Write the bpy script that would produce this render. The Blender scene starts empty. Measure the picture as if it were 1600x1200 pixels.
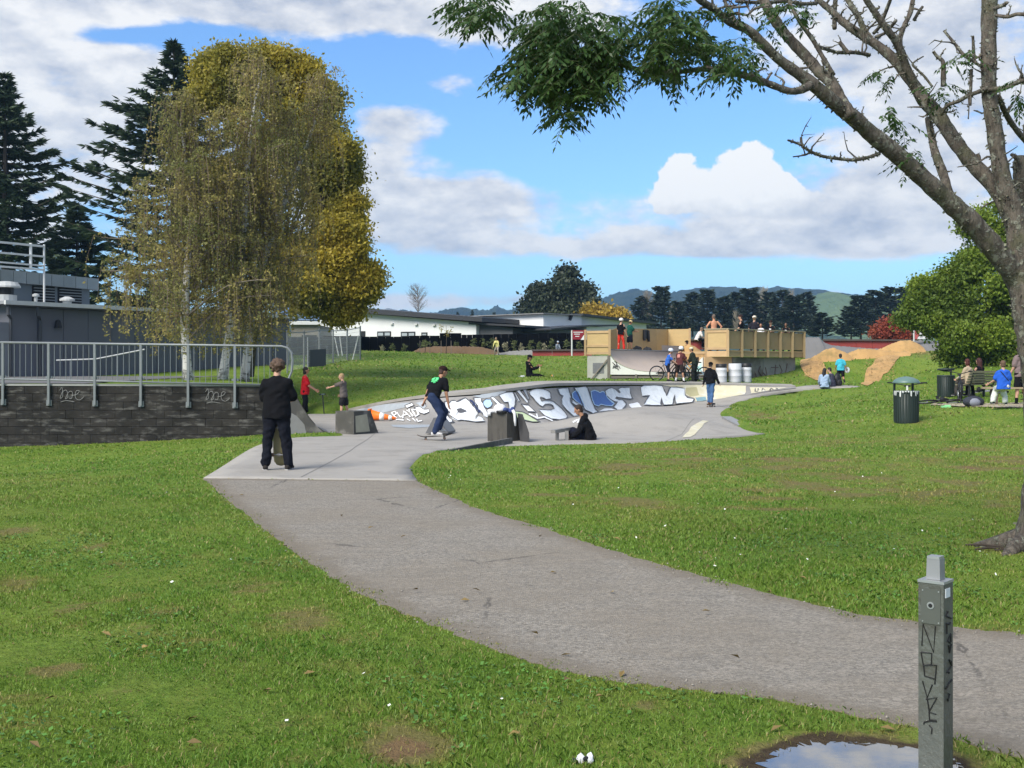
import bpy, bmesh, math, random
import numpy as np
from mathutils import Vector, Matrix, Euler
from mathutils.geometry import delaunay_2d_cdt

random.seed(7); RNG = np.random.default_rng(7)
scene = bpy.context.scene
COL = scene.collection
R = math.radians
PI = math.pi
EYE = 1.6; FPX = 1800.0; HOR = 572.0

# ---------------------------------------------------------------- camera
cam_d = bpy.data.cameras.new('camera'); cam = bpy.data.objects.new('camera', cam_d); COL.objects.link(cam)
cam.location = (0, 0, EYE); cam.rotation_euler = (R(90), 0, 0)
cam_d.sensor_width = 36; cam_d.lens = 36*FPX/1600; cam_d.shift_y = -28/1600
cam_d.clip_start = .1; cam_d.clip_end = 12000
scene.camera = cam
# ---------------------------------------------------------------- sun, exposure
SUN_EL, SUN_AZ = 42.0, -138.0          # azimuth measured from +Y towards +X: sun behind the left shoulder
SKY_STRENGTH = .1
sun_d = bpy.data.lights.new('sun', 'SUN'); sun = bpy.data.objects.new('sun', sun_d); COL.objects.link(sun)
sun_d.energy = 1.5; sun_d.angle = R(32); sun_d.color = (1, .94, .84)
_sd = Vector((math.sin(R(SUN_AZ))*math.cos(R(SUN_EL)), math.cos(R(SUN_AZ))*math.cos(R(SUN_EL)), math.sin(R(SUN_EL))))
sun.rotation_euler = _sd.to_track_quat('Z', 'Y').to_euler()
vs = scene.view_settings
vs.view_transform = 'Standard'; vs.look = 'None'; vs.gamma = 1; vs.use_curve_mapping = False
vs.exposure = 2.02

# ---------------------------------------------------------------- node helper
class NT:
    def __init__(s, tree): s.t = tree
    def n(s, typ, **kw):
        nd = s.t.nodes.new(typ)
        for k, v in kw.items(): setattr(nd, k, v)
        return nd
    def set(s, sock, v):
        if hasattr(v, 'is_linked') or isinstance(v, bpy.types.NodeSocket): s.t.links.new(v, sock)
        else: sock.default_value = v
    def math(s, op, a, b=0.0, c=None, clamp=False):
        nd = s.n('ShaderNodeMath', operation=op, use_clamp=clamp)
        s.set(nd.inputs[0], a); s.set(nd.inputs[1], b)
        if c is not None: s.set(nd.inputs[2], c)
        return nd.outputs[0]
    def vmath(s, op, a, b=(0, 0, 0)):
        nd = s.n('ShaderNodeVectorMath', operation=op); s.set(nd.inputs[0], a); s.set(nd.inputs[1], b)
        return nd.outputs[0]
    def noise(s, vec, scale=5, detail=3, rough=.55, lac=2.0, dist=0.0):
        nd = s.n('ShaderNodeTexNoise'); s.set(nd.inputs['Vector'], vec)
        nd.inputs['Scale'].default_value = scale; nd.inputs['Detail'].default_value = detail
        nd.inputs['Roughness'].default_value = rough; nd.inputs['Lacunarity'].default_value = lac
        nd.inputs['Distortion'].default_value = dist
        return nd.outputs[0]
    def ramp(s, f, lo, hi, smooth=True):
        nd = s.n('ShaderNodeMapRange'); nd.interpolation_type = 'SMOOTHSTEP' if smooth else 'LINEAR'; nd.clamp = True
        s.set(nd.inputs[0], f); s.set(nd.inputs[1], lo); s.set(nd.inputs[2], hi)
        nd.inputs[3].default_value = 0; nd.inputs[4].default_value = 1
        return nd.outputs[0]
    def mix(s, f, a, b):
        nd = s.n('ShaderNodeMix', data_type='RGBA')
        s.set(nd.inputs[0], f)
        s.set(nd.inputs[6], (*a, 1) if isinstance(a, tuple) and len(a) == 3 else a)
        s.set(nd.inputs[7], (*b, 1) if isinstance(b, tuple) and len(b) == 3 else b)
        return nd.outputs[2]
    def mul(s, col, f):
        nd = s.n('ShaderNodeMix', data_type='RGBA', blend_type='MULTIPLY'); nd.inputs[0].default_value = 1
        s.set(nd.inputs[6], col); s.set(nd.inputs[7], f); return nd.outputs[2]

# ---------------------------------------------------------------- world: Nishita sky with a real cloud field
world = bpy.data.worlds.new('World'); scene.world = world; world.use_nodes = True
wt = world.node_tree; wt.nodes.clear(); W = NT(wt)
sky = W.n('ShaderNodeTexSky', sky_type='NISHITA'); sky.sun_disc = False
sky.sun_elevation = R(SUN_EL); sky.sun_rotation = R(SUN_AZ); sky.air_density = 1.0; sky.dust_density = .6; sky.ozone_density = 1.6
wdir = W.n('ShaderNodeTexCoord').outputs['Generated']
sep = W.n('ShaderNodeSeparateXYZ'); W.set(sep.inputs[0], wdir)
az = W.math('ARCTAN2', sep.outputs[0], sep.outputs[1]); el = W.math('ARCSINE', sep.outputs[2])
def pa(px, py):
    a = math.atan((px-800)/FPX); return a, math.atan((HOR-py)/FPX*math.cos(a))
def wnoise(scale, detail, off=(0, 0, 0), zs=1.9, rough=.55):
    v = W.vmath('ADD', W.vmath('MULTIPLY', wdir, (1, 1, zs)), off)
    return W.noise(v, scale, detail, rough)
def blobs(lst, soft=1.0):
    tot = None
    for (px, py, rx, ry, w) in lst:
        a, e = pa(px, py)
        u = W.math('MULTIPLY', W.math('SUBTRACT', az, a), FPX/rx)
        v = W.math('MULTIPLY', W.math('SUBTRACT', el, e), FPX/ry)
        d = W.math('ADD', W.math('MULTIPLY', u, u), W.math('MULTIPLY', v, v))
        g = W.math('MULTIPLY', W.math('POWER', 2.718, W.math('MULTIPLY', d, -soft)), w)
        tot = g if tot is None else W.math('ADD', tot, g)
    return tot
# broad deck clouds (positive) and blue openings (negative)
cover = blobs([(50, 190, 300, 220, .52), (330, 5, 520, 50, .52), (560, 10, 240, 60, .35), (230, 75, 60, 45, .35),
               (615, 190, 90, 36, .55), (705, 130, 60, 22, .42), (545, 260, 190, 60, .35), (600, 335, 180, 70, .42),
               (740, 300, 210, 40, .36), (930, 325, 240, 42, .34), (1000, 378, 420, 30, .32), (1330, 330, 190, 75, .50),
               (1330, 385, 120, 30, .35), (860, 395, 330, 22, .2),
               (1500, 110, 240, 150, .55), (1330, 90, 120, 100, .42), (1260, 215, 90, 20, .40), (1430, 250, 140, 45, .3), (810, 40, 170, 60, .35),
               (700, 470, 190, 16, .5), (1300, 462, 40, 16, .3),
               (290, 55, 90, 28, -.75), (195, 55, 70, 16, -.5), (610, 85, 130, 34, -.55), (1010, 195, 260, 100, -.75), (1200, 190, 130, 30, -.3), (640, 150, 60, 18, -.3), (760, 205, 60, 40, -.3),
               (660, 275, 60, 16, -.3), (530, 190, 30, 60, -.25), (900, 430, 600, 26, -.45), (1330, 260, 60, 30, -.25)])
n1 = wnoise(7, 7, rough=.6); n1b = wnoise(7, 7, (.012, .010, .03), rough=.6)
n2 = wnoise(17, 6, (2, 7, 1), 2.1, .62); n2b = wnoise(17, 6, (2.006, 7.005, 1.018), 2.1, .62)
n0 = wnoise(2.2, 3, (3, 1, 5), 1.4)
infr = W.math('MULTIPLY', W.ramp(el, .30, .44), W.math('MULTIPLY', W.math('SUBTRACT', n0, .32), 1.6))   # open sky goes on overhead
side = W.math('MULTIPLY', W.ramp(W.math('ABSOLUTE', az), .46, .75), W.math('SUBTRACT', n0, .28))
base = W.math('ADD', W.math('ADD', cover, W.math('MAXIMUM', infr, side)), .06)
dens = W.math('ADD', W.math('ADD', base, W.math('MULTIPLY', W.math('SUBTRACT', n1, .5), 1.5)), W.math('MULTIPLY', W.math('SUBTRACT', n2, .5), .85))
alpha = W.ramp(dens, .16, .52)
relief = W.math('ADD', W.math('MULTIPLY', W.math('SUBTRACT', n1, n1b), 3.4), W.math('MULTIPLY', W.math('SUBTRACT', n2, n2b), 2.2))
thick = W.ramp(dens, .35, 1.05)
big = wnoise(4.5, 3, (9, 2, 1), 2.4)
lum = W.math('ADD', W.math('ADD', W.math('SUBTRACT', .76, W.math('MULTIPLY', thick, .26)), W.math('MULTIPLY', relief, .95)), W.math('MULTIPLY', W.math('SUBTRACT', big, .5), .9))
lum = W.math('MINIMUM', W.math('MAXIMUM', lum, 0.0), 1.0)
ccol = W.mix(lum, (.50, .56, .68), (1.0, 1.0, 1.0))
# the sharp white cumulus
cum = blobs([(1060, 268, 30, 26, .9), (1040, 300, 42, 34, .9), (1130, 268, 46, 38, .9), (1172, 252, 40, 34, .9), (1215, 300, 58, 40, .95), (1110, 310, 70, 30, .8),
             (1240, 322, 40, 24, .7), (1160, 325, 110, 18, .5)], 1.0)
nc = wnoise(30, 6, (1, 4, 2), 1.1, .58); ncb = wnoise(30, 6, (1.004, 4.003, 2.007), 1.1, .58)
_, eb = pa(1140, 344)
flat = W.ramp(el, eb-.004, eb+.006)
cd = W.math('ADD', cum, W.math('MULTIPLY', W.math('SUBTRACT', nc, .5), 2.1))
calpha = W.math('MULTIPLY', W.ramp(cd, .60, .76), flat)
_, et = pa(1140, 285)
clum = W.math('ADD', W.math('MULTIPLY', W.ramp(el, eb-.004, et), .75), W.math('ADD', .50, W.math('MULTIPLY', W.math('SUBTRACT', nc, ncb), 1.7)))
_, _e = pa(0, 0); ar, _ = pa(1190, 0); ar2, _ = pa(1290, 0)
clum = W.math('SUBTRACT', clum, W.math('MULTIPLY', W.ramp(az, ar, ar2), .45))
clum = W.math('MINIMUM', W.math('MAXIMUM', clum, 0.0), 1.0)
cucol = W.mix(clum, (.60, .65, .74), (1.08, 1.08, 1.07))
# blue of the open air, paler towards the horizon
skyc = W.mul(sky.outputs[0], (.29, .41, .54, 1))
GAIN = 1/SKY_STRENGTH/(2**vs.exposure)
def gain(c, k):
    nd = W.n('ShaderNodeVectorMath', operation='SCALE'); W.set(nd.inputs[0], c); nd.inputs['Scale'].default_value = k; return nd.outputs[0]
full = W.mix(alpha, skyc, gain(ccol, GAIN))
full = W.mix(calpha, full, gain(cucol, GAIN))
bg = W.n('ShaderNodeBackground'); W.set(bg.inputs[0], full); bg.inputs[1].default_value = SKY_STRENGTH
out = W.n('ShaderNodeOutputWorld'); wt.links.new(bg.outputs[0], out.inputs[0])
world.cycles.sampling_method = 'MANUAL'; world.cycles.sample_map_resolution = 512

# ---------------------------------------------------------------- projection helpers (pixel -> place in metres)
def U(px, py, Y): return Vector(((px-800)*Y/FPX, Y, EYE-(py-HOR)*Y/FPX))
def US(px, py, S): return U(px, py, FPX/S)
def G(px, py, z=0.0):
    Y = FPX*(EYE-z)/(py-HOR); return Vector(((px-800)*Y/FPX, Y, z))

# ---------------------------------------------------------------- objects
def tag(o, label=None, cat=None, group=None, kind=None):
    if label: o['label'] = label
    if cat: o['category'] = cat
    if group: o['group'] = group
    if kind: o['kind'] = kind
    return o
def thing(name, loc, label, cat, yaw=0.0, group=None):
    o = bpy.data.objects.new(name, None); COL.objects.link(o); o.empty_display_size = .2
    o.location = loc; o.rotation_euler = (0, 0, yaw)
    return tag(o, label, cat, group)
def link(name, me, parent=None):
    o = bpy.data.objects.new(name, me); COL.objects.link(o)
    if parent is not None: o.parent = parent
    return o
def copy_tree(o, parent=None):
    c = o.copy(); COL.objects.link(c); c.parent = parent
    for ch in list(o.children): copy_tree(ch, c)
    return c

class MB:
    def __init__(s): s.v = []; s.f = []
    def add(s, vs_, fs_):
        k = len(s.v); s.v += [tuple(x) for x in vs_]; s.f += [tuple(i+k for i in f) for f in fs_]; return s
    def box(s, c, d, rot=None):
        c = Vector(c); q = []
        for sx, sy, sz in ((-1,-1,-1),(1,-1,-1),(1,1,-1),(-1,1,-1),(-1,-1,1),(1,-1,1),(1,1,1),(-1,1,1)):
            p = Vector((sx*d[0]/2, sy*d[1]/2, sz*d[2]/2)); q.append(c + (rot @ p if rot else p))
        return s.add(q, [(0,3,2,1),(4,5,6,7),(0,1,5,4),(1,2,6,5),(2,3,7,6),(3,0,4,7)])
    def beam(s, a, b, w, h=None, up=(0, 0, 1)):
        a = Vector(a); b = Vector(b); h = h or w; d = (b-a); L = d.length
        if L < 1e-6: return s
        d.normalize(); x = d.cross(Vector(up))
        if x.length < 1e-4: x = d.cross(Vector((0, 1, 0)))
        x.normalize(); z = x.cross(d)
        m = Matrix((x, d, z)).transposed()
        return s.box((a+b)/2, (w, L, h), m)
    def tube(s, pts, rad, n=8, cap=True):
        pts = [Vector(p) for p in pts]
        if not hasattr(rad, '__len__'): rad = [rad]*len(pts)
        rings = []; x = None
        for i, p in enumerate(pts):
            d = (pts[min(i+1, len(pts)-1)]-pts[max(i-1, 0)]).normalized()
            if x is None: x = d.orthogonal().normalized()
            x = (x - d*x.dot(d))
            x = x.normalized() if x.length > 1e-5 else d.orthogonal().normalized()
            y = d.cross(x)
            rings.append([p+(x*math.cos(2*PI*k/n)+y*math.sin(2*PI*k/n))*rad[i] for k in range(n)])
        vs_ = [v for r in rings for v in r]; fs_ = []
        for i in range(len(pts)-1):
            for k in range(n):
                fs_.append((i*n+k, i*n+(k+1) % n, (i+1)*n+(k+1) % n, (i+1)*n+k))
        if cap:
            fs_.append(tuple(range(n-1, -1, -1))); m = (len(pts)-1)*n; fs_.append(tuple(m+k for k in range(n)))
        return s.add(vs_, fs_)
    def lathe(s, prof, n=20, c=(0, 0, 0), rx=1, ry=1):
        vs_ = []; fs_ = []
        for r, z in prof:
            for k in range(n):
                a = 2*PI*k/n; vs_.append((c[0]+r*rx*math.cos(a), c[1]+r*ry*math.sin(a), c[2]+z))
        for i in range(len(prof)-1):
            for k in range(n): fs_.append((i*n+k, i*n+(k+1) % n, (i+1)*n+(k+1) % n, (i+1)*n+k))
        fs_.append(tuple(range(n-1, -1, -1))); m = (len(prof)-1)*n; fs_.append(tuple(m+k for k in range(n)))
        return s.add(vs_, fs_)
    def prism(s, poly, ext):
        """closed polygon (3d points) pushed along ext"""
        poly = [Vector(p) for p in poly]; n = len(poly); e = Vector(ext)
        return s.add(poly+[p+e for p in poly], [tuple(range(n))[::-1], tuple(range(n, 2*n))]+[(i, (i+1) % n, n+(i+1) % n, n+i) for i in range(n)])
    def loft(s, rings, n=10):
        """rings: (centre, half axis a, half axis b); closed by fans"""
        vs_ = []; fs_ = []
        for c, a, b in rings:
            for k in range(n):
                t = 2*PI*k/n; vs_.append(Vector(c)+Vector(a)*math.cos(t)+Vector(b)*math.sin(t))
        m = len(rings)
        for i in range(m-1):
            for k in range(n): fs_.append((i*n+k, i*n+(k+1) % n, (i+1)*n+(k+1) % n, (i+1)*n+k))
        fs_.append(tuple(range(n-1, -1, -1))); fs_.append(tuple((m-1)*n+k for k in range(n)))
        return s.add(vs_, fs_)
    def ball(s, c, r, frame=None, n=10, m=6):
        """ellipsoid r=(rx,ry,rz)"""
        c = Vector(c); r = r if hasattr(r, '__len__') else (r, r, r); fr = frame or Matrix.Identity(3); rings = []
        for i in range(m+1):
            t = -PI/2+PI*i/m; q = max(math.cos(t), .05)
            rings.append((c+fr @ Vector((0, 0, r[2]*math.sin(t))), fr @ Vector((r[0]*q, 0, 0)), fr @ Vector((0, r[1]*q, 0))))
        return s.loft(rings, n)
    def capsule(s, a, b, ra, rb, n=10, flat=1.0, side=None):
        a = Vector(a); b = Vector(b); d = b-a
        if d.length < 1e-5: d = Vector((0, 0, 1e-3))
        d.normalize(); x = (Vector(side) if side else d.orthogonal()); x = (x-d*x.dot(d)).normalized(); y = d.cross(x)
        rg = []
        for p, r, k in ((a, ra, -.95), (a, ra, -.6), (a, ra, 0), (b, rb, 0), (b, rb, .6), (b, rb, .95)):
            q = math.sqrt(max(0, 1-k*k)); rg.append((p+d*(k*r), x*(r*q), y*(r*q*flat)))
        return s.loft(rg, n)
    def mesh(s, name, mat=None, smooth=False):
        me = bpy.data.meshes.new(name); me.from_pydata([tuple(v) for v in s.v], [], s.f)
        if mat is not None: me.materials.append(mat)
        if smooth: me.polygons.foreach_set('use_smooth', [True]*len(me.polygons))
        bm = bmesh.new(); bm.from_mesh(me); bmesh.ops.recalc_face_normals(bm, faces=bm.faces); bm.to_mesh(me); bm.free()
        me.update(); return me
    def build(s, name, mat, parent=None, smooth=False):
        return link(name, s.mesh(name, mat, smooth), parent)

def np_mesh(name, verts, nper, mat, attrs=None, smooth=False):
    """many separate n-gons from one numpy array (N, nper, 3)"""
    N = verts.shape[0]; me = bpy.data.meshes.new(name)
    me.vertices.add(N*nper); me.vertices.foreach_set('co', verts.astype(np.float32).reshape(-1))
    me.loops.add(N*nper); me.loops.foreach_set('vertex_index', np.arange(N*nper, dtype=np.int32))
    me.polygons.add(N); me.polygons.foreach_set('loop_start', np.arange(0, N*nper, nper, dtype=np.int32))
    me.update(calc_edges=True); me.validate()
    if mat: me.materials.append(mat)
    return me

# ---------------------------------------------------------------- materials
def new_mat(name):
    m = bpy.data.materials.new(name); m.use_nodes = True; t = m.node_tree; t.nodes.clear(); q = NT(t)
    b = q.n('ShaderNodeBsdfPrincipled'); o = q.n('ShaderNodeOutputMaterial'); t.links.new(b.outputs[0], o.inputs[0])
    b.inputs['Specular IOR Level'].default_value = .35
    return m, q, b, o
_M = {}
def mat(name, col, rough=.75, var=.25, scale=6.0, metal=0.0, rnd=0.0, bump=0.0, bscale=40.0, detail=4, spec=.35, isl=0.0, stretch=(1, 1, 1), dirt=None):
    if name in _M: return _M[name]
    m, q, b, o = new_mat(name)
    co = q.vmath('MULTIPLY', q.n('ShaderNodeTexCoord').outputs['Object'], stretch)
    nz = q.noise(co, scale, detail)
    f = q.math('ADD', q.math('MULTIPLY', q.math('SUBTRACT', nz, .5), 2*var), 1.0)
    if rnd:
        f = q.math('MULTIPLY', f, q.math('ADD', 1-rnd, q.math('MULTIPLY', q.n('ShaderNodeObjectInfo').outputs['Random'], 2*rnd)))
    if isl:
        f = q.math('MULTIPLY', f, q.math('ADD', 1-isl, q.math('MULTIPLY', q.n('ShaderNodeNewGeometry').outputs['Random Per Island'], 2*isl)))
    cmb = q.n('ShaderNodeCombineColor'); [q.set(cmb.inputs[i], f) for i in range(3)]
    c = q.mul((*col, 1), cmb.outputs[0])
    if dirt:
        c = q.mix(q.math('MULTIPLY', q.ramp(q.noise(co, dirt[1], 5, .6), .48, .7), dirt[2]), c, dirt[0])
    q.set(b.inputs['Base Color'], c)
    b.inputs['Roughness'].default_value = rough; b.inputs['Metallic'].default_value = metal; b.inputs['Specular IOR Level'].default_value = spec
    if bump:
        bp = q.n('ShaderNodeBump'); bp.inputs['Strength'].default_value = bump; bp.inputs['Distance'].default_value = .02
        q.set(bp.inputs['Height'], q.noise(co, bscale, 4)); q.set(b.inputs['Normal'], bp.outputs[0])
    _M[name] = m; return m
def leaf_mat(name, c1, c2, c3=None, trans=.35, scale=.8, rough=.55):
    """foliage: colour varies per leaf and from clump to clump; some light passes through"""
    m, q, b, o = new_mat(name)
    isl = q.n('ShaderNodeNewGeometry').outputs['Random Per Island']
    co = q.n('ShaderNodeTexCoord').outputs['Object']
    nz = q.ramp(q.noise(co, scale, 3), .35, .65)
    c = q.mix(isl, c1, c2)
    if c3: c = q.mix(q.math('MULTIPLY', nz, .85), c, c3)
    q.set(b.inputs['Base Color'], c); b.inputs['Roughness'].default_value = rough; b.inputs['Specular IOR Level'].default_value = .25
    tr = q.n('ShaderNodeBsdfTranslucent'); q.set(tr.inputs[0], c)
    mx = q.n('ShaderNodeMixShader'); mx.inputs[0].default_value = trans
    m.node_tree.links.new(b.outputs[0], mx.inputs[1]); m.node_tree.links.new(tr.outputs[0], mx.inputs[2]); m.node_tree.links.new(mx.outputs[0], o.inputs[0])
    return m
# ================================================================ TERRAIN
class Field:
    """smooth height field through surveyed spots, falling back to a mean profile away from them"""
    def __init__(s, pts, mean, ell=9.0, jit=1e-3):
        P = np.array(pts, float); s.P = P[:, :2]; s.mean = mean; s.ell = ell
        K = s.k(s.P, s.P)+np.eye(len(P))*jit
        s.w = np.linalg.solve(K, P[:, 2]-mean(P[:, 0], P[:, 1]))
    def k(s, A, B):
        d = np.sqrt(((A[:, None, :]-B[None, :, :])**2).sum(-1))/s.ell
        return (1+d)*np.exp(-d)
    def __call__(s, x, y):
        x = np.atleast_1d(np.asarray(x, float)); y = np.atleast_1d(np.asarray(y, float)); sh = x.shape
        A = np.stack([x.ravel(), y.ravel()], 1); out = np.empty(len(A))
        for i in range(0, len(A), 20000):
            out[i:i+20000] = s.k(A[i:i+20000], s.P) @ s.w
        return (out+s.mean(A[:, 0], A[:, 1])).reshape(sh)
def _mean(x, y): return np.interp(y, [0, 28, 45, 58, 78, 110, 200, 3000], [0, 0, .75, 1.0, 2.5, 2.4, 2.0, 2.0])
cp = []
for yy in (3, 5, 7, 9, 11, 13.5, 16):
    for xx in (-9, -6, -3, 0, 3, 6, 9): cp.append((xx*(.5+yy/14), yy, 0))
def S_(px, py, S): v = US(px, py, S); cp.append((v.x, v.y, v.z))
for a in [(0,697,64),(100,694,64),(200,690,64),(300,685,64),(400,680,64),(460,677,66),(-150,700,64),(200,720,78),(60,740,80),
          (1416,660,60),(1530,630,50),(1570,634,57),(1620,634,57),(1470,622,46),(1195,678,62),(1150,655,50),(1140,640,42),(1165,625,37.5),(1230,612,36.2),
          (1300,607,36),(1340,604,35.6),(1250,640,48),(1300,660,58),(1350,620,42),(1313,601,31.5),(1180,640,44),
          (800,697,72.7),(900,694,71),(1000,692,70),(1100,686,66.5),(700,705,83),(650,752,112),(900,720,92),(1100,715,89),(1300,715,89),(1500,700,78),
          (560,633,47),(663,619,54),(766,611,54.5),(860,600,51),(930,598.5,44),(990,598.5,38.5),(1100,598,36),(1165,600,35.7),(1235,603,35.5),
          (1000,594,33),(1060,594,33),(1150,597,33),(1240,591,31),(940,594.5,33),
          (832,597,35),(700,605,44),(600,612,44),(520,615,44),(480,590,38),(560,585,36),(700,580,33),(850,580,30),(560,565,29),(700,560,26),(850,562,25),
          (600,550,23.5),(750,553,22.5),(900,553,23),(1000,562,26),(470,575,34),(430,590,42),
          (1260,585,30),(1350,597,31),(1400,597,33),(1380,552,27),(1440,546,26),(1500,546,27),(1560,550,29),(1450,580,34),(1550,592,38),(1620,590,38),
          (1300,568,28),(1260,562,27),(1270,574,29.5),(1300,572,29.6),(1332,566,29.3),(1352,560,28.8),(1292,560,28.2),(1110,560,26),(1180,560,26)]: S_(*a)
_fld = Field(cp, _mean)
def H(x, y): return _fld(x, y)
def H1(x, y): return float(_fld(x, y)[0])
def on(px, py, y0=3.2, y1=130, f=None):
    """where the sight line through a pixel meets the ground"""
    ys = np.geomspace(y0, y1, 900); xs = (px-800)*ys/FPX; zs = EYE-(py-HOR)*ys/FPX
    g = (f or H)(xs, ys); k = np.argmax(zs < g)
    if zs[k] >= g[k]: k = len(ys)-1
    if k > 0:
        a = zs[k-1]-g[k-1]; b = zs[k]-g[k]; t = a/(a-b) if a != b else 0; y = ys[k-1]+(ys[k]-ys[k-1])*t
    else: y = ys[k]
    x = (px-800)*y/FPX; return Vector((x, y, float((f or H)(x, y)[0])))

def sdist(poly, X, Y):
    """signed distance, positive inside"""
    P = np.array([(p[0], p[1]) for p in poly]); ins = np.zeros(X.shape, bool); d2 = np.full(X.shape, 1e9)
    for i in range(len(P)):
        a = P[i]; b = P[(i+1) % len(P)]; e = b-a; L = (e*e).sum()+1e-12
        t = np.clip(((X-a[0])*e[0]+(Y-a[1])*e[1])/L, 0, 1)
        d2 = np.minimum(d2, (X-a[0]-t*e[0])**2+(Y-a[1]-t*e[1])**2)
        c = ((a[1] > Y) != (b[1] > Y)); xi = a[0]+(Y-a[1])/(b[1]-a[1]+1e-12)*e[0]
        ins ^= c & (X < xi)
    d = np.sqrt(d2); return np.where(ins, d, -d)
def smooth_line(pts, n=6, closed=False):
    """Catmull-Rom through 2d points"""
    P = [Vector((p[0], p[1])) for p in pts]; out_ = []; m = len(P)
    for i in range(m if closed else m-1):
        p0 = P[i-1] if (i > 0 or closed) else P[0]; p1 = P[i]; p2 = P[(i+1) % m]; p3 = P[(i+2) % m] if (i+2 < m or closed) else P[-1]
        for k in range(n):
            t = k/n; out_.append(.5*((2*p1)+(p2-p0)*t+(2*p0-5*p1+4*p2-p3)*t*t+(3*p1-p0-3*p2+p3)*t**3))
    if not closed: out_.append(P[-1])
    return out_
def sheet(name, poly, zf, step, material, off=0.0, parent=None, edge=None, smooth=True, skirt=0):
    """flat polygon (x, y) laid on a height function as a clean-edged mesh"""
    edge = edge or step; b = []
    n = len(poly)
    for i in range(n):
        p = Vector(poly[i][:2]); q = Vector(poly[(i+1) % n][:2]); k = max(1, int((q-p).length/edge))
        for j in range(k): b.append(p+(q-p)*(j/k))
    xs = [p.x for p in b]; ys = [p.y for p in b]
    gx, gy = np.meshgrid(np.arange(min(xs), max(xs), step), np.arange(min(ys), max(ys), step))
    keep = sdist(b, gx, gy) > step*.35
    inner = [Vector((float(x), float(y))) for x, y in zip(gx[keep], gy[keep])]
    v, e, f, *_ = delaunay_2d_cdt(b+inner, [(i, (i+1) % len(b)) for i in range(len(b))], [], 1, 1e-5)
    z = zf(np.array([p.x for p in v]), np.array([p.y for p in v]))
    me = bpy.data.meshes.new(name); me.from_pydata([(p.x, p.y, float(zz)+off) for p, zz in zip(v, z)], [], [list(t) for t in f])
    me.materials.append(material); bm = bmesh.new(); bm.from_mesh(me); bmesh.ops.recalc_face_normals(bm, faces=bm.faces)
    if sum(fc.normal.z for fc in bm.faces) < 0: bmesh.ops.reverse_faces(bm, faces=bm.faces)
    if skirt:
        ex = bmesh.ops.extrude_edge_only(bm, edges=[e for e in bm.edges if e.is_boundary])
        for v in ex['geom']:
            if isinstance(v, bmesh.types.BMVert): v.co.z -= skirt
    bm.to_mesh(me); bm.free()
    if smooth: me.polygons.foreach_set('use_smooth', [True]*len(me.polygons))
    return link(name, me, parent)

# ---------------------------------------------------------------- outlines on the ground
left_px = [(318,748),(350,777),(400,817),(450,856),(500,891),(560,926),(640,962),(700,987),(760,1010),(840,1038),(920,1057),(1000,1069),(1060,1077),(1130,1083),(1180,1089),(1300,1112),(1430,1137)]
right_px = [(652,752),(700,775),(760,800),(830,820),(900,843),(960,862),(1050,888),(1150,915),(1250,940),(1350,962),(1430,972),(1500,982),(1600,991),(1750,1003)]
g2 = lambda p: Vector(on(*p)[:2])
_jr = random.Random(5)
def ragged(P, s): return [P[0]]+[p+Vector((_jr.gauss(0, s*.6), _jr.gauss(0, s*.6))) for p in P[1:-1]]+[P[-1]]
lp = ragged(smooth_line([g2(p) for p in left_px], 9), .022); rp = ragged(smooth_line([g2(p) for p in right_px], 9), .022)
PATH = lp+[g2(p) for p in [(1490,1154),(1540,1172),(1600,1186),(1720,1205),(1850,1215)]]+[Vector((9.5, 5.0)), Vector((11, 7.0))]+rp[::-1]
# skate park ground outline: front (south) edge, then round by the walkway and the wall top
front = [(652,752),(644,738),(648,726),(662,714),(690,704),(745,699.5),(800,697),(900,694),(1000,692),(1100,686),(1195,678)]
inner = [(1172,667),(1150,655),(1139,645),(1145,634),(1165,625.5),(1195,618),(1230,612),(1270,608.5),(1310,606.5),(1345,604.5)]
fl = smooth_line([g2(p) for p in front], 4); il = smooth_line([g2(p) for p in inner], 4)
wall_top = [(545,640,46.5,.10),(600,628.5,51,0),(663,619.5,54,0),(766,611.5,54.5,0),(820,605.5,53,0),(860,601,51,0),(900,599.8,47.5,0),(930,599.5,44,0),(990,599.5,38.8,0),(1050,599.8,37,0),(1100,600,36.2,0),(1165,602,36,0),(1205,603,35.8,0),(1243,604,35.7,0)]
wall_bot = [(540,644,46.8),(600,659,53.7),(663,663.5,57.3),(766,663,57.2),(820,662,56.4),(865,660,54.9),(905,652,50),(945,643.5,44.7),(1000,637,40.7),(1055,632,37.8),(1105,628,37),(1166,617.5,36.8),(1205,611,36.4),(1243,606.3,36.1)]
WT = [US(a, b, c) for a, b, c, d in wall_top]; WB = [US(*a) for a in wall_bot]
far_edge = [(1345,602.6),(1300,602.8),(1262,603.2)]
left_edge = [(318,748),(345,733),(375,718),(405,704),(440,691),(480,683),(520,678),(524,676)]
le = smooth_line([g2(p) for p in left_edge], 4)
PARK = fl+il[0:]+[g2(p) for p in far_edge]+[Vector((p.x, p.y)) for p in WT[::-1]]+[Vector((-8.6, 38.8)), Vector((-8.6, 36.5)), Vector((-7.3, 35.0)), Vector((-5.75, 30.2)), Vector((-5.35, 27.6))]+[Vector((p.x, p.y)) for p in le[::-1]]

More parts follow.
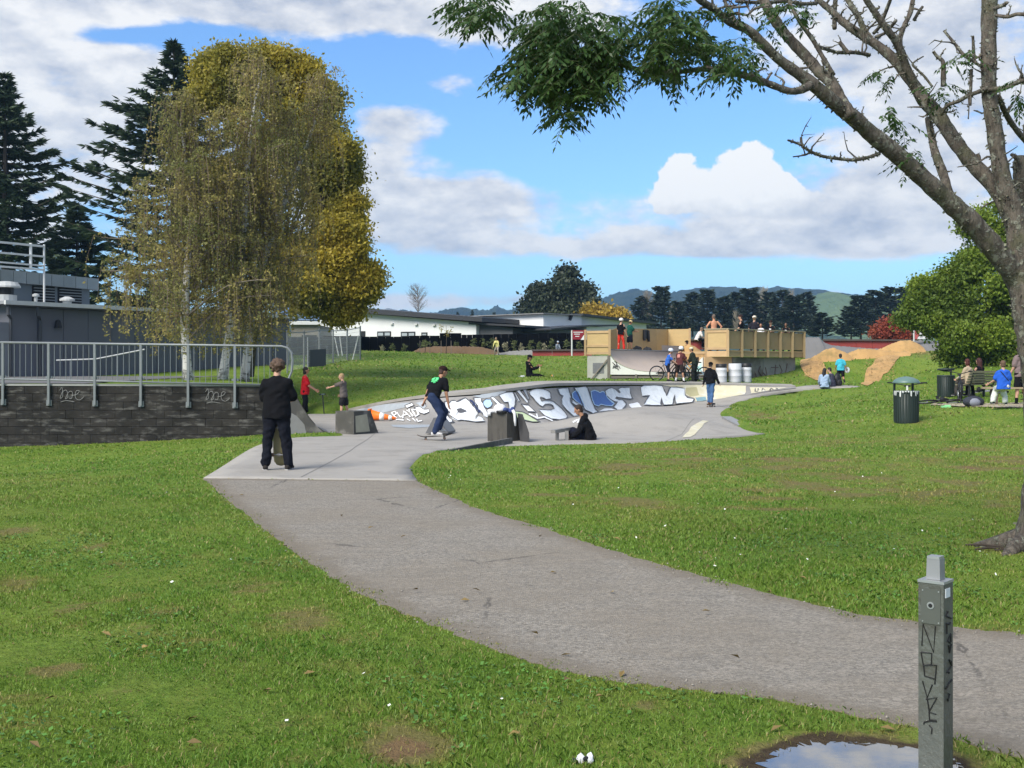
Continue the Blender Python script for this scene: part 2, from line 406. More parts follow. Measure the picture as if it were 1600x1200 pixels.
# floor of the skate park
fp = []
for (px, py, z) in [(520,650,0),(600,659,0),(700,663.5,0),(766,662.5,0),(450,720,0),(318,748,0),(650,750,0),(600,700,0),(500,690,0)]:
    v = G(px, py, z); fp.append((v.x, v.y, z))
for a in [(865,660,54.9),(965,641,43.2),(1015,636,40.3),(1105,628,37),(1166,617.5,36.8),(1235,607,36.2),(1300,605.5,35.9),(1345,604,35.6),(1140,640,42),(1165,625.5,37.6),(1230,612,36.3),
          (1150,655,50),(1195,678,62),(1112,637,40.5),(800,697,72.7),(900,694,71),(1000,692,70),(1100,686,66.5),(850,680,64)]:
    v = US(*a); fp.append((v.x, v.y, v.z))
_ff = Field(fp, lambda x, y: np.zeros_like(x), 7.0)
c0 = G(690, 706); c1 = G(793, 684); c2 = G(800, 663.5)
def floorz(x, y):
    x = np.asarray(x, float); y = np.asarray(y, float); z = _ff(x, y)
    u = (x-3.45)/2.9; v = (y-31.2)/2.9; r2 = np.clip(u*u+v*v, 0, 1); z = z+.44*(1-r2)**1.6
    return z
def floor1(x, y): return float(floorz(np.array([x]), np.array([y]))[0])

# ---------------------------------------------------------------- lawn height grid
def axis(a, b, fine, lims, grow=1.22):
    out_ = [a]; s_ = fine
    while out_[-1] < b:
        if out_[-1] > lims: s_ = min(s_*grow, 120)
        out_.append(out_[-1]+s_)
    return out_
ypos = list(np.arange(.5, 15, .16))+list(np.arange(15, 52, .27))
ypos += axis(52, 2600, .6, 78, 1.18); ypos = sorted(set(ypos+[28.14, 28.30]))
xh = list(np.arange(0, 9, .16))+list(np.arange(9, 22, .3)); xh += axis(22.2, 1900, .8, 36, 1.2)
xpos = sorted(set([-v for v in xh]+xh+[-5.42, -5.30]))
GX, GY = np.meshgrid(np.array(xpos), np.array(ypos)); GZ = H(GX, GY)
TERR = [(-2500, 28.2), (-5.36, 28.2), (-5.85, 30), (-8.7, 36), (-9.2, 41), (-10.5, 60), (-60, 62), (-2500, 62)]
sd_terr = sdist(TERR, GX, GY)
terr_z = np.interp(GX, [-60, -12.4, -5.4], [1.17, 1.165, 1.12])
GZ = np.where(sd_terr > 0, terr_z+(np.maximum(GZ, terr_z)-terr_z)*np.clip((GY-47)/8, 0, 1), GZ)
sd_path = sdist(PATH, GX, GY); sd_park = sdist(PARK, GX, GY)
BANKP = [Vector((p.x, p.y)) for p in WB]+[Vector((p.x, p.y)) for p in WT[::-1]]
sd_bank = sdist(BANKP, GX, GY)
GZ = GZ-np.clip((sd_path-.25)/.3, 0, 1)*.05-np.clip((sd_park-.1)/.25, 0, 1)*.2-np.where((sd_bank > -.32) & (sd_park > -.32), 1.3, 0)
GZ = np.where(sd_park > .3, np.minimum(GZ, floorz(GX, GY)-.12), GZ)
GZ += np.where((sd_path < -.3) & (sd_park < -.3) & (GY < 60), .012*np.sin(GX*3.1+np.sin(GY*2.3))*np.sin(GY*2.7+np.cos(GX*1.7)), 0)*np.clip(-sd_path/2, 0, 1)
PUD = smooth_line([g2(p) for p in [(1196,1180),(1215,1168),(1240,1165),(1262,1157),(1290,1158),(1322,1154),(1350,1160),(1378,1156),(1410,1164),(1445,1166),(1475,1178),(1494,1186),(1506,1200),(1512,1225),(1500,1260),(1450,1290),(1290,1270),(1205,1225)]], 9, True)
PUD = [p+Vector((_jr.gauss(0, .022), _jr.gauss(0, .022))) for p in PUD]
sd_pud = sdist(PUD, GX, GY)
GZ = np.where(sd_pud > -.35, np.minimum(GZ, np.clip(-sd_pud*.16-.012, -.055, .004)), GZ)

# bare and yellowed ground, where feet and mowers wore it
WORN = []
def worn(px, py, rx, ry, k):
    c = on(px, py); a = on(px+rx, py); b = on(px, py-ry); WORN.append((c.x, c.y, abs(a.x-c.x)+.01, abs(b.y-c.y)+.01, k))
for w in [(1230,728,300,22,.50),(1440,762,220,24,.55),(1330,690,260,14,.42),(1100,712,200,10,.38),(1500,725,160,16,.45),(640,1168,75,26,1.0),(600,1140,60,14,.6),(450,1130,70,22,.55),(470,970,60,22,.8),(380,915,60,14,.55),(310,1000,60,12,.6),(560,1000,40,14,.5),(40,912,60,12,.5),
          (330,868,40,8,.5),(430,880,60,12,.5),(520,1040,60,14,.45),(970,728,75,9,.75),(1050,735,60,8,.5),(1290,745,120,12,.5),(1420,760,120,16,.55),(1195,650,30,9,.85),(1172,655,22,8,.7),
          (1180,632,22,5,.5),(1420,975,50,8,.6),(1540,985,60,9,.7),(1560,855,50,10,.8),(1590,800,40,10,.5),(1165,1192,45,12,.9),(600,590,160,8,.3),(760,556,60,4,.6),
          (1300,690,120,10,.35),(1500,700,100,12,.4),(1250,760,120,14,.4),(1540,556,40,10,.5),(1450,552,60,6,.6),(700,1060,120,12,.35),(860,1120,60,10,.3)]: worn(*w)
_wr = random.Random(12)
for _ in range(70): worn(_wr.uniform(0, 1050), _wr.uniform(820, 1195), _wr.uniform(10, 60), _wr.uniform(4, 12), _wr.uniform(.35, .8))
for _ in range(46): worn(_wr.uniform(780, 1590), _wr.uniform(700, 800), _wr.uniform(25, 90), _wr.uniform(2.5, 6), _wr.uniform(.5, .85))
for _ in range(30): worn(_wr.uniform(1180, 1600), _wr.uniform(640, 700), _wr.uniform(15, 50), _wr.uniform(1.5, 3.5), _wr.uniform(.3, .6))
_vg = np.random.default_rng(31).uniform(0, 1, (256, 256))
def vnoise(x, y, f):
    x = np.asarray(x)*f+1000.3; y = np.asarray(y)*f+1000.7; i = np.floor(x).astype(int); j = np.floor(y).astype(int); u = x-i; v = y-j; u = u*u*(3-2*u); v = v*v*(3-2*v); g = lambda a, b: _vg[a % 256, b % 256]
    return (g(i, j)*(1-u)+g(i+1, j)*u)*(1-v)+(g(i, j+1)*(1-u)+g(i+1, j+1)*u)*v
def wornness(x, y):
    x = np.asarray(x, float); y = np.asarray(y, float); sh = x.shape; x = x.ravel(); y = y.ravel(); t = np.zeros(x.shape)
    for cx, cy, ax, ay, k in WORN:
        s_ = np.nonzero((np.abs(x-cx) < 2*ax) & (np.abs(y-cy) < 2*ay))[0]
        if len(s_): t[s_] = np.maximum(t[s_], k*np.exp(-((x[s_]-cx)/ax)**2-((y[s_]-cy)/ay)**2))
    t = t*np.clip(.15+1.1*vnoise(x, y, 2.6)+.75*(vnoise(x, y, 7.0)-.5)*2*.5+.5*vnoise(x, y, 17.), 0, 1.6)
    x = x.reshape(sh); y = y.reshape(sh); t = t.reshape(sh)
    xr = x.ravel(); yr = y.ravel(); tr_ = t.ravel().copy(); s_ = np.nonzero((yr < 19) & (np.abs(xr) < 14))[0]
    if len(s_):
        rim = np.exp(-np.maximum(-sdist(PATH[::4], xr[s_], yr[s_]), 0)/.12)*.35; tr_[s_] = np.maximum(tr_[s_], rim)
        q_ = s_[yr[s_] < 6.5]; tr_[q_] = np.maximum(tr_[q_], np.clip(1+sdist(PUD, xr[q_], yr[q_])/.16, 0, 1)*.95)
    return tr_.reshape(sh)
GW = np.where(GY < 70, wornness(GX, GY), 0)

def grass_mat():
    m, q, b, o = new_mat('lawn_soil_and_turf')
    co = q.n('ShaderNodeTexCoord').outputs['Object']
    at = q.n('ShaderNodeAttribute', attribute_name='worn').outputs['Fac']
    big = q.ramp(q.noise(co, .35, 4, .6), .36, .64); mid = q.ramp(q.noise(q.vmath('MULTIPLY', co, (1, .55, 1)), 1.7, 5, .65), .34, .68)
    fine = q.noise(co, 14, 6, .7); vf = q.noise(co, 70, 4, .7)
    g = q.mix(big, (.085, .160, .018), (.130, .205, .028))
    g = q.mix(q.math('MULTIPLY', mid, .55), g, (.20, .235, .045))
    g = q.mul(g, q.mix(q.ramp(fine, .25, .75, False), (.55, .6, .5), (1.45, 1.4, 1.5)))
    g = q.mul(g, q.mix(q.ramp(vf, .3, .7, False), (.7, .7, .7), (1.3, 1.3, 1.3)))
    soil = q.mix(q.noise(co, 5, 5), (.11, .075, .04), (.25, .165, .08))
    straw = q.mix(fine, (.105, .105, .028), (.23, .20, .075))
    f = q.ramp(q.math('ADD', at, q.math('MULTIPLY', q.math('SUBTRACT', fine, .5), 1.1)), .30, .62)
    f2 = q.ramp(q.math('ADD', at, q.math('MULTIPLY', q.math('SUBTRACT', fine, .5), .9)), .80, 1.10)
    c = q.mix(f, g, straw); c = q.mix(f2, c, soil)
    wt_ = q.n('ShaderNodeAttribute', attribute_name='wet').outputs['Fac']; c = q.mix(q.ramp(q.math('ADD', wt_, q.math('MULTIPLY', q.math('SUBTRACT', q.noise(co, 11, 4), .5), .7)), .35, .6), c, q.mix(fine, (.035, .027, .018), (.10, .072, .042)))
    q.set(b.inputs['Base Color'], c); b.inputs['Roughness'].default_value = .9; b.inputs['Specular IOR Level'].default_value = .1
    bp = q.n('ShaderNodeBump'); bp.inputs['Strength'].default_value = .9; bp.inputs['Distance'].default_value = .05
    q.set(bp.inputs['Height'], q.math('ADD', fine, q.math('MULTIPLY', vf, .5))); q.set(b.inputs['Normal'], bp.outputs[0])
    return m
ny, nx = GX.shape
idx = np.arange(ny*nx).reshape(ny, nx)
q4 = np.stack([idx[:-1, :-1], idx[:-1, 1:], idx[1:, 1:], idx[1:, :-1]], -1).reshape(-1, 4)
lawn_me = bpy.data.meshes.new('lawn'); lawn_me.vertices.add(ny*nx)
lawn_me.vertices.foreach_set('co', np.stack([GX, GY, GZ], -1).astype(np.float32).reshape(-1))
lawn_me.loops.add(q4.size); lawn_me.loops.foreach_set('vertex_index', q4.astype(np.int32).reshape(-1))
lawn_me.polygons.add(len(q4)); lawn_me.polygons.foreach_set('loop_start', np.arange(0, q4.size, 4, dtype=np.int32)); lawn_me.update(calc_edges=True)
wa = lawn_me.attributes.new('worn', 'FLOAT', 'POINT'); wa.data.foreach_set('value', GW.astype(np.float32).reshape(-1))
wb_ = lawn_me.attributes.new('wet', 'FLOAT', 'POINT'); wb_.data.foreach_set('value', np.clip(1+sd_pud/.09, 0, 1).astype(np.float32).reshape(-1))
lawn_me.materials.append(grass_mat()); lawn_me.polygons.foreach_set('use_smooth', [True]*len(lawn_me.polygons))
tag(link('lawn_ground', lawn_me), kind='structure')

# ---------------------------------------------------------------- path and concrete
def gravel_mat():
    m, q, b, o = new_mat('chip_seal'); co = q.n('ShaderNodeTexCoord').outputs['Object']
    vor = q.n('ShaderNodeTexVoronoi'); q.set(vor.inputs['Vector'], co); vor.inputs['Scale'].default_value = 75
    st = q.n('ShaderNodeSeparateColor'); q.set(st.inputs[0], vor.outputs['Color'])
    spk = q.noise(co, 160, 3, .7); big = q.ramp(q.noise(co, .8, 5, .6), .36, .66); streak = q.ramp(q.noise(q.vmath('MULTIPLY', co, (1.2, 3.2, 1)), 2.2, 6, .7), .38, .66)
    c = q.mix(st.outputs[0], (.135, .122, .102), (.33, .298, .250))
    c = q.mix(q.ramp(spk, .62, .75), c, (.42, .40, .36)); c = q.mix(q.ramp(spk, .34, .2), c, (.06, .055, .05))
    c = q.mix(q.math('MULTIPLY', big, .45), c, (.215, .180, .135)); c = q.mix(q.math('MULTIPLY', streak, .3), c, (.13, .12, .105))
    at = q.n('ShaderNodeAttribute', attribute_name='rim').outputs['Fac']
    rf = q.ramp(q.math('ADD', at, q.math('MULTIPLY', q.math('SUBTRACT', q.noise(co, 3, 5, .6), .5), .9)), .35, .8)
    c = q.mix(q.math('MULTIPLY', rf, .6), c, (.155, .128, .092))
    wet = q.n('ShaderNodeAttribute', attribute_name='wet').outputs['Fac']
    wf = q.ramp(q.math('ADD', wet, q.math('MULTIPLY', q.math('SUBTRACT', q.noise(co, 4, 5), .5), .5)), .4, .6)
    ck = q.n('ShaderNodeTexVoronoi', feature='DISTANCE_TO_EDGE'); q.set(ck.inputs['Vector'], q.vmath('ADD', co, q.vmath('MULTIPLY', q.n('ShaderNodeTexNoise').outputs['Color'], (.0, .0, 0)))); ck.inputs['Scale'].default_value = .33
    wob = q.math('MULTIPLY', q.math('SUBTRACT', q.noise(co, 5, 5, .7), .5), .05)
    crack = q.math('MULTIPLY', q.ramp(q.math('ABSOLUTE', q.math('ADD', ck.outputs['Distance'], wob)), .006, .0015), q.ramp(q.noise(co, .5, 3), .5, .62)); c = q.mix(q.math('MULTIPLY', crack, .7), c, (.05, .045, .04))
    blot = q.ramp(q.noise(co, 2.6, 6, .75), .60, .70); c = q.mix(q.math('MULTIPLY', blot, .35), c, (.085, .076, .064))
    c = q.mix(wf, c, (.055, .046, .036))
    q.set(b.inputs['Base Color'], c); q.set(b.inputs['Roughness'], q.math('SUBTRACT', .9, q.math('MULTIPLY', wf, .5)))
    bp = q.n('ShaderNodeBump'); bp.inputs['Strength'].default_value = .6; bp.inputs['Distance'].default_value = .012
    q.set(bp.inputs['Height'], q.math('ADD', vor.outputs['Distance'], spk)); q.set(b.inputs['Normal'], bp.outputs[0])
    return m
path_o = sheet('gravel_path', PATH, lambda x, y: H(x, y), .16, gravel_mat(), .006, smooth=False, skirt=.07)
def add_attr(o, name, f):
    me = o.data; co = np.empty(len(me.vertices)*3, np.float32); me.vertices.foreach_get('co', co); co = co.reshape(-1, 3)
    a = me.attributes.new(name, 'FLOAT', 'POINT'); a.data.foreach_set('value', f(co[:, 0].astype(float), co[:, 1].astype(float)).astype(np.float32))
add_attr(path_o, 'rim', lambda x, y: np.exp(-np.maximum(sdist(PATH, x, y), 0)/.30))
add_attr(path_o, 'wet', lambda x, y: np.clip(1+sdist(PUD, x, y)/.25, 0, 1))
tag(path_o, kind='structure')
conc = mat('pale_concrete', (.285, .268, .242), .85, .18, .7, dirt=((.20, .186, .165), 1.6, .55), bump=.15, bscale=60, detail=6)
concg = mat('grey_concrete', (.205, .198, .188), .85, .16, 1.2, dirt=((.13, .125, .115), 2.0, .5), bump=.15, bscale=60, detail=6)
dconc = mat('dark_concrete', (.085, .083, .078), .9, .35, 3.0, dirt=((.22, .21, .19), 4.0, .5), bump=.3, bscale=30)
floor_o = tag(sheet('skatepark_floor', PARK, floorz, .32, conc, .012, skirt=.12), kind='structure')
# fresh joint between gravel and concrete, saw cuts in the slab
def floor_strip(name, pts, w, material, off=.016, zf=None, parent=None):
    zf = zf or floorz; m = MB(); P = []
    for i in range(len(pts)-1):
        a = Vector(pts[i][:2]); b = Vector(pts[i+1][:2]); k = max(1, int((b-a).length/.35))
        for j in range(k): P.append(a+(b-a)*(j/k))
    P.append(Vector(pts[-1][:2])); vs_ = []
    for i, p in enumerate(P):
        d = (P[min(i+1, len(P)-1)]-P[max(i-1, 0)]); d = d.normalized() if d.length > 1e-6 else Vector((1, 0)); nrm = Vector((-d.y, d.x))*w/2
        for s_ in (-1, 1):
            qq = p+nrm*s_; vs_.append((qq.x, qq.y, float(zf(np.array([qq.x]), np.array([qq.y]))[0])+off))
    m.add(vs_, [(2*i, 2*i+1, 2*i+3, 2*i+2) for i in range(len(P)-1)])
    return m.build(name, material, parent)
jm = mat('slab_joint', (.17, .16, .148), .95, .2)
for a in ([(430,704),(640,705),(665,706)],[(470,688),(640,689),(740,690)],[(560,668),(700,672),(770,673)],[(592,672),(548,705),(470,747)],[(1000,640),(1060,642),(1120,647)],[(1120,632),(1140,640)],[(1085,655),(1040,690)]):
    tag(floor_strip('slab_joint', [Vector(on(p[0], p[1], 8, 90, floorz)[:2]) for p in a], .014, jm), kind='structure')

# water lying in the hollow beside the post, with a muddy margin
def water_mat():
    m, q, b, o = new_mat('puddle_water'); co = q.n('ShaderNodeTexCoord').outputs['Object']
    b.inputs['Base Color'].default_value = (.050, .042, .030, 1); b.inputs['Roughness'].default_value = .015; b.inputs['IOR'].default_value = 1.333; b.inputs['Specular IOR Level'].default_value = 1.0; b.inputs['Coat Weight'].default_value = 1.0; b.inputs['Coat IOR'].default_value = 2.2; b.inputs['Coat Roughness'].default_value = .01
    bp = q.n('ShaderNodeBump'); bp.inputs['Strength'].default_value = .06; bp.inputs['Distance'].default_value = .01
    q.set(bp.inputs['Height'], q.noise(co, 9, 3)); q.set(b.inputs['Normal'], bp.outputs[0]); return m
tag(sheet('puddle_water', PUD, lambda x, y: np.zeros_like(x), .2, water_mat(), -.010), kind='structure')

# ================================================================ GRASS BLADES (one countless mass)
def blades():
    out_ = []; bands = [(4.2, 6.5, 5000, .025, .0045, 1), (6.5, 9.5, 2800, .027, .006, 1), (9.5, 14, 1200, .030, .009, 1), (14, 20, 480, .033, .014, 1), (20, 30, 150, .036, .023, 1), (30, 46, 50, .055, .04, 1), (46, 82, 12, .08, .07, 1)]
    P = []; 
    for y0, y1, dn, h, w, _ in bands:
        xw = y1*.46+1.2; n = int((y1-y0)*2*xw*dn); x = RNG.uniform(-xw, xw, n); y = RNG.uniform(y0, y1, n)
        k = np.abs(x) < y*.47+1.0; x, y = x[k], y[k]
        sp = sdist(PATH, x, y) if y0 < 19 else np.full(len(x), -9.); sk = sdist(PARK, x, y) if y1 > 13 else np.full(len(x), -9.); sw = sdist(PUD, x, y) if y0 < 7 else np.full(len(x), -9.)
        k = (sp < RNG.normal(.0, .045, len(x))+.16*(vnoise(x, y, 3.1) > .78)*RNG.uniform(0, 1, len(x))) & (sk < -.01) & ~((sdist(BANKP, x, y) > -.6) & (y > 30.5)) & (sw < RNG.normal(-.07, .05, len(x))) & ~((sdist(TERR, x, y) > -.1) & (y < 56)); x, y, sp, sk = x[k], y[k], sp[k], sk[k]
        wn = wornness(x, y)
        wn = wn+.25*np.sin(x*9+np.sin(y*7))*np.sin(y*8+np.cos(x*6))*(wn > .15)
        k = RNG.uniform(0, 1, len(x)) > np.clip(wn*1.3-.35, 0, .88); x, y, wn = x[k], y[k], wn[k]
        # gather into tufts
        tq = .05+.02*h; x = x+(.35*w*6)*np.sin(x*23+y*17); 
        P.append((x, y, wn, np.full(len(x), h), np.full(len(x), w)))
    x, y, wn, h, w = [np.concatenate([p[i] for p in P]) for i in range(5)]
    patch = .5+.5*np.sin(x*1.3+2*np.sin(y*.9))*np.sin(y*1.1+2*np.sin(x*.7))
    h = h*RNG.uniform(.45, 1.25, len(x))*(.65+.6*patch)*(1-.4*np.clip(wn, 0, 1)); w = w*RNG.uniform(.7, 1.3, len(x))
    z = H(x, y)
    a = RNG.uniform(0, 2*PI, len(x)); lean = RNG.uniform(.25, 1.25, len(x))*h; la = RNG.uniform(0, 2*PI, len(x))
    dx, dy = np.cos(a)*w/2, np.sin(a)*w/2; lx, ly = np.cos(la)*lean, np.sin(la)*lean
    N = len(x); V = np.empty((N, 5, 3))
    V[:, 0] = np.stack([x-dx, y-dy, z-.004], -1); V[:, 1] = np.stack([x+dx, y+dy, z-.004], -1)
    V[:, 2] = np.stack([x+dx*.8+lx*.35, y+dy*.8+ly*.35, z+h*.6], -1); V[:, 4] = np.stack([x-dx*.8+lx*.35, y-dy*.8+ly*.35, z+h*.6], -1)
    V[:, 3] = np.stack([x+lx, y+ly, z+h*.88], -1)
    return V, wn
def blade_mat():
    m, q, b, o = new_mat('grass_blade'); co = q.n('ShaderNodeTexCoord').outputs['Object']; isl = q.n('ShaderNodeNewGeometry').outputs['Random Per Island']
    big = q.ramp(q.noise(co, .5, 4, .6), .34, .66); mid = q.ramp(q.noise(co, 2.1, 5, .62), .36, .68)
    c = q.mix(isl, (.068, .175, .018), (.195, .335, .045)); c = q.mix(q.math('MULTIPLY', big, .6), c, (.225, .300, .040)); c = q.mix(q.math('MULTIPLY', mid, .45), c, (.085, .185, .026)); c = q.mix(q.math('MULTIPLY', q.ramp(q.noise(co, .23, 5, .68), .48, .66), .65), c, (.285, .290, .070))
    c = q.mix(q.ramp(isl, .87, .95), c, (.34, .28, .12))
    dry = q.n('ShaderNodeAttribute', attribute_name='dry').outputs['Fac']; c = q.mix(q.math('MULTIPLY', q.ramp(dry, .12, .62), .8), c, q.mix(isl, (.20, .175, .045), (.36, .30, .10)))
    q.set(b.inputs['Base Color'], c); b.inputs['Roughness'].default_value = .5; b.inputs['Specular IOR Level'].default_value = .3
    tr = q.n('ShaderNodeBsdfTranslucent'); q.set(tr.inputs[0], c); mx = q.n('ShaderNodeMixShader'); mx.inputs[0].default_value = .35
    m.node_tree.links.new(b.outputs[0], mx.inputs[1]); m.node_tree.links.new(tr.outputs[0], mx.inputs[2]); m.node_tree.links.new(mx.outputs[0], o.inputs[0]); return m
BL, BW = blades(); print('blades', len(BL)); _gm = np_mesh('grass', BL, 5, blade_mat()); _ga = _gm.attributes.new('dry', 'FLOAT', 'FACE'); _ga.data.foreach_set('value', BW.astype(np.float32))
tag(link('grass', _gm), 'short worn green grass blades covering the lawn beside the path', 'grass', kind='stuff')

# clover and small weeds in patches, a few white flower heads, loose stones on the path edge
def ground_leaves():
    n = 34000; y = RNG.uniform(4.3, 11, n); x = RNG.uniform(-6, 6, n); k = (np.abs(x) < y*.47+.6) & (vnoise(x, y, 1.1)*.6+vnoise(x+40, y, 3.3)*.4 > .60); x, y = x[k], y[k]
    k = (sdist(PATH, x, y) < -.05) & (sdist(PUD, x, y) < -.15); x, y = x[k], y[k]; k = wornness(x, y) < .5; x, y = x[k], y[k]; n = len(x)
    c = np.stack([x, y, H(x, y)+RNG.uniform(.008, .026, n)], -1); return leaf_like(c, .0105)
def leaf_like(c, s_):
    n = len(c); a = RNG.uniform(0, 2*PI, n); t = RNG.normal(0, .35, (n, 2)); u = np.stack([np.cos(a), np.sin(a), t[:, 0]], -1); v = np.stack([-np.sin(a), np.cos(a), t[:, 1]], -1); k = (s_*RNG.uniform(.6, 1.4, n))[:, None]
    return np.stack([c-u*k, c+v*k*.8, c+u*k, c-v*k*.8], 1)
tag(link('clover', np_mesh('clover', ground_leaves(), 4, mat('clover_leaf', (.062, .150, .022), .6, .2, 3, isl=.4))), 'small round clover leaves in patches among the near grass', 'clover', kind='stuff')
_n = 150; _x = RNG.uniform(-5, 7, _n); _y = RNG.uniform(5, 17, _n); _k = (sdist(PATH, _x, _y) < -.2) & (sdist(PARK, _x, _y) < -.2); _x, _y = _x[_k], _y[_k]
tag(link('lawn_daisies', np_mesh('lawn_daisies', leaf_like(np.stack([_x, _y, H(_x, _y)+.034], -1), .011), 4, mat('petal_white', (.7, .7, .64), .7, .1, 5))), 'scattered tiny white flower heads in the lawn', 'flowers', kind='stuff')
_n = 9000; _x = RNG.uniform(-5, 7, _n); _y = RNG.uniform(4.6, 17, _n); _s = sdist(PATH, _x, _y); _k = (_s > -.06) & (_s < np.abs(RNG.normal(0, .18, _n))+.01); _x, _y = _x[_k], _y[_k]; _n = len(_x); _r = RNG.uniform(.004, .011, _n)[:, None]; _c = np.stack([_x, _y, H(_x, _y)+.010], -1)
_t = []; _ax = [np.array(v, float) for v in ((1, 0, 0), (0, 1, 0), (-1, 0, 0), (0, -1, 0))]; _tp = np.array([.1, .15, .8])
for i in range(4): _t.append(np.stack([_c+_ax[i]*_r, _c+_ax[(i+1) % 4]*_r*.8, _c+_tp*_r], 1))
tag(link('loose_gravel', np_mesh('loose_gravel', np.concatenate(_t), 3, mat('loose_stone', (.22, .20, .17), .9, .3, 30, isl=.45))), 'loose small stones along the edges of the path', 'gravel', kind='stuff')

# ================================================================ GRAFFITI BANK
def resample(P, n):
    P = [Vector(p) for p in P]; L = [0]
    for i in range(len(P)-1): L.append(L[-1]+(P[i+1]-P[i]).length)
    return P, L
def cat3(P, n):
    out_ = []
    for i in range(len(P)-1):
        p0 = P[max(i-1, 0)]; p1 = P[i]; p2 = P[i+1]; p3 = P[min(i+2, len(P)-1)]
        for k in range(n):
            t = k/n; out_.append(.5*((2*p1)+(p2-p0)*t+(2*p0-5*p1+4*p2-p3)*t*t+(3*p1-p0-3*p2+p3)*t**3))
    return out_+[P[-1]]
TT = np.array(cat3(WT, 24)); BB = np.array(cat3(WB, 24))
NV = 40; vv = np.linspace(0, 1, NV)
def bank_surface(T, B, vv):
    s_ = np.sin(vv*PI/2)[None, :, None]; zz = (1-np.cos(vv*PI/2))[None, :]
    zz = .35*vv[None, :]+.65*zz; s_ = .35*vv[None, :, None]+.65*s_
    P = B[:, None, :]+(T-B)[:, None, :]*s_; P[:, :, 2] = B[:, None, 2]+(T[:, None, 2]-B[:, None, 2])*zz; return P
SURF = bank_surface(TT, BB, vv)
nu = SURF.shape[0]
bank = thing('skate_bank', (0, 0, 0), 'long curved concrete skate bank covered in pale blue graffiti lettering', 'skate bank')
sv = SURF[:, ::4].copy(); k_ = sv.shape[1]
me = bpy.data.meshes.new('bank_face'); me.from_pydata([tuple(p) for p in sv.reshape(-1, 3)], [], [(i*k_+j, i*k_+j+1, (i+1)*k_+j+1, (i+1)*k_+j) for i in range(nu-1) for j in range(k_-1)])
me.materials.append(mat('bank_concrete', (.245, .235, .225), .85, .3, 1.5, dirt=((.22, .21, .2), 2.5, .5))); me.polygons.foreach_set('use_smooth', [True]*len(me.polygons))
link('bank_face', me, bank)
nrm = np.cross(np.gradient(SURF, axis=0), np.gradient(SURF, axis=1)); nrm /= np.linalg.norm(nrm, axis=-1, keepdims=True)+1e-9
nrm *= np.where((nrm*(np.array([0, 0, EYE])-SURF)).sum(-1, keepdims=True) < 0, -1, 1)
SPX = 800+FPX*SURF[..., 0]/SURF[..., 1]; SPY = HOR-FPX*(SURF[..., 2]-EYE)/SURF[..., 1]
_sp = np.stack([SPX, SPY], -1).reshape(-1, 2); _s3 = SURF.reshape(-1, 3); _sn = nrm.reshape(-1, 3)
def wallpt(px, py, off):
    d = (_sp[:, 0]-px)**2+(_sp[:, 1]-py)**2; k = np.argpartition(d, 4)[:4]; w = 1/(d[k]+.02); w /= w.sum()
    p = (_s3[k]*w[:, None]).sum(0)+(_sn[k]*w[:, None]).sum(0)*off; return Vector(p)
def paint_poly(name, poly, material, parent, off, place, st=3.0):
    b = []; n = len(poly)
    for i in range(n):
        p = Vector(poly[i]); q = Vector(poly[(i+1) % n]); k = max(1, int((q-p).length/st))
        for j in range(k): b.append(p+(q-p)*(j/k))
    xs = [p.x for p in b]; ys = [p.y for p in b]; gx, gy = np.meshgrid(np.arange(min(xs), max(xs), st), np.arange(min(ys), max(ys), st))
    keep = sdist(b, gx, gy) > st*.35
    v, e, f, *_ = delaunay_2d_cdt(b+[Vector((float(x), float(y))) for x, y in zip(gx[keep], gy[keep])], [(i, (i+1) % len(b)) for i in range(len(b))], [], 1, 1e-4)
    m = MB(); m.add([place(p.x, p.y, off) for p in v], [tuple(t) for t in f]); return m.build(name, material, parent)
def paint_line(name, lines, w, material, parent, off, place, closed=False):
    m = MB()
    for ln in lines:
        P = []; pts = [Vector(p) for p in ln]; pts = pts+[pts[0]] if closed else pts
        for i in range(len(pts)-1):
            k = max(1, int((pts[i+1]-pts[i]).length/4))
            for j in range(k): P.append(pts[i]+(pts[i+1]-pts[i])*(j/k))
        P.append(pts[-1]); vs_ = []
        for i, p in enumerate(P):
            d = (P[min(i+1, len(P)-1)]-P[max(i-1, 0)]); d = d.normalized() if d.length > 1e-6 else Vector((1, 0)); n_ = Vector((-d.y, d.x))*w/2
            vs_ += [place(*(p+n_), off), place(*(p-n_), off)]
        m.add(vs_, [(2*i, 2*i+1, 2*i+3, 2*i+2) for i in range(len(P)-1)])
    return m.build(name, material, parent)
GP = {'pale': mat('paint_pale_blue', (.68, .71, .73), .6, .16, 4, dirt=((.46, .50, .53), 3.0, .6)), 'white': mat('paint_white', (.74, .75, .76), .6, .12, 4), 'blue': mat('paint_blue', (.035, .115, .36), .55, .25, 5), 'navy': mat('paint_navy', (.018, .03, .085), .6, .2, 5),
      'cream': mat('paint_cream', (.52, .48, .34), .7, .2, 3, dirt=((.60, .60, .58), 2.0, .7)), 'tan': mat('paint_tan', (.36, .33, .19), .7, .15, 3), 'dark': mat('paint_dark', (.075, .077, .088), .7, .2, 6), 'ghost': mat('paint_ghost', (.30, .33, .36), .7, .25, 5),
      'lime': mat('paint_lime', (.45, .53, .33), .7, .2, 6), 'teal': mat('paint_teal', (.16, .27, .31), .7, .3, 6), 'light': mat('paint_light_blue', (.38, .55, .72), .6, .1, 5)}
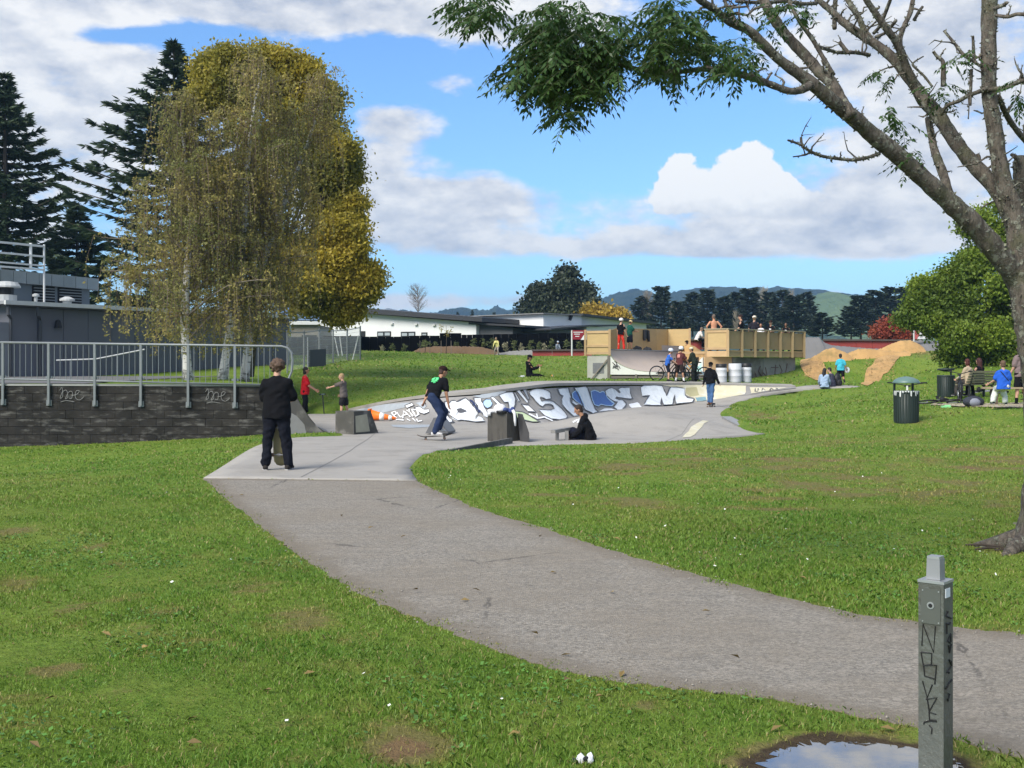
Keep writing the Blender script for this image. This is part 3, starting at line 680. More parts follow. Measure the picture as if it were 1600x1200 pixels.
LET = [('ghost', [(556,641),(600,632),(642,629),(632,637),(600,645),(575,646)], 0), ('ghost', [(740,619),(765,614.5),(790,611),(788,616),(770,621),(752,623)], 0),('ghost', [(650,630),(662,627),(668,634),(662,640)], 0),
       ('cream', [(1034,601.6),(1100,601.6),(1166,603),(1164,616.5),(1110,626),(1086,628),(1086,623),(1072,618),(1062,607)], 0), ('cream', [(1172,605.5),(1232,606),(1195,611.6),(1173,615.6)], 0),
       ('tan', [(1071,606),(1088,605),(1092,618),(1079,620),(1071,615)], 0), ('teal', [(1086,622),(1103,620),(1104,626.5),(1089,627.5)], 0),
       ('white', [(633,634.5),(645,630),(648,634),(637,638.5)], 1), ('white', [(648,638),(655,636),(662,641),(670,640.5),(671,645),(664,648),(656,646)], 1),
       ('pale', [(684,630),(692,629),(692,640),(697,645),(699,649),(708,661),(684,662.5)], 1),
       ('pale', [(694,629),(700,627.5),(703,631),(704,627),(712,626.5),(713,629),(727,622),(731,625),(745,643),(746,647),(743,651),(744,660.5),(730,658.5),(720,657.5),(714,658.5),(704,652),(700,648),(703,645),(694,640)], 1),
       ('dark', [(713,640),(720,638),(724,640),(731,644),(726,645),(720,646),(716,645),(711,650),(715,643)], 0), ('navy', [(733,624),(739,626),(752,646),(748,645),(741,636)], 0),
       ('pale', [(740,622.5),(751,622.5),(753,628),(757,637),(764,650),(765,655),(758,653),(748,640),(742,630)], 1), ('pale', [(743,656),(746,651),(752,652),(759,659.5),(742,660.5)], 1),
       ('light', [(754,628),(760,624),(766,625),(769,631),(767,637),(761,639),(755,635)], 1), ('pale', [(766,622),(770,620),(788,637),(784,641)], 1),
       ('pale', [(779,618),(790,613.5),(800,613),(802,617),(804.5,624),(804,633),(801,641),(795,640),(794,634),(793.5,629.5),(787,629.5),(783,624)], 1),
       ('pale', [(802,615),(804,613),(812,627),(809,628)], 1), ('pale', [(806,611.5),(811,609.5),(825,628),(823,631.5)], 1), ('ghost', [(816,610),(821,608.8),(826.5,624),(824,625)], 1),
       ('pale', [(825.5,613),(830,610),(838,608),(848,608.5),(855,611),(859,614),(860,623.5),(852,625),(849,622.5),(844,621),(843,622.5),(846,628),(850,626.5),(856,626),(864,628),(870,633),(877,639),(882,645),(886,652),(884,655),(874,657),(861,655.5),(851,651),(840,640.5),(860,641.5),(865,639.5),(863,634.5),(858,632),(851,632.5),(847,636.5),(842,634),(836,628),(832,622),(827.5,618)], 1),
       ('white', [(813,632),(825,634),(837,645),(824,644)], 1), ('lime', [(801,643),(815,644.5),(823,648),(832,654),(844,660.5),(832,660.5),(812,656),(802,652)], 1), ('white', [(802,655),(811,658),(804,660)], 0),
       ('blue', [(893,615),(898,611),(902,612),(912,635),(908,633),(900,628),(894,622)], 2), ('blue', [(922,612),(928,610),(933,612),(936,614),(940,612),(944,613),(948,622),(956,629),(959,631),(955,635),(945,634),(938,632),(934,635),(928,633),(924,624)], 2),
       ('pale', [(870,607.5),(887,606),(890,616),(892,622),(893,628),(892,630.5),(900,640),(906,650),(896,651.5),(884,641),(877,632),(876.5,624),(879,619),(874,617)], 1), ('pale', [(890,622),(900,629),(908,632),(913,640),(905,638),(891,629)], 1),
       ('pale', [(896,606),(914,604),(917,606),(924,626),(929,639),(933.5,644),(926,647),(912,640),(905,623),(899,611)], 1),
       ('pale', [(944,611),(950,607),(955,606),(960,608),(966,614),(968,614),(965,608),(970,605.5),(983,605.5),(984,615),(987.5,623),(983,624),(966,621.5),(962,620.5),(961,622.5),(966,625),(972,625),(977,630),(978,633),(974,638),(972,641),(964,641.5),(958,637),(965,628),(960,628),(952,624),(946,618)], 1),
       ('white', [(982,632),(996,629),(1003,637),(987,638.5)], 0), ('white', [(935,643.5),(943,639),(951,638.5),(962,641)], 0),
       ('pale', [(1000,605),(1006,602.5),(1020,602),(1034,603),(1041,619),(1045,608),(1047,605),(1056,605),(1069,607),(1070,618),(1074,622),(1084,624),(1082,629),(1056,632),(1054,617),(1050,633),(1036,634),(1033,622),(1032,634.5),(1005,633.5),(1014,618.5),(1003,619.5),(1001,612)], 1)]
for i, (c, poly, ol) in enumerate(LET):
    o = paint_poly('graffiti_letter', poly, GP[c], bank, .010+.0018*(i % 9), wallpt)
    if ol: paint_line('letter_outline', [poly], 1.15 if ol == 1 else 1.2, GP['dark' if ol == 1 else 'light'], o, .030, wallpt, True)
paint_line('graffiti_letter', [[(613,646),(620,655)],[(613,646),(618,644),(621,648),(617,650)],[(621,645),(626,653),(630,652)],[(630,655),(632,643),(642,653)],[(632,650),(637,649)],[(636,642),(641,645),(640,640)],[(641,645),(646,652)],[(644,641),(650,652),(655,649),(652,642),(644,641)],
           [(620,657),(632,658)],[(636,656),(641,659)],[(645,655),(650,660)],[(651,656),(653,660),(660,659)]], 1.7, GP['white'], bank, .034, wallpt)
paint_line('graffiti_letter', [[(826,648),(840,655)],[(838,648),(840,655),(850,653)],[(850,653),(863,659)]], 2.2, GP['white'], bank, .034, wallpt)
paint_line('graffiti_letter', [[(1180,607.5),(1180,612.5),(1184,612.5),(1184.5,607.5)],[(1190,612),(1192,607.5),(1196,611)],[(1203,610.5),(1205,607.5),(1208,609.5)],[(1212,607.5),(1215,608.5)]], 1.1, GP['dark'], bank, .034, wallpt)
# coping lip along the top
dirs = np.gradient(TT, axis=0)[:, :2]; dirs /= np.linalg.norm(dirs, axis=1, keepdims=True)
away = np.stack([-dirs[:, 1], dirs[:, 0]], 1); away *= np.sign((away*TT[:, :2]).sum(1))[:, None]
cm = MB(); vs_ = []
for i in range(nu):
    t = TT[i]; a = away[i]
    vs_ += [(t[0]-a[0]*.02, t[1]-a[1]*.02, t[2]-.05), (t[0]-a[0]*.02, t[1]-a[1]*.02, t[2]+.035), (t[0]+a[0]*.55, t[1]+a[1]*.55, t[2]+.10), (t[0]+a[0]*.55, t[1]+a[1]*.55, t[2]-.3)]
cm.add(vs_, [(4*i+k, 4*i+k+1, 4*i+5+k, 4*i+4+k) for i in range(nu-1) for k in range(3)])
cm.build('coping', conc, bank)
# paint on the floor
def floorpt(px, py, off):
    p = on(px, py, 8, 90, floorz); return Vector((p.x, p.y, p.z+off))
tag(paint_line('floor_graffiti', [[(895,661),(905,655.5),(902,662),(917,653),(913,660)]], 2.4, GP['white'], None, .022, floorpt), 'white scribbled letter sprayed on the low concrete hump', 'graffiti')
tag(paint_poly('floor_paint', [(610,665),(640,664.5),(700,664.5),(690,667),(640,670),(615,668)], GP['ghost'], None, .020, floorpt), 'faded pale paint smear on the floor below the bank lettering', 'paint patch')
tag(paint_poly('floor_paint', [(1066,685),(1070,680),(1076,675),(1080,668),(1090,662),(1098,658),(1108,659),(1100,663),(1097,668),(1091,674),(1086,680),(1079,684)], GP['cream'], None, .022, floorpt), 'cream paint patch on the right end of the concrete hump', 'paint patch')
# ================================================================ LEFT TERRACE: block wall, railing, ramp
def pos_mat(name, c1, c2, c3, sc=(1, 1, 1), rough=.95, bump=.2):
    m, q, b, o = new_mat(name); p = q.n('ShaderNodeNewGeometry').outputs['Position']; co = q.vmath('MULTIPLY', p, sc)
    big = q.ramp(q.noise(co, 1.6, 5, .6), .36, .64); fine = q.noise(p, 22, 5, .65); st = q.ramp(q.noise(q.vmath('MULTIPLY', p, (1.1, 1.1, 3.6)), 2.3, 6, .68), .50, .70)
    c = q.mix(big, c1, c2); c = q.mul(c, q.mix(fine, (.6, .6, .6), (1.4, 1.4, 1.4))); c = q.mix(q.math('MULTIPLY', st, .75), c, c3)
    rn = q.math('ADD', .86, q.math('MULTIPLY', q.n('ShaderNodeObjectInfo').outputs['Random'], .28)); cc = q.n('ShaderNodeCombineColor'); [q.set(cc.inputs[i], rn) for i in range(3)]
    q.set(b.inputs['Base Color'], q.mul(c, cc.outputs[0])); b.inputs['Roughness'].default_value = rough
    bp = q.n('ShaderNodeBump'); bp.inputs['Strength'].default_value = bump; bp.inputs['Distance'].default_value = .02; q.set(bp.inputs['Height'], fine); q.set(b.inputs['Normal'], bp.outputs[0]); return m
blockm = pos_mat('weathered_block', (.013, .012, .0105), (.028, .025, .022), (.13, .125, .115))
galv = mat('galvanised_steel', (.19, .205, .21), .55, .15, 8, metal=.35)
WY = 28.0
rw = thing('retaining_wall', (-10, WY, 0), 'dark stained concrete block retaining wall below the terrace railing', 'retaining wall')
bm_ = MB().box((0, 0, 0), (.395, .16, .191)).mesh('block', blockm)
bh_ = MB().box((0, 0, 0), (.195, .16, .191)).mesh('block', blockm)
for r_ in range(8):
    z = 1.03-.2*r_; n_ = 24
    for k in range(n_):
        x = 4.55-.2-(k*.4)-(.2 if r_ % 2 else 0)+random.uniform(-.004, .004)
        if x < -4.9: continue
        o = link('block', bm_, rw); o.location = (x, .08+random.uniform(-.004, .004), z-.0055*(k-2)*0)
    if r_ % 2:
        o = link('block', bh_, rw); o.location = (4.45, .08, z)
MB().box((-.1, .2, .36), (9.3, .1, 1.5)).build('mortar', mat('mortar', (.022, .021, .019), .95, .4, 3), rw)
MB().prism([(-4.9, -.02, 1.13), (4.62, -.02, 1.105), (4.62, -.02, 1.15), (-4.9, -.02, 1.175)], (0, .4, 0)).build('capping', mat('wall_capping', (.30, .30, .28), .85, .25, 3), rw)
# sprayed tags on the wall
def wall_tag(lines, w=1.0):
    m = MB()
    for ln in lines:
        P = smooth_line(ln, 6); m.tube([U(p.x, p.y, WY-.022) for p in P], .006*w, 5)
    o = m.build('graffiti_tag', mat('tag_white', (.24, .24, .235), .7, .3, 9)); return o
for dx, dy, lab in ((0, 0, 'thin white looping tag on the block wall beside the second railing post from the left'), (228, 2, 'thin white looping tag sprayed on the block wall near the black clad man')):
    tg = wall_tag([[(93+dx,610+dy),(97+dx,606+dy),(98+dx,619+dy),(94+dx,622+dy),(98+dx,612+dy),(104+dx,610+dy),(106+dx,620+dy),(102+dx,623+dy),(108+dx,612+dy),(113+dx,613+dy),(112+dx,622+dy),(108+dx,622+dy)],[(112+dx,618+dy),(120+dx,616+dy),(124+dx,611+dy),(119+dx,611+dy),(118+dx,621+dy),(124+dx,625+dy),(131+dx,620+dy)],[(95+dx,628+dy),(104+dx,626+dy),(116+dx,628+dy)]])
    tag(tg, lab, 'graffiti', 'tags on the block wall')
# railing
rl = thing('railing', (0, WY, 1.1), 'grey galvanised steel railing with upright bars along the terrace wall', 'railing')
L = lambda px, py, dy=-.06: U(px, py, WY+dy)-Vector((0, WY, 1.1))
def ry(px): return 535+px*6/445
def by(px): return 592+px*10/445
top = [L(-110, ry(-110)), L(440, 541), L(449, 543.5), L(455, 550), L(457, 562), L(456, 580), L(451, 592), L(441, 600)]
MB().tube(top, .029, 10).build('top_rail', galv, rl, True)
MB().tube([L(-110, by(-110)), L(445, 602)], .022, 8).build('bottom_rail', galv, rl, True)
posts = [-139, -67, 4.5, 76, 148, 220, 294, 367]
pm = MB(); pm.box((0, 0, .26), (.055, .055, 1.5)); pm = pm.mesh('post', galv)
bk = MB().box((0, .0, 0), (.13, .03, .14)); bk.box((0, .0, .62), (.16, .05, .05)); bk = bk.mesh('bracket', galv)
ba = MB().tube([(0, 0, -.45), (0, 0, .45)], .0085, 6).mesh('baluster', galv)
for p in posts[1:]:
    t = L(p, ry(p)); o = link('post', pm, rl); o.location = (t.x, t.y, t.z-1.0)
    o = link('bracket', bk, rl); o.location = (t.x, t.y+.035, t.z-1.45)
pp = posts+[440]
for i in range(len(pp)-1):
    for k in range(1, 8):
        px = pp[i]+(pp[i+1]-pp[i])*k/8; a = L(px, ry(px)); b = L(px, by(px))
        o = link('baluster', ba, rl); o.location = (a+b)/2; o.scale = (1, 1, (a-b).length/.92)
tag(sheet('terrace_paving', [(-30, 28.5), (-10.6, 28.5), (-11.5, 36), (-12.0, 44), (-11.4, 57), (-20, 44.9), (-30, 44.9)], lambda x, y: np.interp(x, [-60, -12.4, -5.4], [1.17, 1.165, 1.12]), 1.0, mat('terrace_paving', (.13, .128, .125), .9, .2, 1.5), .02), kind='structure')
# inner ramp handrail behind it
hr = thing('handrail', (-10.5, 31.5, 1.14), 'thin sloping pale handrail of the ramp behind the railing', 'handrail')
off_ = Vector((-10.5, 31.5, 1.14)); q_ = lambda px, py: U(px, py, 31.5)-off_
mat('white_metal', (.62, .63, .63), .5, .1, 5); MB().tube([q_(88, 563), q_(150, 561), q_(226, 546)], .020, 8).build('rail', mat('handrail_grey', (.34, .35, .35), .5, .1, 5), hr)
for px, py in ((110, 562), (150, 561), (183, 554.5), (222, 547)):
    MB().tube([q_(px, py), Vector((q_(px, py).x, 0, 0))], .014, 6).build('post', galv, hr)
# concrete ramp that ends the wall
RD = Vector((-.40, 1.7, 0))
rp_ = thing('concrete_ramp', (-5.2, 27.2, 0), 'steep concrete quarter ramp at the end of the block wall', 'skate ramp')
prof = [(-.36, 1.13), (-.12, 1.12), (-.02, 1.05), (.1, .88), (.26, .62), (.42, .37), (.58, .18), (.72, .07), (.92, -.0)]
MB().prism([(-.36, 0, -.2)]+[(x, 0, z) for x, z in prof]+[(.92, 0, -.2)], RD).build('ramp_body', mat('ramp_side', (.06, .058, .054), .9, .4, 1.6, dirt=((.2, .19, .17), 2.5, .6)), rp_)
sm = MB(); sm.add([(x+.008+RD.x*yy, -.006+RD.y*yy, z+.012) for x, z in prof for yy in (0, 1)], [(2*i, 2*i+1, 2*i+3, 2*i+2) for i in range(len(prof)-1)]); sm.build('ramp_surface', concg, rp_, True)
MB().add([(-.30, -.006, -.02), (.35, -.006, -.02), (.30, -.006, .22), (.12, -.006, .42), (-.05, -.006, .52), (-.30, -.006, .40)], [(0, 1, 2, 3, 4, 5)]).build('patch', mat('patch_grey', (.17, .17, .17), .9, .2, 5), rp_)

# ================================================================ BUILDINGS
def out_box(m, A, B, z0, za, zb, D):
    """slab of depth D behind the line A-B (plan points), top sloping from za to zb"""
    A = Vector((A[0], A[1], 0)); B = Vector((B[0], B[1], 0)); d = (B-A).normalized(); n = Vector((-d.y, d.x, 0))
    if n.dot(A) < 0: n = -n
    m.prism([A+Vector((0, 0, z0)), B+Vector((0, 0, z0)), B+Vector((0, 0, zb)), A+Vector((0, 0, za))], n*D); return d, n
class Bld:
    def __init__(s, name, A, B, label, cat='building'):
        s.o = Vector((A[0], A[1], 0)); s.t = thing(name, s.o, label, cat); s.A = Vector((0, 0, 0)); s.B = Vector((B[0]-A[0], B[1]-A[1], 0))
        s.d = s.B.normalized(); n = Vector((-s.d.y, s.d.x, 0)); s.n = n if n.dot(s.o) > 0 else -n; s.L = s.B.length
    def P(s, u, w, z): return s.d*u+s.n*w+Vector((0, 0, z))
    def slab(s, name, u0, u1, w0, w1, z0, za, zb=None, m=None, parent=None, z0b=None):
        zb = za if zb is None else zb; z0b = z0 if z0b is None else z0b
        return MB().prism([s.P(u0, w0, z0), s.P(u1, w0, z0b), s.P(u1, w0, zb), s.P(u0, w0, za)], s.n*(w1-w0)).build(name, m, parent or s.t)
    def at(s, px, w=0.0):
        """distance along the wall of the point seen at pixel column px"""
        k = (px-800)/FPX; a = s.o+s.n*w; return (a.x-k*a.y)/(k*s.d.y-s.d.x)
    def zat(s, u, py, w=0.0): return EYE-(py-HOR)*(s.o+s.d*u+s.n*w).y/FPX
greywall = mat('grey_cladding', (.112, .116, .138), .6, .08, .8, rnd=.06)
whitew = mat('white_render', (.62, .63, .64), .7, .05, 1, dirt=((.52, .53, .54), .6, .3))
roofd = mat('dark_roof', (.035, .036, .04), .5, .15, 2); glass = mat('dark_glass', (.03, .035, .04), .12, .1, 1, spec=.6); blackm = mat('black_frame', (.012, .012, .013), .5, .1, 4)
zinc = mat('zinc_cladding', (.26, .29, .31), .45, .2, 1.2, metal=.3, rnd=.1); bluegrey = mat('blue_grey_wall', (.15, .18, .21), .65, .08, 1.5)
lightm = mat('pale_metal', (.52, .53, .52), .5, .15, 4)
# the grey hall beside the terrace
hl = Bld('grey_hall', (-19.6, 45.0), (-11.2, 58.0), 'long low grey clad hall behind the birches and railing')
hl.slab('wall_core', 0, hl.L, .06, 8, .8, 3.96, m=greywall)
npan = 13
for k in range(npan):
    w = hl.L/npan; hl.slab('wall_panel', k*w+.012, (k+1)*w-.012, 0, .06, .9, 3.9, m=greywall)
hl.slab('roof', -.5, hl.L+.4, -.35, 8.3, 4.0, 4.12, m=mat('hall_roof', (.24, .25, .26), .6, .1, 2))
hl.slab('gutter', -.5, hl.L+.4, -.47, -.352, 3.98, 4.14, m=lightm)
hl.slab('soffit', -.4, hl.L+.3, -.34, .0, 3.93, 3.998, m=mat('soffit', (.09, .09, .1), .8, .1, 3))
for px, z1 in ((17, 1.0), (63, 1.0)):
    u = hl.at(px, -.1); MB().tube([hl.P(u-.25, -.3, 3.95), hl.P(u-.25, -.3, 3.6), hl.P(u, -.08, 3.45), hl.P(u, -.08, z1)], .06, 8).build('downpipe', mat('pipe_grey', (.05, .053, .06), .5, .1, 3), hl.t)
for px, py in ((90, 508), (248, 518)):
    u = hl.at(px, -.1); z = hl.zat(u, py, -.1); MB().lathe([(.03, .22), (.1, .18), (.16, -.12), (.02, -.13)], 10, tuple(hl.P(u, -.14, z))).build('wall_lamp', blackm, hl.t)
u = hl.at(4, -.05); hl.slab('wall_board', -2.5, .0, -.07, -.004, 1.2, 3.3, m=mat('board_grey', (.17, .18, .2), .7, .1, 2))
# raised clerestory
W0 = 2.2; e = hl.at(140, W0)
hl.slab('clerestory_wall', -3, e, W0, W0+5, 4.12, 5.12, 5.0, m=bluegrey)
nz = 15
for k in range(nz):
    a = -3.3+(e+.75)*0+(e+3.6)*k/nz; b = -3.3+(e+3.6)*(k+1)/nz
    f = lambda uu: 5.62-.02*(uu+3)
    hl.slab('roof_sheet', a+.01, b-.01, W0-.25, W0+5.2, f(a)-.5, f(a), f(b), m=zinc, z0b=f(b)-.5)
for p0, p1 in ((50, 85), (90, 127)):
    a = hl.at(p0, W0); b = hl.at(p1, W0)
    lv = hl.slab('louvre', a, b, W0-.03, W0-.004, 4.2, 4.98, m=mat('louvre_dark', (.012, .012, .014), .7, .1, 3))
    for k in range(6): hl.slab('slat', a+.05, b-.05, W0-.10, W0-.034, 4.26+.12*k, 4.30+.12*k, m=mat('slat_grey', (.2, .22, .23), .5, .1, 3), parent=lv)
def roof_item(name, px, w, builder, label, cat):
    u = hl.at(px, w); p = hl.o+hl.P(u, w, 4.125); t = thing(name, p, label, cat); builder(t); return t
def vent_big(t): MB().lathe([(.42, 0), (.42, .3), (.3, .32)], 14).build('vent_base', lightm, t); MB().lathe([(.3, .3), (.3, .62)], 14).build('vent_throat', blackm, t); MB().lathe([(.56, .6), (.56, .66), (.45, .82), (.1, .86)], 16).build('vent_cap', lightm, t)
def vent_small(t): MB().lathe([(.07, 0), (.07, .3)], 10).build('vent_pipe', lightm, t); MB().lathe([(.14, .28), (.14, .36), (.05, .4)], 12).build('vent_cap', lightm, t)
def vent_mid(t): MB().lathe([(.16, 0), (.2, .2)], 10).build('vent_pipe', lightm, t); MB().lathe([(.3, .18), (.3, .26), (.1, .36)], 14).build('vent_cap', lightm, t)
roof_item('roof_vent', 9, 1.0, vent_big, 'large round capped vent on the hall roof at the left', 'roof vent')
roof_item('roof_vent', 56, .5, vent_small, 'smallest roof vent, a thin capped pipe in front of the louvres', 'roof vent')
roof_item('roof_vent', 105, .6, vent_mid, 'squat mushroom vent on the hall roof below the right louvre', 'roof vent')
def guard(t):
    d = hl.d; wht = _M['white_metal']; O = Vector((0, 0, 0))
    u0 = -3.0; ue = hl.at(69, 1.2); base = hl.at(30, 1.2)
    q = lambda uu, z: d*(uu-base)+Vector((0, 0, z))
    for z, r in ((2.42, .05), (2.0, .045), (1.62, .04), (1.45, .045)): MB().beam(q(u0, z), q(ue-.05, z), r*2, r*1.6).build('rail', wht, t)
    up = hl.at(48, 1.2); MB().beam(q(up, 1.45), q(up, 2.5), .09).build('post', wht, t)
    MB().tube([q(ue, 0), q(ue, 2.5)], .045, 8).build('post', wht, t)
    for uu in (-2.4, -1.2, .2): MB().beam(q(uu, 0), q(uu, 1.45), .07).build('post', wht, t)
roof_item('roof_guardrail', 30, 1.2, guard, 'white guardrail standing on the grey hall roof', 'guardrail')

# beige house with the blue roof, seen past the birches
b1 = Bld('beige_house', ((455-800)*78/FPX, 78), ((497-800)*78/FPX, 78), 'beige house with a blue pitched roof behind the mesh fence')
beige = mat('beige_wall', (.20, .185, .16), .8, .08, 2)
b1.slab('wall', 0, b1.L, 0, 6, 1.5, 4.4, m=beige)
b1.slab('fascia', -.8, b1.L+.1, -.25, -.01, 4.4, 4.62, m=whitew)
MB().prism([b1.P(-2.0, -.2, 4.64), b1.P(b1.L+.1, -.2, 4.64), b1.P(b1.L+.1, 3.6, 6.2), b1.P(-.6, 3.6, 6.2)], (0, .05, .12)).build('roof', mat('blue_roof', (.07, .15, .29), .5, .12, 2), b1.t)
MB().prism([b1.P(b1.L-2.0, -.3, 4.7), b1.P(b1.L+2.1, -.3, 4.7), b1.P(b1.L+2.1, 2.9, 6.0), b1.P(b1.L-.9, 2.9, 6.0)], (0, .05, .12)).build('roof', _M['blue_roof'], b1.t)
wn_ = b1.slab('window', b1.L-1.1, b1.L-.1, -.05, -.005, 2.6, 3.7, m=blackm); b1.slab('pane', b1.L-1.02, b1.L-.18, -.06, -.052, 2.68, 3.62, m=glass, parent=wn_)
b1.slab('wing', -4.5, -1.0, 1.0, 5, 1.5, 3.3, m=mat('wing_wall', (.28, .28, .27), .8, .1, 2)); b1.slab('wing_roof', -5, -.8, .6, 5, 3.3, 3.5, m=roofd)
# first white house
b2 = Bld('white_house', ((495-800)*92/FPX, 92), ((744-800)*84/FPX, 84), 'long white single storey house with a dark sloping roof above the black fence')
zt = lambda B_, px, py, w=0: (B_.at(px, w), B_.zat(B_.at(px, w), py, w))
zA = b2.zat(0, 484); zB = b2.zat(b2.L, 504)
b2.slab('wall', 0, b2.L, 0, 9, 1.5, zA, zB, m=whitew)
b2.slab('roof', -.3, b2.L+.9, -.6, 9.5, zA+.02, zA+.42, zB+.34, m=roofd, z0b=zB+.02)
b2.slab('end_wall', -1.6, -.02, -.6, 7, 1.5, zA+.0, zA-.0, m=mat('bright_white', (.74, .74, .73), .6, .04, 2)); b2.slab('end_fascia', -1.8, -.05, -.75, -.61, zA-.1, zA+.15, m=whitew)
rz = lambda px, py: b2.P(b2.at(px, 5), 5, b2.zat(b2.at(px, 5), py, 5)); MB().prism([rz(540, 492), rz(572, 482), rz(596, 484.5), rz(606, 481.5), rz(648, 491), rz(660, 498)], b2.n*.2).build('roof_ridge', mat('slate_blue_roof', (.14, .18, .24), .5, .1, 2), b2.t)
for p0, p1, y0, y1, panes in ((564, 571, 517.5, 527, 0), (590, 611, 518, 526.5, 2), (627, 649, 518.5, 527, 2), (659, 668, 519.5, 526, 1), (698, 706, 521, 527, 1)):
    a = b2.at(p0); b = b2.at(p1); zz0 = b2.zat(a, y1); zz1 = b2.zat(a, y0)
    w_ = b2.slab('window', a, b, -.06, -.005, zz0, zz1, m=blackm)
    for k in range(panes):
        s0 = a+(b-a)*k/panes+.09; s1 = a+(b-a)*(k+1)/panes-.07; b2.slab('pane', s0, s1, -.066, -.061, zz0+.1, zz1-.1, m=mat('pale_glass', (.30, .33, .36), .15, .1, 1, spec=.6), parent=w_)
for px, py in ((613, 506), (651, 507), (679, 508)):
    u = b2.at(px); z = b2.zat(u, py); b2.slab('wall_light', u-.13, u+.13, -.16, -.005, z-.06, z+.06, m=lightm)
b2.slab('wing', b2.L+.02, b2.L+2.9, .4, 8, 1.5, b2.zat(b2.L, 507), b2.zat(b2.L+2.9, 512), m=mat('charcoal_wall', (.075, .078, .086), .7, .06, 2))
b2.slab('wing_roof', b2.L-.6, b2.L+4.2, -.1, 8.2, b2.zat(b2.L, 506.5), b2.zat(b2.L, 503.5), b2.zat(b2.L+4.2, 508), m=roofd, z0b=b2.zat(b2.L+4.2, 511))
# second white house
b3 = Bld('white_house', ((845-800)*86/FPX, 86), ((1010-800)*96/FPX, 96), 'two level white house with dark roof edges right of the round gum tree')
a = b3.at(905); b3.slab('wall', a, b3.L, 0, 8, 1.5, b3.zat(a, 493), b3.zat(b3.L, 506), m=whitew)
b3.slab('roof', a-.4, b3.L+.5, -.7, 8.5, b3.zat(a, 493.5), b3.zat(a, 490.5), b3.zat(b3.L, 503.5), m=roofd, z0b=b3.zat(b3.L, 506.5))
b3.slab('upper_wall', 0, a-.02, -.25, 7, 1.5, b3.zat(0, 491), m=mat('bright_white', (.74, .74, .73), .6, .04, 2)); b3.slab('upper_roof', -.4, a+.3, -.6, 7.4, b3.zat(0, 491)+.01, b3.zat(0, 489.5), m=mat('roof_edge', (.22, .22, .22), .6, .1, 2))
MB().prism([b3.P(-2.6, -3.2, b3.zat(0, 517, -3)), b3.P(a*.45, -3.2, b3.zat(0, 509, -3)), b3.P(a+1.3, -3.2, b3.zat(a, 509, -3)), b3.P(a+1.3, -3.2, b3.zat(a, 506.5, -3)), b3.P(a*.45, -3.2, b3.zat(0, 506.3, -3)), b3.P(-2.6, -3.2, b3.zat(0, 514.5, -3))], b3.n*2.9).build('porch_roof', roofd, b3.t)
b3.slab('porch_wall', a*.4, a+.9, -2.9, -.3, 1.5, b3.zat(0, 509, -3), m=whitew); b3.slab('side_wall', -2.2, a*.38, -2.7, -.3, 1.5, b3.zat(0, 515, -3), m=mat('charcoal_wall', (.075, .078, .086), .7, .06, 2))
u = b3.at(889, -.3); MB().tube([b3.P(u, -.4, b3.zat(u, 500)), b3.P(u+.25, -.4, b3.zat(u, 491))], .12, 6).build('flue', blackm, b3.t)

# ---------------------------------------------------------------- black fence in stepped panels, paling gaps between
bf = thing('black_fence', ((700-800)*80/FPX, 80, 2.3), 'long black board fence in stepped sections in front of the white houses', 'fence')
MB().box((2.9, .08, .45), (18.7, .03, 1.6)).build('backing_slab', blackm, bf)  # added dark slab; keeps the bright house wall out of the gaps
steps = [(505, 525, 2), (565, 526, 2.5), (640, 524.5, 2.4), (687, 520.5, 2.4), (721, 523, 2.4), (738, 522.7, 2.4), (771, 522, 2.4), (807, 521.2, 2.4), (842, 520.5, 2.4), (885, 521, 2.4), (925, 521, 2.4)]
fo = Vector(bf.location); bfm = mat('black_fence_board', (.0035, .0035, .004), 1.0, .25, 3, rnd=.25, spec=.02)
for i in range(len(steps)-1):
    p0, t0, _ = steps[i]; p1 = steps[i+1][0]; n_ = max(2, int((p1-p0)/12))
    for k in range(n_):
        xa = (p0+(p1-p0)*k/n_-800)*80/FPX; xb = (p0+(p1-p0)*(k+1)/n_-800)*80/FPX; z1 = EYE-(t0-HOR)*80/FPX
        MB().box(Vector(((xa+xb)/2, 80+random.uniform(-.015, .015), (1.9+z1)/2))-fo, (xb-xa-.015, .05, z1-1.9)).build('fence_panel', bfm, bf)

# ---------------------------------------------------------------- mesh fence with posts, grey sheet fence behind
mf = thing('mesh_fence', (0, 0, 0), 'tall galvanised wire mesh fence with leaning braces on the grass bank', 'fence')
mp = [(449, 580, 516), (475, 575.5, 516), (499, 571, 513), (520.5, 567, 514), (542.5, 563.5, 513), (563, 562, 509)]
MPT = []
for px, py, ty in mp:
    b_ = on(px, py, 30, 100); t_ = U(px, ty, b_.y); MPT.append((b_, t_)); MB().tube([b_-Vector((0, 0, .1)), t_], .04, 7).build('post', galv, mf)
wirem = mat('wire', (.40, .43, .44), .5, .1, 5, metal=.4)
for i in range(len(MPT)-1):
    (b0, t0), (b1_, t1) = MPT[i], MPT[i+1]; m = MB(); n_ = 16
    for k in range(1, n_):
        f = k/n_; m.tube([b0.lerp(b1_, f), t0.lerp(t1, f)-Vector((0, 0, .1))], .007, 3)
    for k in range(0, 8): m.tube([b0.lerp(t0, k/7.2), b1_.lerp(t1, k/7.2)], .006, 3)
    m.build('wire_mesh', wirem, mf)
    MB().tube([t0-Vector((0, 0, .1)), t1-Vector((0, 0, .1))], .022, 6).build('rail', galv, mf)
for (pa_, ya), (pb_, yb) in (((560, 524), (551, 562)), ((523, 527), (529, 556)), ((531, 526), (535, 556))):
    y_ = MPT[-1][0].y-.4; MB().tube([U(pa_, ya, y_), U(pb_, yb, y_)], .035, 6).build('brace', lightm, mf)
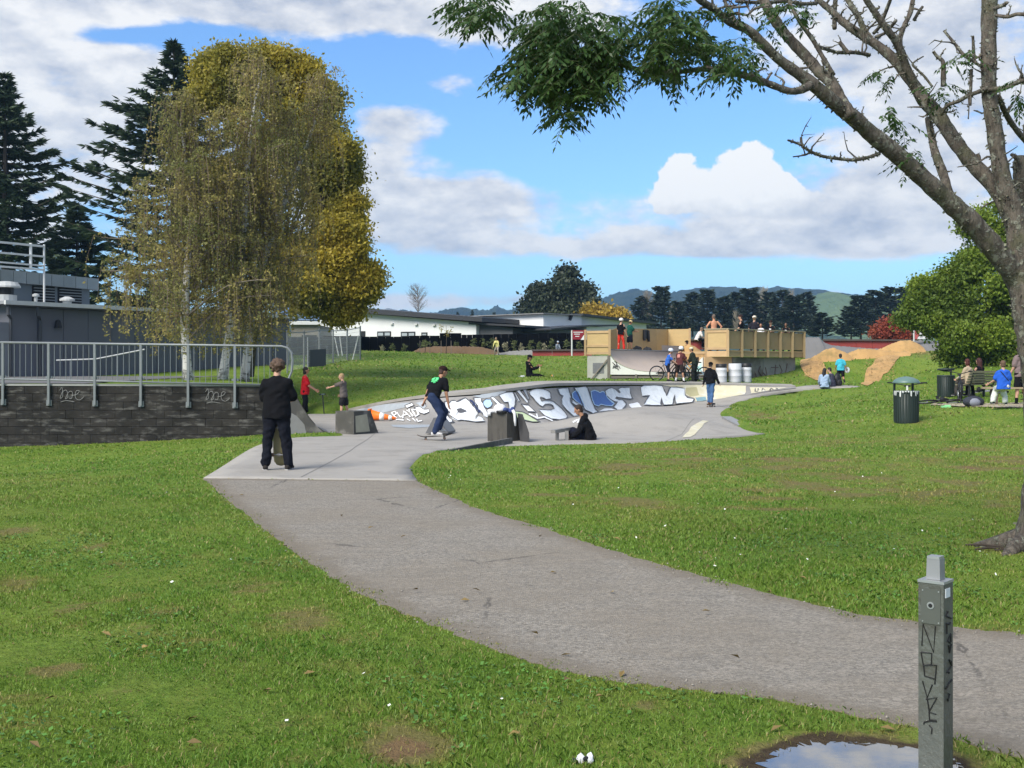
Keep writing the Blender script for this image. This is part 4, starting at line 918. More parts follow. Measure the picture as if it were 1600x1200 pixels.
gf = thing('sheet_fence', (0, 0, 0), 'dark grey sheet metal fence behind the wire mesh fence', 'fence')
gfm = mat('sheet_grey', (.060, .064, .074), .6, .1, 2, rnd=.12)
for k in range(12):
    p0 = 446+k*9.6; p1 = p0+9.3; yb = 568-(k*.25); Y_ = 70+k*.3; yt = 527-.1*k
    a_ = U(p0, yt, Y_); b_ = U(p1, yt, Y_); z0 = U(p0, 575, Y_).z-.4
    MB().prism([(a_.x, Y_, z0), (b_.x, Y_, z0), (b_.x, Y_, b_.z), (a_.x, Y_, a_.z)], (0, .04, 0)).build('sheet', gfm, gf)
gt = thing('fence_gate', (0, 0, 0), 'solid dark grey gate leaf in the wire mesh fence', 'gate')
g0 = on(481, 574, 30, 100); a_ = U(481, 547, g0.y+.3); c_ = U(509, 545, g0.y+1.2)
MB().prism([(a_.x, g0.y+.3, g0.z-.1), (c_.x, g0.y+1.2, g0.z), (c_.x, g0.y+1.2, c_.z), (a_.x, g0.y+.3, a_.z)], (0, .05, 0)).build('gate_leaf', gfm, gt)
MB().tube([(a_.x, g0.y+.25, g0.z-.1), (a_.x, g0.y+.25, a_.z+.6)], .035, 6).build('gate_post', galv, gt)
# ================================================================ TREES
bark_d = mat('dark_bark', (.055, .043, .033), .9, .35, 5, bump=.6, bscale=18)
def rhombi(c, u, v):
    """c centres, u half length axis, v half width axis -> (N,4,3)"""
    return np.stack([c-u, c+v*1.0-u*.1, c+u, c-v-u*.1], 1)
def rnd_unit(n):
    v = RNG.normal(size=(n, 3)); return v/np.linalg.norm(v, axis=1, keepdims=True)
def leaf_quads(c, size, asp=.5, droop=0.0, flat=0.0):
    n = len(c); u = rnd_unit(n); u[:, 2] = u[:, 2]*(1-flat)-droop; u /= np.linalg.norm(u, axis=1, keepdims=True)+1e-9
    w = rnd_unit(n); w[:, 2] *= (1-flat*.8); v = np.cross(u, w); v /= np.linalg.norm(v, axis=1, keepdims=True)+1e-9
    s_ = size*RNG.uniform(.65, 1.3, n)[:, None]; return rhombi(c, u*s_, v*s_*asp)
def clump_points(blobs, per, leaves, cr, hollow=.55):
    """leaf places: leaf clumps set over and through each blob (c, (rx,ry,rz))"""
    out_ = []
    for c, r in blobs:
        r = np.array(r if hasattr(r, '__len__') else (r, r, r), float); k = max(3, int(per)); d = rnd_unit(k); rad = RNG.uniform(hollow**3, 1, k)**(1/3)
        ctr = np.array(c)+d*rad[:, None]*r; cl = cr*RNG.uniform(.6, 1.35, k)
        g = RNG.normal(size=(k, leaves, 3))*.5; out_.append((ctr[:, None, :]+g*cl[:, None, None]*np.array([1, 1, .7])).reshape(-1, 3))
    return np.concatenate(out_)
def limb(m, a, b, r0, r1, n=6, wob=.08, sides=7):
    a = Vector(a); b = Vector(b); L = (b-a).length; P = []; Rr = []
    for i in range(n+1):
        t = i/n; P.append(a.lerp(b, t)+Vector((random.gauss(0, 1), random.gauss(0, 1), random.gauss(0, 1)))*(wob*L*.35*math.sin(PI*t))); Rr.append(r0+(r1-r0)*t)
    m.tube(P, Rr, sides); return P
# ---- birches
def birch_bark():
    m, q, b, o = new_mat('birch_bark'); co = q.n('ShaderNodeTexCoord').outputs['Object']
    s_ = q.ramp(q.noise(q.vmath('MULTIPLY', co, (3, 3, 14)), 1.2, 4, .6), .56, .62); lo = q.n('ShaderNodeSeparateXYZ'); q.set(lo.inputs[0], co)
    base = q.ramp(q.math('ADD', lo.outputs[2], q.math('MULTIPLY', q.noise(co, 4, 4), .9)), 1.1, .35)
    c = q.mix(s_, (.58, .56, .52), (.05, .045, .04)); c = q.mix(q.math('MULTIPLY', base, q.ramp(q.noise(co, 6, 4), .4, .55)), c, (.05, .045, .04))
    q.set(b.inputs['Base Color'], c); b.inputs['Roughness'].default_value = .8; return m
bb = birch_bark(); birch_leaf = leaf_mat('birch_leaf', (.27, .22, .065), (.40, .335, .105), (.17, .19, .06), .45, .7)
twigm = mat('birch_twig', (.16, .115, .085), .8, .2, 4)
def birch(px, py, S, ht, lean, spread, nl, seed, label):
    random.seed(seed); p = US(px, py, S); t = thing('birch_tree', p, label, 'tree', 0, 'weeping birches on the terrace')
    tm = MB(); N = 14; TP = []; TR = []
    for i in range(N+1):
        f = i/N; TP.append(Vector((lean[0]*f**1.3+.12*math.sin(f*7+seed), lean[1]*f+.1*math.cos(f*6+seed), -.1+ht*f))); TR.append(.135*(1-f)**.7+.018)
    TR[0] = .19; tm.tube(TP, TR, 10); tm.build('trunk', bb, t, True)
    lm = MB(); tw = MB(); pts = []
    def trunk_at(f): i = min(int(f*N), N-1); return TP[i].lerp(TP[i+1], f*N-i)
    for k in range(nl):
        f = .16+.82*(k+.5)/nl+random.uniform(-.02, .02); a = k*2.399+random.uniform(-.5, .5); base_ = trunk_at(min(f, .99))
        w = spread*((1-f)**(1.05 if spread > 3 else .75)*1.1+.08)*min(1, f*3.5+.3)*random.uniform(.55, 1.1)*(1.0 if spread > 2.6 else 1.0+.5*f); up = ht*.17*random.uniform(.6, 1.3)*(1.1-f*.5)
        tip = base_+Vector((math.cos(a)*w, math.sin(a)*w*.8, up)); mid = base_.lerp(tip, .5)+Vector((0, 0, up*.35))
        P = cat3([base_, mid, tip], 4); r0 = .034*(1-f)+.010; lm.tube(P, [r0*(1-i/(len(P)))+.004 for i in range(len(P))], 5)
        for s_ in range(random.randint(20, 26)):
            g = random.uniform(.2, 1.0); i = min(int(g*(len(P)-1)), len(P)-2); st = P[i].lerp(P[i+1], g*(len(P)-1)-i)
            aa = random.uniform(0, 2*PI); o_ = random.uniform(.15, .75); Ln = random.uniform(.5, 1.0)*(2.3 if f < .75 else 1.3)
            e1 = st+Vector((math.cos(aa)*o_*.7, math.sin(aa)*o_*.7, random.uniform(-.05, .3))); e2 = st+Vector((math.cos(aa)*o_, math.sin(aa)*o_, -Ln*.45)); e3 = st+Vector((math.cos(aa)*o_*1.05, math.sin(aa)*o_*1.05, -Ln))
            if e3.z < ht*.085+random.uniform(0, .5): e3.z = ht*.085+random.uniform(0, .9); e2.z = max(e2.z, e3.z+.2)
            Q = cat3([st, e1, e2, e3], 3); tw.tube([Q[0], Q[3], Q[6], Q[9]], [.006, .005, .004, .002], 3, False)
            n_ = int(Ln*21); fs = np.sort(RNG.uniform(.12, 1, n_))*(len(Q)-1); A = np.array(Q); ii = np.minimum(fs.astype(int), len(Q)-2)
            pts.append(A[ii]+(A[ii+1]-A[ii])*(fs-ii)[:, None]+RNG.normal(0, .045, (n_, 3)))
    lm.build('branches', mat('birch_limb', (.17, .145, .115), .85, .3, 5), t, True); tw.build('twigs', twigm, t)
    V = leaf_quads(np.concatenate(pts), .046, .62, .5); o = link('crown', np_mesh('crown', V, 4, birch_leaf), t); o['kind'] = 'stuff'; print('birch leaves', len(V))
birch(296, 598, 49, 8.6, (-.3, .3), 4.2, 44, 3, 'weeping birch with the straight white trunk, left of the three on the terrace')
birch(352, 599, 47, 10.6, (1.2, .4), 2.4, 34, 5, 'weeping birch with a leaning trunk, middle of the three on the terrace')
birch(376, 600, 46, 10.2, (2.6, .8), 2.2, 32, 8, 'weeping birch nearest the rounded railing end')

# ---- broadleaf crowns from clumps
def broadleaf(name, base, blobs, per, leaves, cr, size, lm_, label, cat='tree', group=None, trunk_r=.2, bark=None, hollow=.5, asp=.6, droop=.25, limbs=True, fork=.35, sub=0):
    blobs = list(blobs)
    for c, r in list(blobs):
        for _ in range(sub):
            d = Vector(tuple(rnd_unit(1)[0])); r0 = r if not hasattr(r, '__len__') else r[0]; r2 = r if not hasattr(r, '__len__') else r[2]; blobs.append((Vector(c)+Vector((d.x*r0, d.y*r0, d.z*r2))*1.0, r0*random.uniform(.2, .36)))
    base = Vector(base); t = thing(name, base, label, cat, 0, group); loc = [(np.array(c)-np.array(base), r) for c, r in blobs]
    cen = np.mean([c for c, r in loc], axis=0); zmin = min(c[2]-(r[2] if hasattr(r, '__len__') else r) for c, r in loc)
    m = MB(); fk = Vector((cen[0]*.3, cen[1]*.3, max(.3, zmin+(cen[2]-zmin)*fork)))
    m.tube([(0, 0, -.15), (fk.x*.3, fk.y*.3, fk.z*.5), fk], [trunk_r*1.25, trunk_r, trunk_r*.8], 9)
    if limbs:
        for c, r in loc[:len(loc)//(1+sub)]:
            P = limb(m, fk, Vector(c), trunk_r*.45, trunk_r*.1, 5, .18, 6); rr = r if not hasattr(r, '__len__') else max(r)
            for _ in range(4): limb(m, P[random.randint(2, 5)], Vector(c)+Vector(tuple(rnd_unit(1)[0]))*rr*.8, trunk_r*.13, trunk_r*.03, 3, .15, 4)
    m.build('trunk', bark or bark_d, t, True)
    C = clump_points(loc, per, leaves, cr, hollow); V = leaf_quads(C, size, asp, droop); o = link('crown', np_mesh('crown', V, 4, lm_), t); o['kind'] = 'stuff'
    print(name, len(V)); return t
random.seed(11)
def B(px, py, Y, rpx, rpy=None, rd=None):
    r = rpx*Y/FPX; rz = (rpy or rpx)*Y/FPX; return (U(px, py, Y), (r, (rd or rpx)*Y/FPX*.9, rz))
yel = leaf_mat('golden_leaf', (.36, .28, .035), (.50, .40, .055), (.16, .17, .035), .45, .3)
Y_ = 47
broadleaf('golden_tree', (US(392, 585, 38).x, Y_, 1.3), [B(365, 112, Y_, 44, 34), B(350, 150, Y_, 40, 38), B(440, 132, Y_, 44, 38), B(470, 180, Y_, 42, 42), B(420, 180, Y_, 80, 70), B(505, 250, Y_, 38, 55), B(440, 290, Y_, 85, 80), B(520, 330, Y_, 34, 45), B(498, 400, Y_, 50, 45), B(566, 448, Y_, 12, 12), B(540, 345, Y_, 12, 16), B(535, 255, Y_, 14, 18), B(508, 150, Y_, 16, 16), B(405, 92, Y_, 15, 12), B(466, 112, Y_, 16, 16), B(330, 110, Y_, 16, 20), B(526, 415, Y_, 28, 26), B(470, 450, Y_, 55, 40), B(512, 468, Y_, 32, 18), B(535, 486, Y_, 14, 9), B(546, 395, Y_, 22, 32), B(515, 300, Y_, 34, 50), B(530, 365, Y_, 32, 36), B(500, 210, Y_, 32, 40), B(548, 452, Y_, 22, 18), B(562, 428, Y_, 13, 13), B(400, 420, Y_, 60, 60)],
          52, 80, .5, .076, yel, 'tall golden autumn tree standing behind the birches', 'tree', None, .17, sub=3)
grn = leaf_mat('fresh_green_leaf', (.15, .225, .025), (.27, .34, .045), (.075, .125, .02), .4, .35)
Y_ = 52
broadleaf('green_tree', (on(1530, 556, 40, 90).x, Y_, H1(on(1530, 556, 40, 90).x, Y_)), [B(1570, 345, Y_, 44, 34), B(1545, 390, Y_, 36, 32), B(1505, 420, Y_, 20, 18), B(1520, 345, Y_, 14, 14), B(1480, 500, Y_, 20, 16), B(1590, 420, Y_, 70, 70), B(1488, 455, Y_, 26, 30), B(1452, 450, Y_, 11, 18), B(1440, 476, Y_, 10, 9), B(1520, 460, Y_, 55, 50), B(1456, 508, Y_, 20, 18), B(1490, 510, Y_, 45, 35), B(1570, 510, Y_, 60, 45), B(1510, 545, Y_, 28, 22), B(1560, 560, Y_, 35, 18), B(1620, 470, Y_, 60, 80), B(1620, 350, Y_, 60, 60), B(1425, 497, Y_, 9, 8)],
          42, 60, .45, .078, grn, 'bushy green tree behind the bench at the right', 'tree', None, .25, sub=3)
gum = leaf_mat('gum_leaf', (.035, .046, .026), (.080, .092, .05), (.024, .034, .02), .2, .2)
Y_ = 135
broadleaf('gum_tree', ((880-800)*Y_/FPX, Y_, 2), [B(882, 447, Y_, 22, 20), B(862, 460, Y_, 20, 16), B(905, 456, Y_, 18, 15), B(840, 470, Y_, 15, 14), B(880, 474, Y_, 30, 18), B(838, 485, Y_, 14, 14), B(915, 476, Y_, 18, 14), B(865, 490, Y_, 34, 16), B(905, 490, Y_, 24, 14)], 36, 42, .9, .24, gum, 'large round headed dark gum tree behind the white houses', 'tree', None, .5, sub=2)
aut = leaf_mat('yellow_autumn_leaf', (.34, .22, .03), (.48, .33, .05), (.24, .18, .04), .3, .3)
for px, py, r, lab in ((925, 488, 12, 'small yellow autumn tree beside the gum tree, nearest to it'), (950, 493, 15, 'yellow autumn tree above the long roof behind the ramp'), (966, 497, 12, 'browner yellow autumn tree nearest the plywood ramp wall')):
    broadleaf('autumn_tree', ((px-800)*120/FPX, 120, 2), [B(px, py, 120, r, r*.9), B(px-r*.5, py+8, 120, r*.7), B(px+r*.6, py+9, 120, r*.7)], 40, 30, .7, .2, aut, lab, 'tree', 'yellow trees behind the roof', .2)
redl = leaf_mat('red_autumn_leaf', (.26, .045, .025), (.36, .085, .045), (.22, .06, .03), .3, .3)
for px, py, r, lab in ((1385, 512, 17, 'taller red autumn tree beyond the red barrier'), (1408, 520, 11, 'smaller red autumn tree beside the green tree')):
    broadleaf('red_tree', ((px-800)*95/FPX, 95, 2), [B(px, py, 95, r*.8, r*.9), B(px-r*.6, py+10, 95, r*.8, r*.6), B(px+r*.5, py+9, 95, r*.8, r*.6)], 45, 44, .5, .10, redl, lab, 'tree', 'red trees beyond the track', .12)
# bare trees
barem = mat('bare_twig', (.14, .115, .095), .9, .2, 3)
def bare(px, pb, pt, w, Y, label, col=None, n=60):
    b_ = U(px, pb, Y); h = (pb-pt)*Y/FPX; r = w*Y/FPX/2; t = thing('bare_tree', b_, label, 'tree', 0, 'bare trees in the distance'); m = MB()
    m.tube([(0, 0, -.2), (0, 0, h*.5), (0, 0, h*.97)], [h*.02, h*.012, .02], 6); m.build('trunk', barem, t); m = MB()
    for k in range(n):
        f = random.uniform(.15, .85); a = random.uniform(0, 2*PI); rr = r*random.uniform(.5, 1)*math.sin(PI*(f*.8+.15)); e = Vector((math.cos(a)*rr, math.sin(a)*rr, h*min(1, f+random.uniform(.12, .3))))
        P = limb(m, (0, 0, h*f), e, h*.006, h*.002, 3, .1, 4)
        for _ in range(5): limb(m, P[random.randint(1, 3)], P[3]+Vector((random.gauss(0, r*.18), random.gauss(0, r*.18), random.uniform(0, h*.12))), h*.003, h*.0012, 2, .1, 3)
    m.build('branches', col or barem, t)
bare(653, 497, 446, 38, 120, 'bare leafless poplar above the white house roof')
tanm = mat('bare_tan', (.22, .19, .15), .9, .2, 3)
bare(1012, 520, 458, 32, 190, 'pale bare tree left of the dark pines', tanm, 90); bare(1052, 520, 480, 16, 180, 'slim pale bare tree in front of the left pines', tanm, 70)
bare(1192, 520, 452, 24, 215, 'pale bare tree between the middle pines', tanm, 80); bare(1235, 520, 456, 16, 210, 'thin pale bare tree behind the deck railing', tanm, 60); bare(1150, 525, 488, 14, 175, 'low pale bare tree behind the standing group', tanm, 60)

# ---- conifers
def conifer_mesh(h, r, seed, needle, step, per, spray, droop, top=.0, rag=.35, asp=.22, tip=.25, skirt=.06, quads=4, along=11, wide=0):
    rs = np.random.default_rng(seed); cs = []; us = []; vs2 = []; bm2 = MB(); z = h*skirt
    while z < h*.985:
        f = z/h; L0 = r*(min(1, (1-f)/wide)**1.25*(1-.25*max(0, .25-f)/.25) if wide else (1-f)**.8)*(.95+.1*math.sin(z*3))+r*top*(0 if wide else 1); k = per
        for i in range(k):
            a = rs.uniform(0, 2*PI); L = L0*rs.uniform(1-rag, 1+rag*.5)
            P = [Vector((0, 0, z)), Vector((math.cos(a)*L*.5, math.sin(a)*L*.5, z-droop*L*.10)), Vector((math.cos(a)*L, math.sin(a)*L, z-droop*L*.5+tip*L))]
            bm2.tube(P, [max(.012, L*.016), max(.01, L*.010), .006], 4, False); Q = np.array(cat3(P, 5))
            m_ = max(4, int(along*L/r)+3); tt = rs.uniform(.15, 1.0, m_)*(len(Q)-1); ii = np.minimum(tt.astype(int), len(Q)-2); c = Q[ii]+(Q[ii+1]-Q[ii])*(tt-ii)[:, None]
            c = np.repeat(c, quads, 0); n = len(c); out_ = np.array([math.cos(a), math.sin(a), 0]); sd = np.array([-math.sin(a), math.cos(a), 0])
            s_ = rs.uniform(-1, 1, n)[:, None]; u = out_*rs.uniform(.3, 1, n)[:, None]+sd*s_*1.0+np.array([0, 0, 1])*rs.uniform(-.35, .35, n)[:, None]; u /= np.linalg.norm(u, axis=1, keepdims=True)
            ln = spray*rs.uniform(.6, 1.3, n)[:, None]; c = c+u*ln*.8+rs.normal(0, spray*.12, (n, 3)); v = np.cross(u, rs.normal(size=(n, 3))); v /= np.linalg.norm(v, axis=1, keepdims=True)
            cs.append(c); us.append(u*ln); vs2.append(v*ln*asp)
        z += step*(1-.45*f)*rs.uniform(.8, 1.2)
    V = rhombi(np.concatenate(cs), np.concatenate(us), np.concatenate(vs2)); bm2.tube([(0, 0, -.3), (0, 0, h*.5), (0, 0, h)], [h*.018, h*.011, .02], 8)
    return bm2, V
ced = leaf_mat('cedar_needle', (.036, .062, .030), (.080, .115, .056), (.026, .044, .022), .2, .3)
def cedar(px, pb, pt, wpx, Y, seed, label):
    b_ = U(px, pb, Y); h = (pb-pt)*Y/FPX; r = wpx/2*Y/FPX; t = thing('cedar_tree', (b_.x, b_.y, b_.z), label, 'tree', 0, 'dark cedars behind the hall')
    bmb, V = conifer_mesh(h, r, seed, None, .58, 8, .25, .35, .04, .5, .22, .30, .10, 7, 30, .36); bmb.build('trunk', bark_d, t); o = link('crown', np_mesh('crown', V, 4, ced), t); o['kind'] = 'stuff'; print('cedar', len(V))
cedar(272, 560, 62, 300, 62, 2, 'tall dark cedar rising behind the birches'); cedar(8, 560, 112, 190, 66, 5, 'dark cedar at the left edge behind the hall roof'); cedar(120, 560, 318, 130, 72, 9, 'lower dark cedar between the two tall cedars')
pinel = leaf_mat('pine_needle', (.018, .030, .020), (.044, .062, .036), (.013, .022, .015), .15, .12)
PV = []
for sd_ in range(3):
    bmb, V = conifer_mesh(14, 4.2, 20+sd_, None, 1.0, 5, .62, .05, .14, .65, .34, .40, .14, 4, 12); PV.append((bmb.mesh('trunk', bark_d), np_mesh('crown', V, 4, pinel))); print('pine', len(V))
pines = [(1003, 525, 462, 34, 190), (1033, 525, 447, 40, 185), (1058, 528, 470, 30, 170), (1082, 525, 456, 40, 195), (1105, 525, 452, 42, 190), (1131, 525, 462, 34, 180), (1150, 525, 456, 36, 200), (1170, 526, 450, 44, 190), (1203, 526, 455, 36, 200), (1222, 526, 452, 40, 185), (1240, 528, 462, 42, 175), (1258, 528, 456, 38, 200), (1285, 530, 488, 36, 150), (1345, 530, 462, 44, 170), (1368, 530, 452, 46, 180), (1392, 530, 447, 44, 185), (1415, 530, 448, 44, 180), (1330, 532, 478, 36, 160), (1440, 530, 452, 40, 185)]
words = ['leftmost of the row', 'pointed and tall, second in the row', 'low and broad, left of the shirtless man', 'right behind the seated white shirted watcher', 'directly above the shirtless man', 'between the shirtless man and the capped group', 'behind the left of the capped group', 'tallest behind the capped group', 'above the middle of the deck railing', 'just right of the pale bare tree', 'at the right end of the deck railing', 'right end of the middle row', 'small and low, alone left of the grassy hill', 'left side of the right hand clump', 'second tree of the right hand clump', 'tallest of the right hand clump', 'right hand clump, beside the red tree', 'lowest at the left foot of the right hand clump', 'right hand clump, half hidden by the green tree']
for i, (px, pb, pt, w, Y) in enumerate(pines):
    b_ = U(px, pb, Y); t = thing('pine_tree', b_, 'dark distant pine, '+words[i], 'tree', random.uniform(0, 6), 'dark pines in the distance'); k = (pb-pt)*Y/FPX/14; kw = w*.72*Y/FPX/4.2
    for me_, nm in zip(PV[i % 3], ('trunk', 'crown')): o = link(nm, me_, t); o.scale = (kw, kw, k); 
    o['kind'] = 'stuff'
far = [(750, 512, 493, 16, 300), (772, 512, 488, 12, 300), (793, 514, 490, 14, 290), (812, 514, 493, 18, 280), (715, 500, 487, 8, 330), (738, 502, 484, 8, 330)]
fw = ['roundest', 'slimmest', 'second from the gum tree', 'nearest the gum tree', 'furthest left', 'pointed beside the leftmost']
for i, (px, pb, pt, w, Y) in enumerate(far):
    t = thing('pine_tree', U(px, pb, Y), 'small far dark tree over the charcoal wing, '+fw[i], 'tree', i, 'small trees far beyond the houses'); k = (pb-pt)*Y/FPX/14; kw = w/2*Y/FPX/4.2
    for me_, nm in zip(PV[i % 3], ('trunk', 'crown')): o = link(nm, me_, t); o.scale = (kw, kw, k)
    o['kind'] = 'stuff'

# ---- hills far off
def hill_mat(name, c1, c2, sc):
    m, q, b, o = new_mat(name); co = q.n('ShaderNodeTexCoord').outputs['Object']; f = q.ramp(q.noise(co, sc, 6, .65), .38, .62)
    c = q.mix(f, c1, c2); q.set(b.inputs['Base Color'], c); b.inputs['Roughness'].default_value = 1; b.inputs['Specular IOR Level'].default_value = 0
    bp = q.n('ShaderNodeBump'); bp.inputs['Strength'].default_value = 1; bp.inputs['Distance'].default_value = 12; q.set(bp.inputs['Height'], q.noise(co, sc*4, 5, .7)); q.set(b.inputs['Normal'], bp.outputs[0]); return m
forest = hill_mat('bush_hill', (.014, .024, .015), (.034, .046, .026), .012); past = hill_mat('pasture_hill', (.085, .125, .045), (.115, .155, .06), .006)
def hill(name, prof, Y, depth, material, rough=3.0, seed=1):
    rs = np.random.default_rng(seed); X = np.arange(prof[0][0], prof[-1][0], 2.2); top = np.interp(X, [p[0] for p in prof], [p[1] for p in prof]); nz_ = np.zeros(len(X))
    for k in range(1, 5): nz_ += np.interp(X, X[::2**(4-k)], rs.normal(0, 1, len(X[::2**(4-k)])))/k
    x = (X-800)*Y/FPX; zt_ = EYE-(top-HOR)*Y/FPX; nr = 14; vs_ = []
    for j in range(nr):
        t = j/(nr-1); prof_ = math.sin(t*PI/2)**.8; yy = Y-depth*(1-t)
        vs_.append(np.stack([x*(1-.0*t), np.full(len(x), yy)+rs.normal(0, depth*.012, len(x)), (1.5+(zt_-1.5)*prof_)+nz_*rough*(.2+t)*.5+rs.normal(0, rough*.25, len(x))*t], -1))
    vs_.append(np.stack([x, np.full(len(x), Y+depth*.5), np.full(len(x), 1.5)], -1)); A = np.concatenate(vs_); n = len(X); m = MB(); m.add(A.tolist(), [(j*n+i, j*n+i+1, (j+1)*n+i+1, (j+1)*n+i) for j in range(nr) for i in range(n-1)])
    o = m.build(name, material, None, True); tag(o, kind='structure')
hill('bush_hill', [(250, 500), (560, 488), (600, 486), (660, 492), (700, 484), (720, 482), (760, 488), (820, 482), (860, 486), (935, 470), (955, 458), (985, 455), (1030, 462), (1070, 456), (1120, 452), (1150, 456), (1200, 452), (1240, 456), (1275, 457), (1330, 468), (1420, 466), (1500, 470), (1800, 480), (2100, 500)], 1750, 500, forest, 3.5, 1)
hill('pasture_hill', [(1160, 530), (1200, 490), (1250, 466), (1280, 458), (1310, 464), (1350, 476), (1400, 492), (1470, 505), (1560, 520)], 1300, 300, past, 1.0, 3)
hill('low_bush_hill', [(250, 510), (560, 500), (700, 497), (760, 503), (830, 498), (900, 492), (960, 498), (1010, 500), (1100, 510), (1250, 520)], 1100, 300, hill_mat('valley_green', (.03, .048, .028), (.075, .105, .05), .02), 1.5, 4)

# ================================================================ FOREGROUND TREE (right edge)
def lich_bark():
    m, q, b, o = new_mat('lichen_bark'); p = q.n('ShaderNodeTexCoord').outputs['Object']
    v = q.ramp(q.noise(q.vmath('MULTIPLY', p, (9, 9, 3)), 2.4, 6, .7), .35, .65); l = q.ramp(q.noise(p, 14, 6, .72), .50, .60); g = q.ramp(q.noise(p, 5, 5, .6), .52, .66)
    c = q.mix(v, (.050, .041, .033), (.150, .128, .102)); c = q.mix(q.math('MULTIPLY', l, .7), c, (.27, .275, .22)); c = q.mix(q.math('MULTIPLY', g, .5), c, (.075, .082, .040))
    q.set(b.inputs['Base Color'], c); b.inputs['Roughness'].default_value = .95; bp = q.n('ShaderNodeBump'); bp.inputs['Strength'].default_value = 1; bp.inputs['Distance'].default_value = .03
    q.set(bp.inputs['Height'], q.math('ADD', q.noise(q.vmath('MULTIPLY', p, (9, 9, 2.5)), 3, 6, .7), q.math('MULTIPLY', l, .3))); q.set(b.inputs['Normal'], bp.outputs[0]); return m
lb = lich_bark(); lich = mat('lichen', (.15, .155, .11), .95, .35, 20, isl=.4)
FT = G(1628, 858); ft = thing('park_tree', FT, 'lichen covered old tree leaning in from the right edge with sparse dark leaves', 'tree')
random.seed(21); twig_m = MB(); lich_pts = []
def FL(name, pts, dy0, dy1, sides=10, stub=True, lichd=60):
    """limb traced through (px, py, width px) with its own run in depth"""
    n = len(pts); P = []; Rr = []
    for i, (px, py, w) in enumerate(pts):
        Y = FT.y+dy0+(dy1-dy0)*i/(n-1); P.append(U(px, py, Y)-FT); Rr.append(w*Y/FPX/2)
    Q = cat3([Vector((*p,)) for p in P], 5); Rq = []
    for i in range(n-1):
        for k in range(5): Rq.append((Rr[i]+(Rr[i+1]-Rr[i])*k/5)*(1+random.uniform(-.07, .07)))
    Rq.append(Rr[-1]); m = MB(); m.tube(Q, Rq, sides); o = m.build(name, lb, ft, True)
    for _ in range(int(lichd*sum((Q[i+1]-Q[i]).length for i in range(len(Q)-1)))):
        i = random.randint(0, len(Q)-2); t = random.random(); c = Q[i].lerp(Q[i+1], t); d = (Q[i+1]-Q[i]).normalized(); v = Vector(tuple(rnd_unit(1)[0])); v = (v-d*v.dot(d)).normalized(); r = Rq[i]
        lich_pts.append((c+v*r*.96, v, min(.018, .008+r*.08)))
    LIMBS.append((Q, Rq)); return Q
LIMBS = []
FL('trunk', [(1632,890,110),(1627,860,88),(1628,800,66),(1632,720,56),(1628,640,52),(1619,560,49),(1610,500,50),(1604,450,50),(1598,405,48),(1592,360,36),(1580,318,30),(1568,282,26),(1560,245,25),(1553,195,24),(1546,150,23),(1545,100,24),(1545,50,24),(1547,-15,24),(1552,-90,19),(1545,-180,13),(1556,-270,5)], 0, -.3, 14, True, 90)
FL('limb', [(1604,470,40),(1585,425,40),(1558,394,36),(1525,355,33),(1490,322,31),(1455,290,29),(1420,258,28),(1390,232,27),(1362,210,26),(1338,188,25),(1318,172,24),(1298,156,22),(1264,127,20),(1215,91,16),(1172,49,15),(1140,34,13),(1118,16,12),(1096,2,11),(1080,-12,10),(1050,-40,7),(1015,-70,4)], 0, -1.9)
FL('limb', [(1266,133,14),(1250,141,12),(1232,142,11),(1204,132,11),(1180,123,11),(1151,115,11),(1125,110,10),(1098,108,9),(1060,112,8),(1009,110,8),(985,105,7),(960,99,6),(925,96,4)], -1.3, -2.2, 8)
FL('limb', [(1330,182,20),(1315,158,19),(1298,128,19),(1280,112,18),(1262,91,17),(1240,68,16),(1221,46,16),(1204,20,16),(1190,-8,15),(1172,-60,11),(1165,-120,5)], -1.0, -.4)
FL('branch', [(1302,118,8),(1285,88,7),(1270,62,7),(1255,42,6),(1246,28,6),(1236,8,5),(1230,-8,5)], -.8, -.6, 6)
FL('limb', [(1590,362,30),(1570,318,26),(1553,290,25),(1520,256,23),(1492,220,22),(1467,182,22),(1447,158,20),(1425,128,18),(1400,96,16),(1375,74,15),(1345,54,13),(1318,35,12),(1300,18,10),(1270,-8,9),(1235,-45,7),(1205,-95,4)], -.1, .8)
FL('limb', [(1462,178,16),(1440,158,14),(1428,130,14),(1416,105,13),(1408,82,13),(1398,62,12),(1385,45,11),(1366,18,10),(1348,-10,9),(1325,-60,6),(1318,-110,3)], .4, -.2)
FL('branch', [(1408,80,9),(1406,62,8),(1412,42,8),(1422,20,8),(1428,-8,7),(1440,-60,3)], .2, .4, 7)
FL('branch', [(1372,74,10),(1352,50,10),(1342,28,9),(1330,8,9),(1322,-8,8),(1305,-70,3)], .6, .9, 7)
FL('limb', [(1496,330,15),(1484,305,14),(1473,270,14),(1461,238,13),(1456,215,12),(1450,185,10)], -.2, .4, 8)
FL('branch', [(1545,137,7),(1530,143,7),(1512,150,7),(1498,158,6),(1480,165,6),(1470,180,5)], -.3, .0, 6); FL('branch', [(1545,140,7),(1570,137,8),(1600,125,8),(1640,118,8)], -.3, -.6, 6)
FL('branch', [(1374,240,6),(1355,246,5),(1335,250,5),(1310,248,5),(1285,244,5),(1265,236,5),(1250,226,4),(1231,219,3)], -.7, -1.3, 6, True, 160); FL('branch', [(1266,237,4),(1258,242,3),(1239,245,2)], -1.0, -1.1, 5); FL('branch', [(1256,230,4),(1252,222,4),(1251,214,3)], -1.1, -1.1, 5)
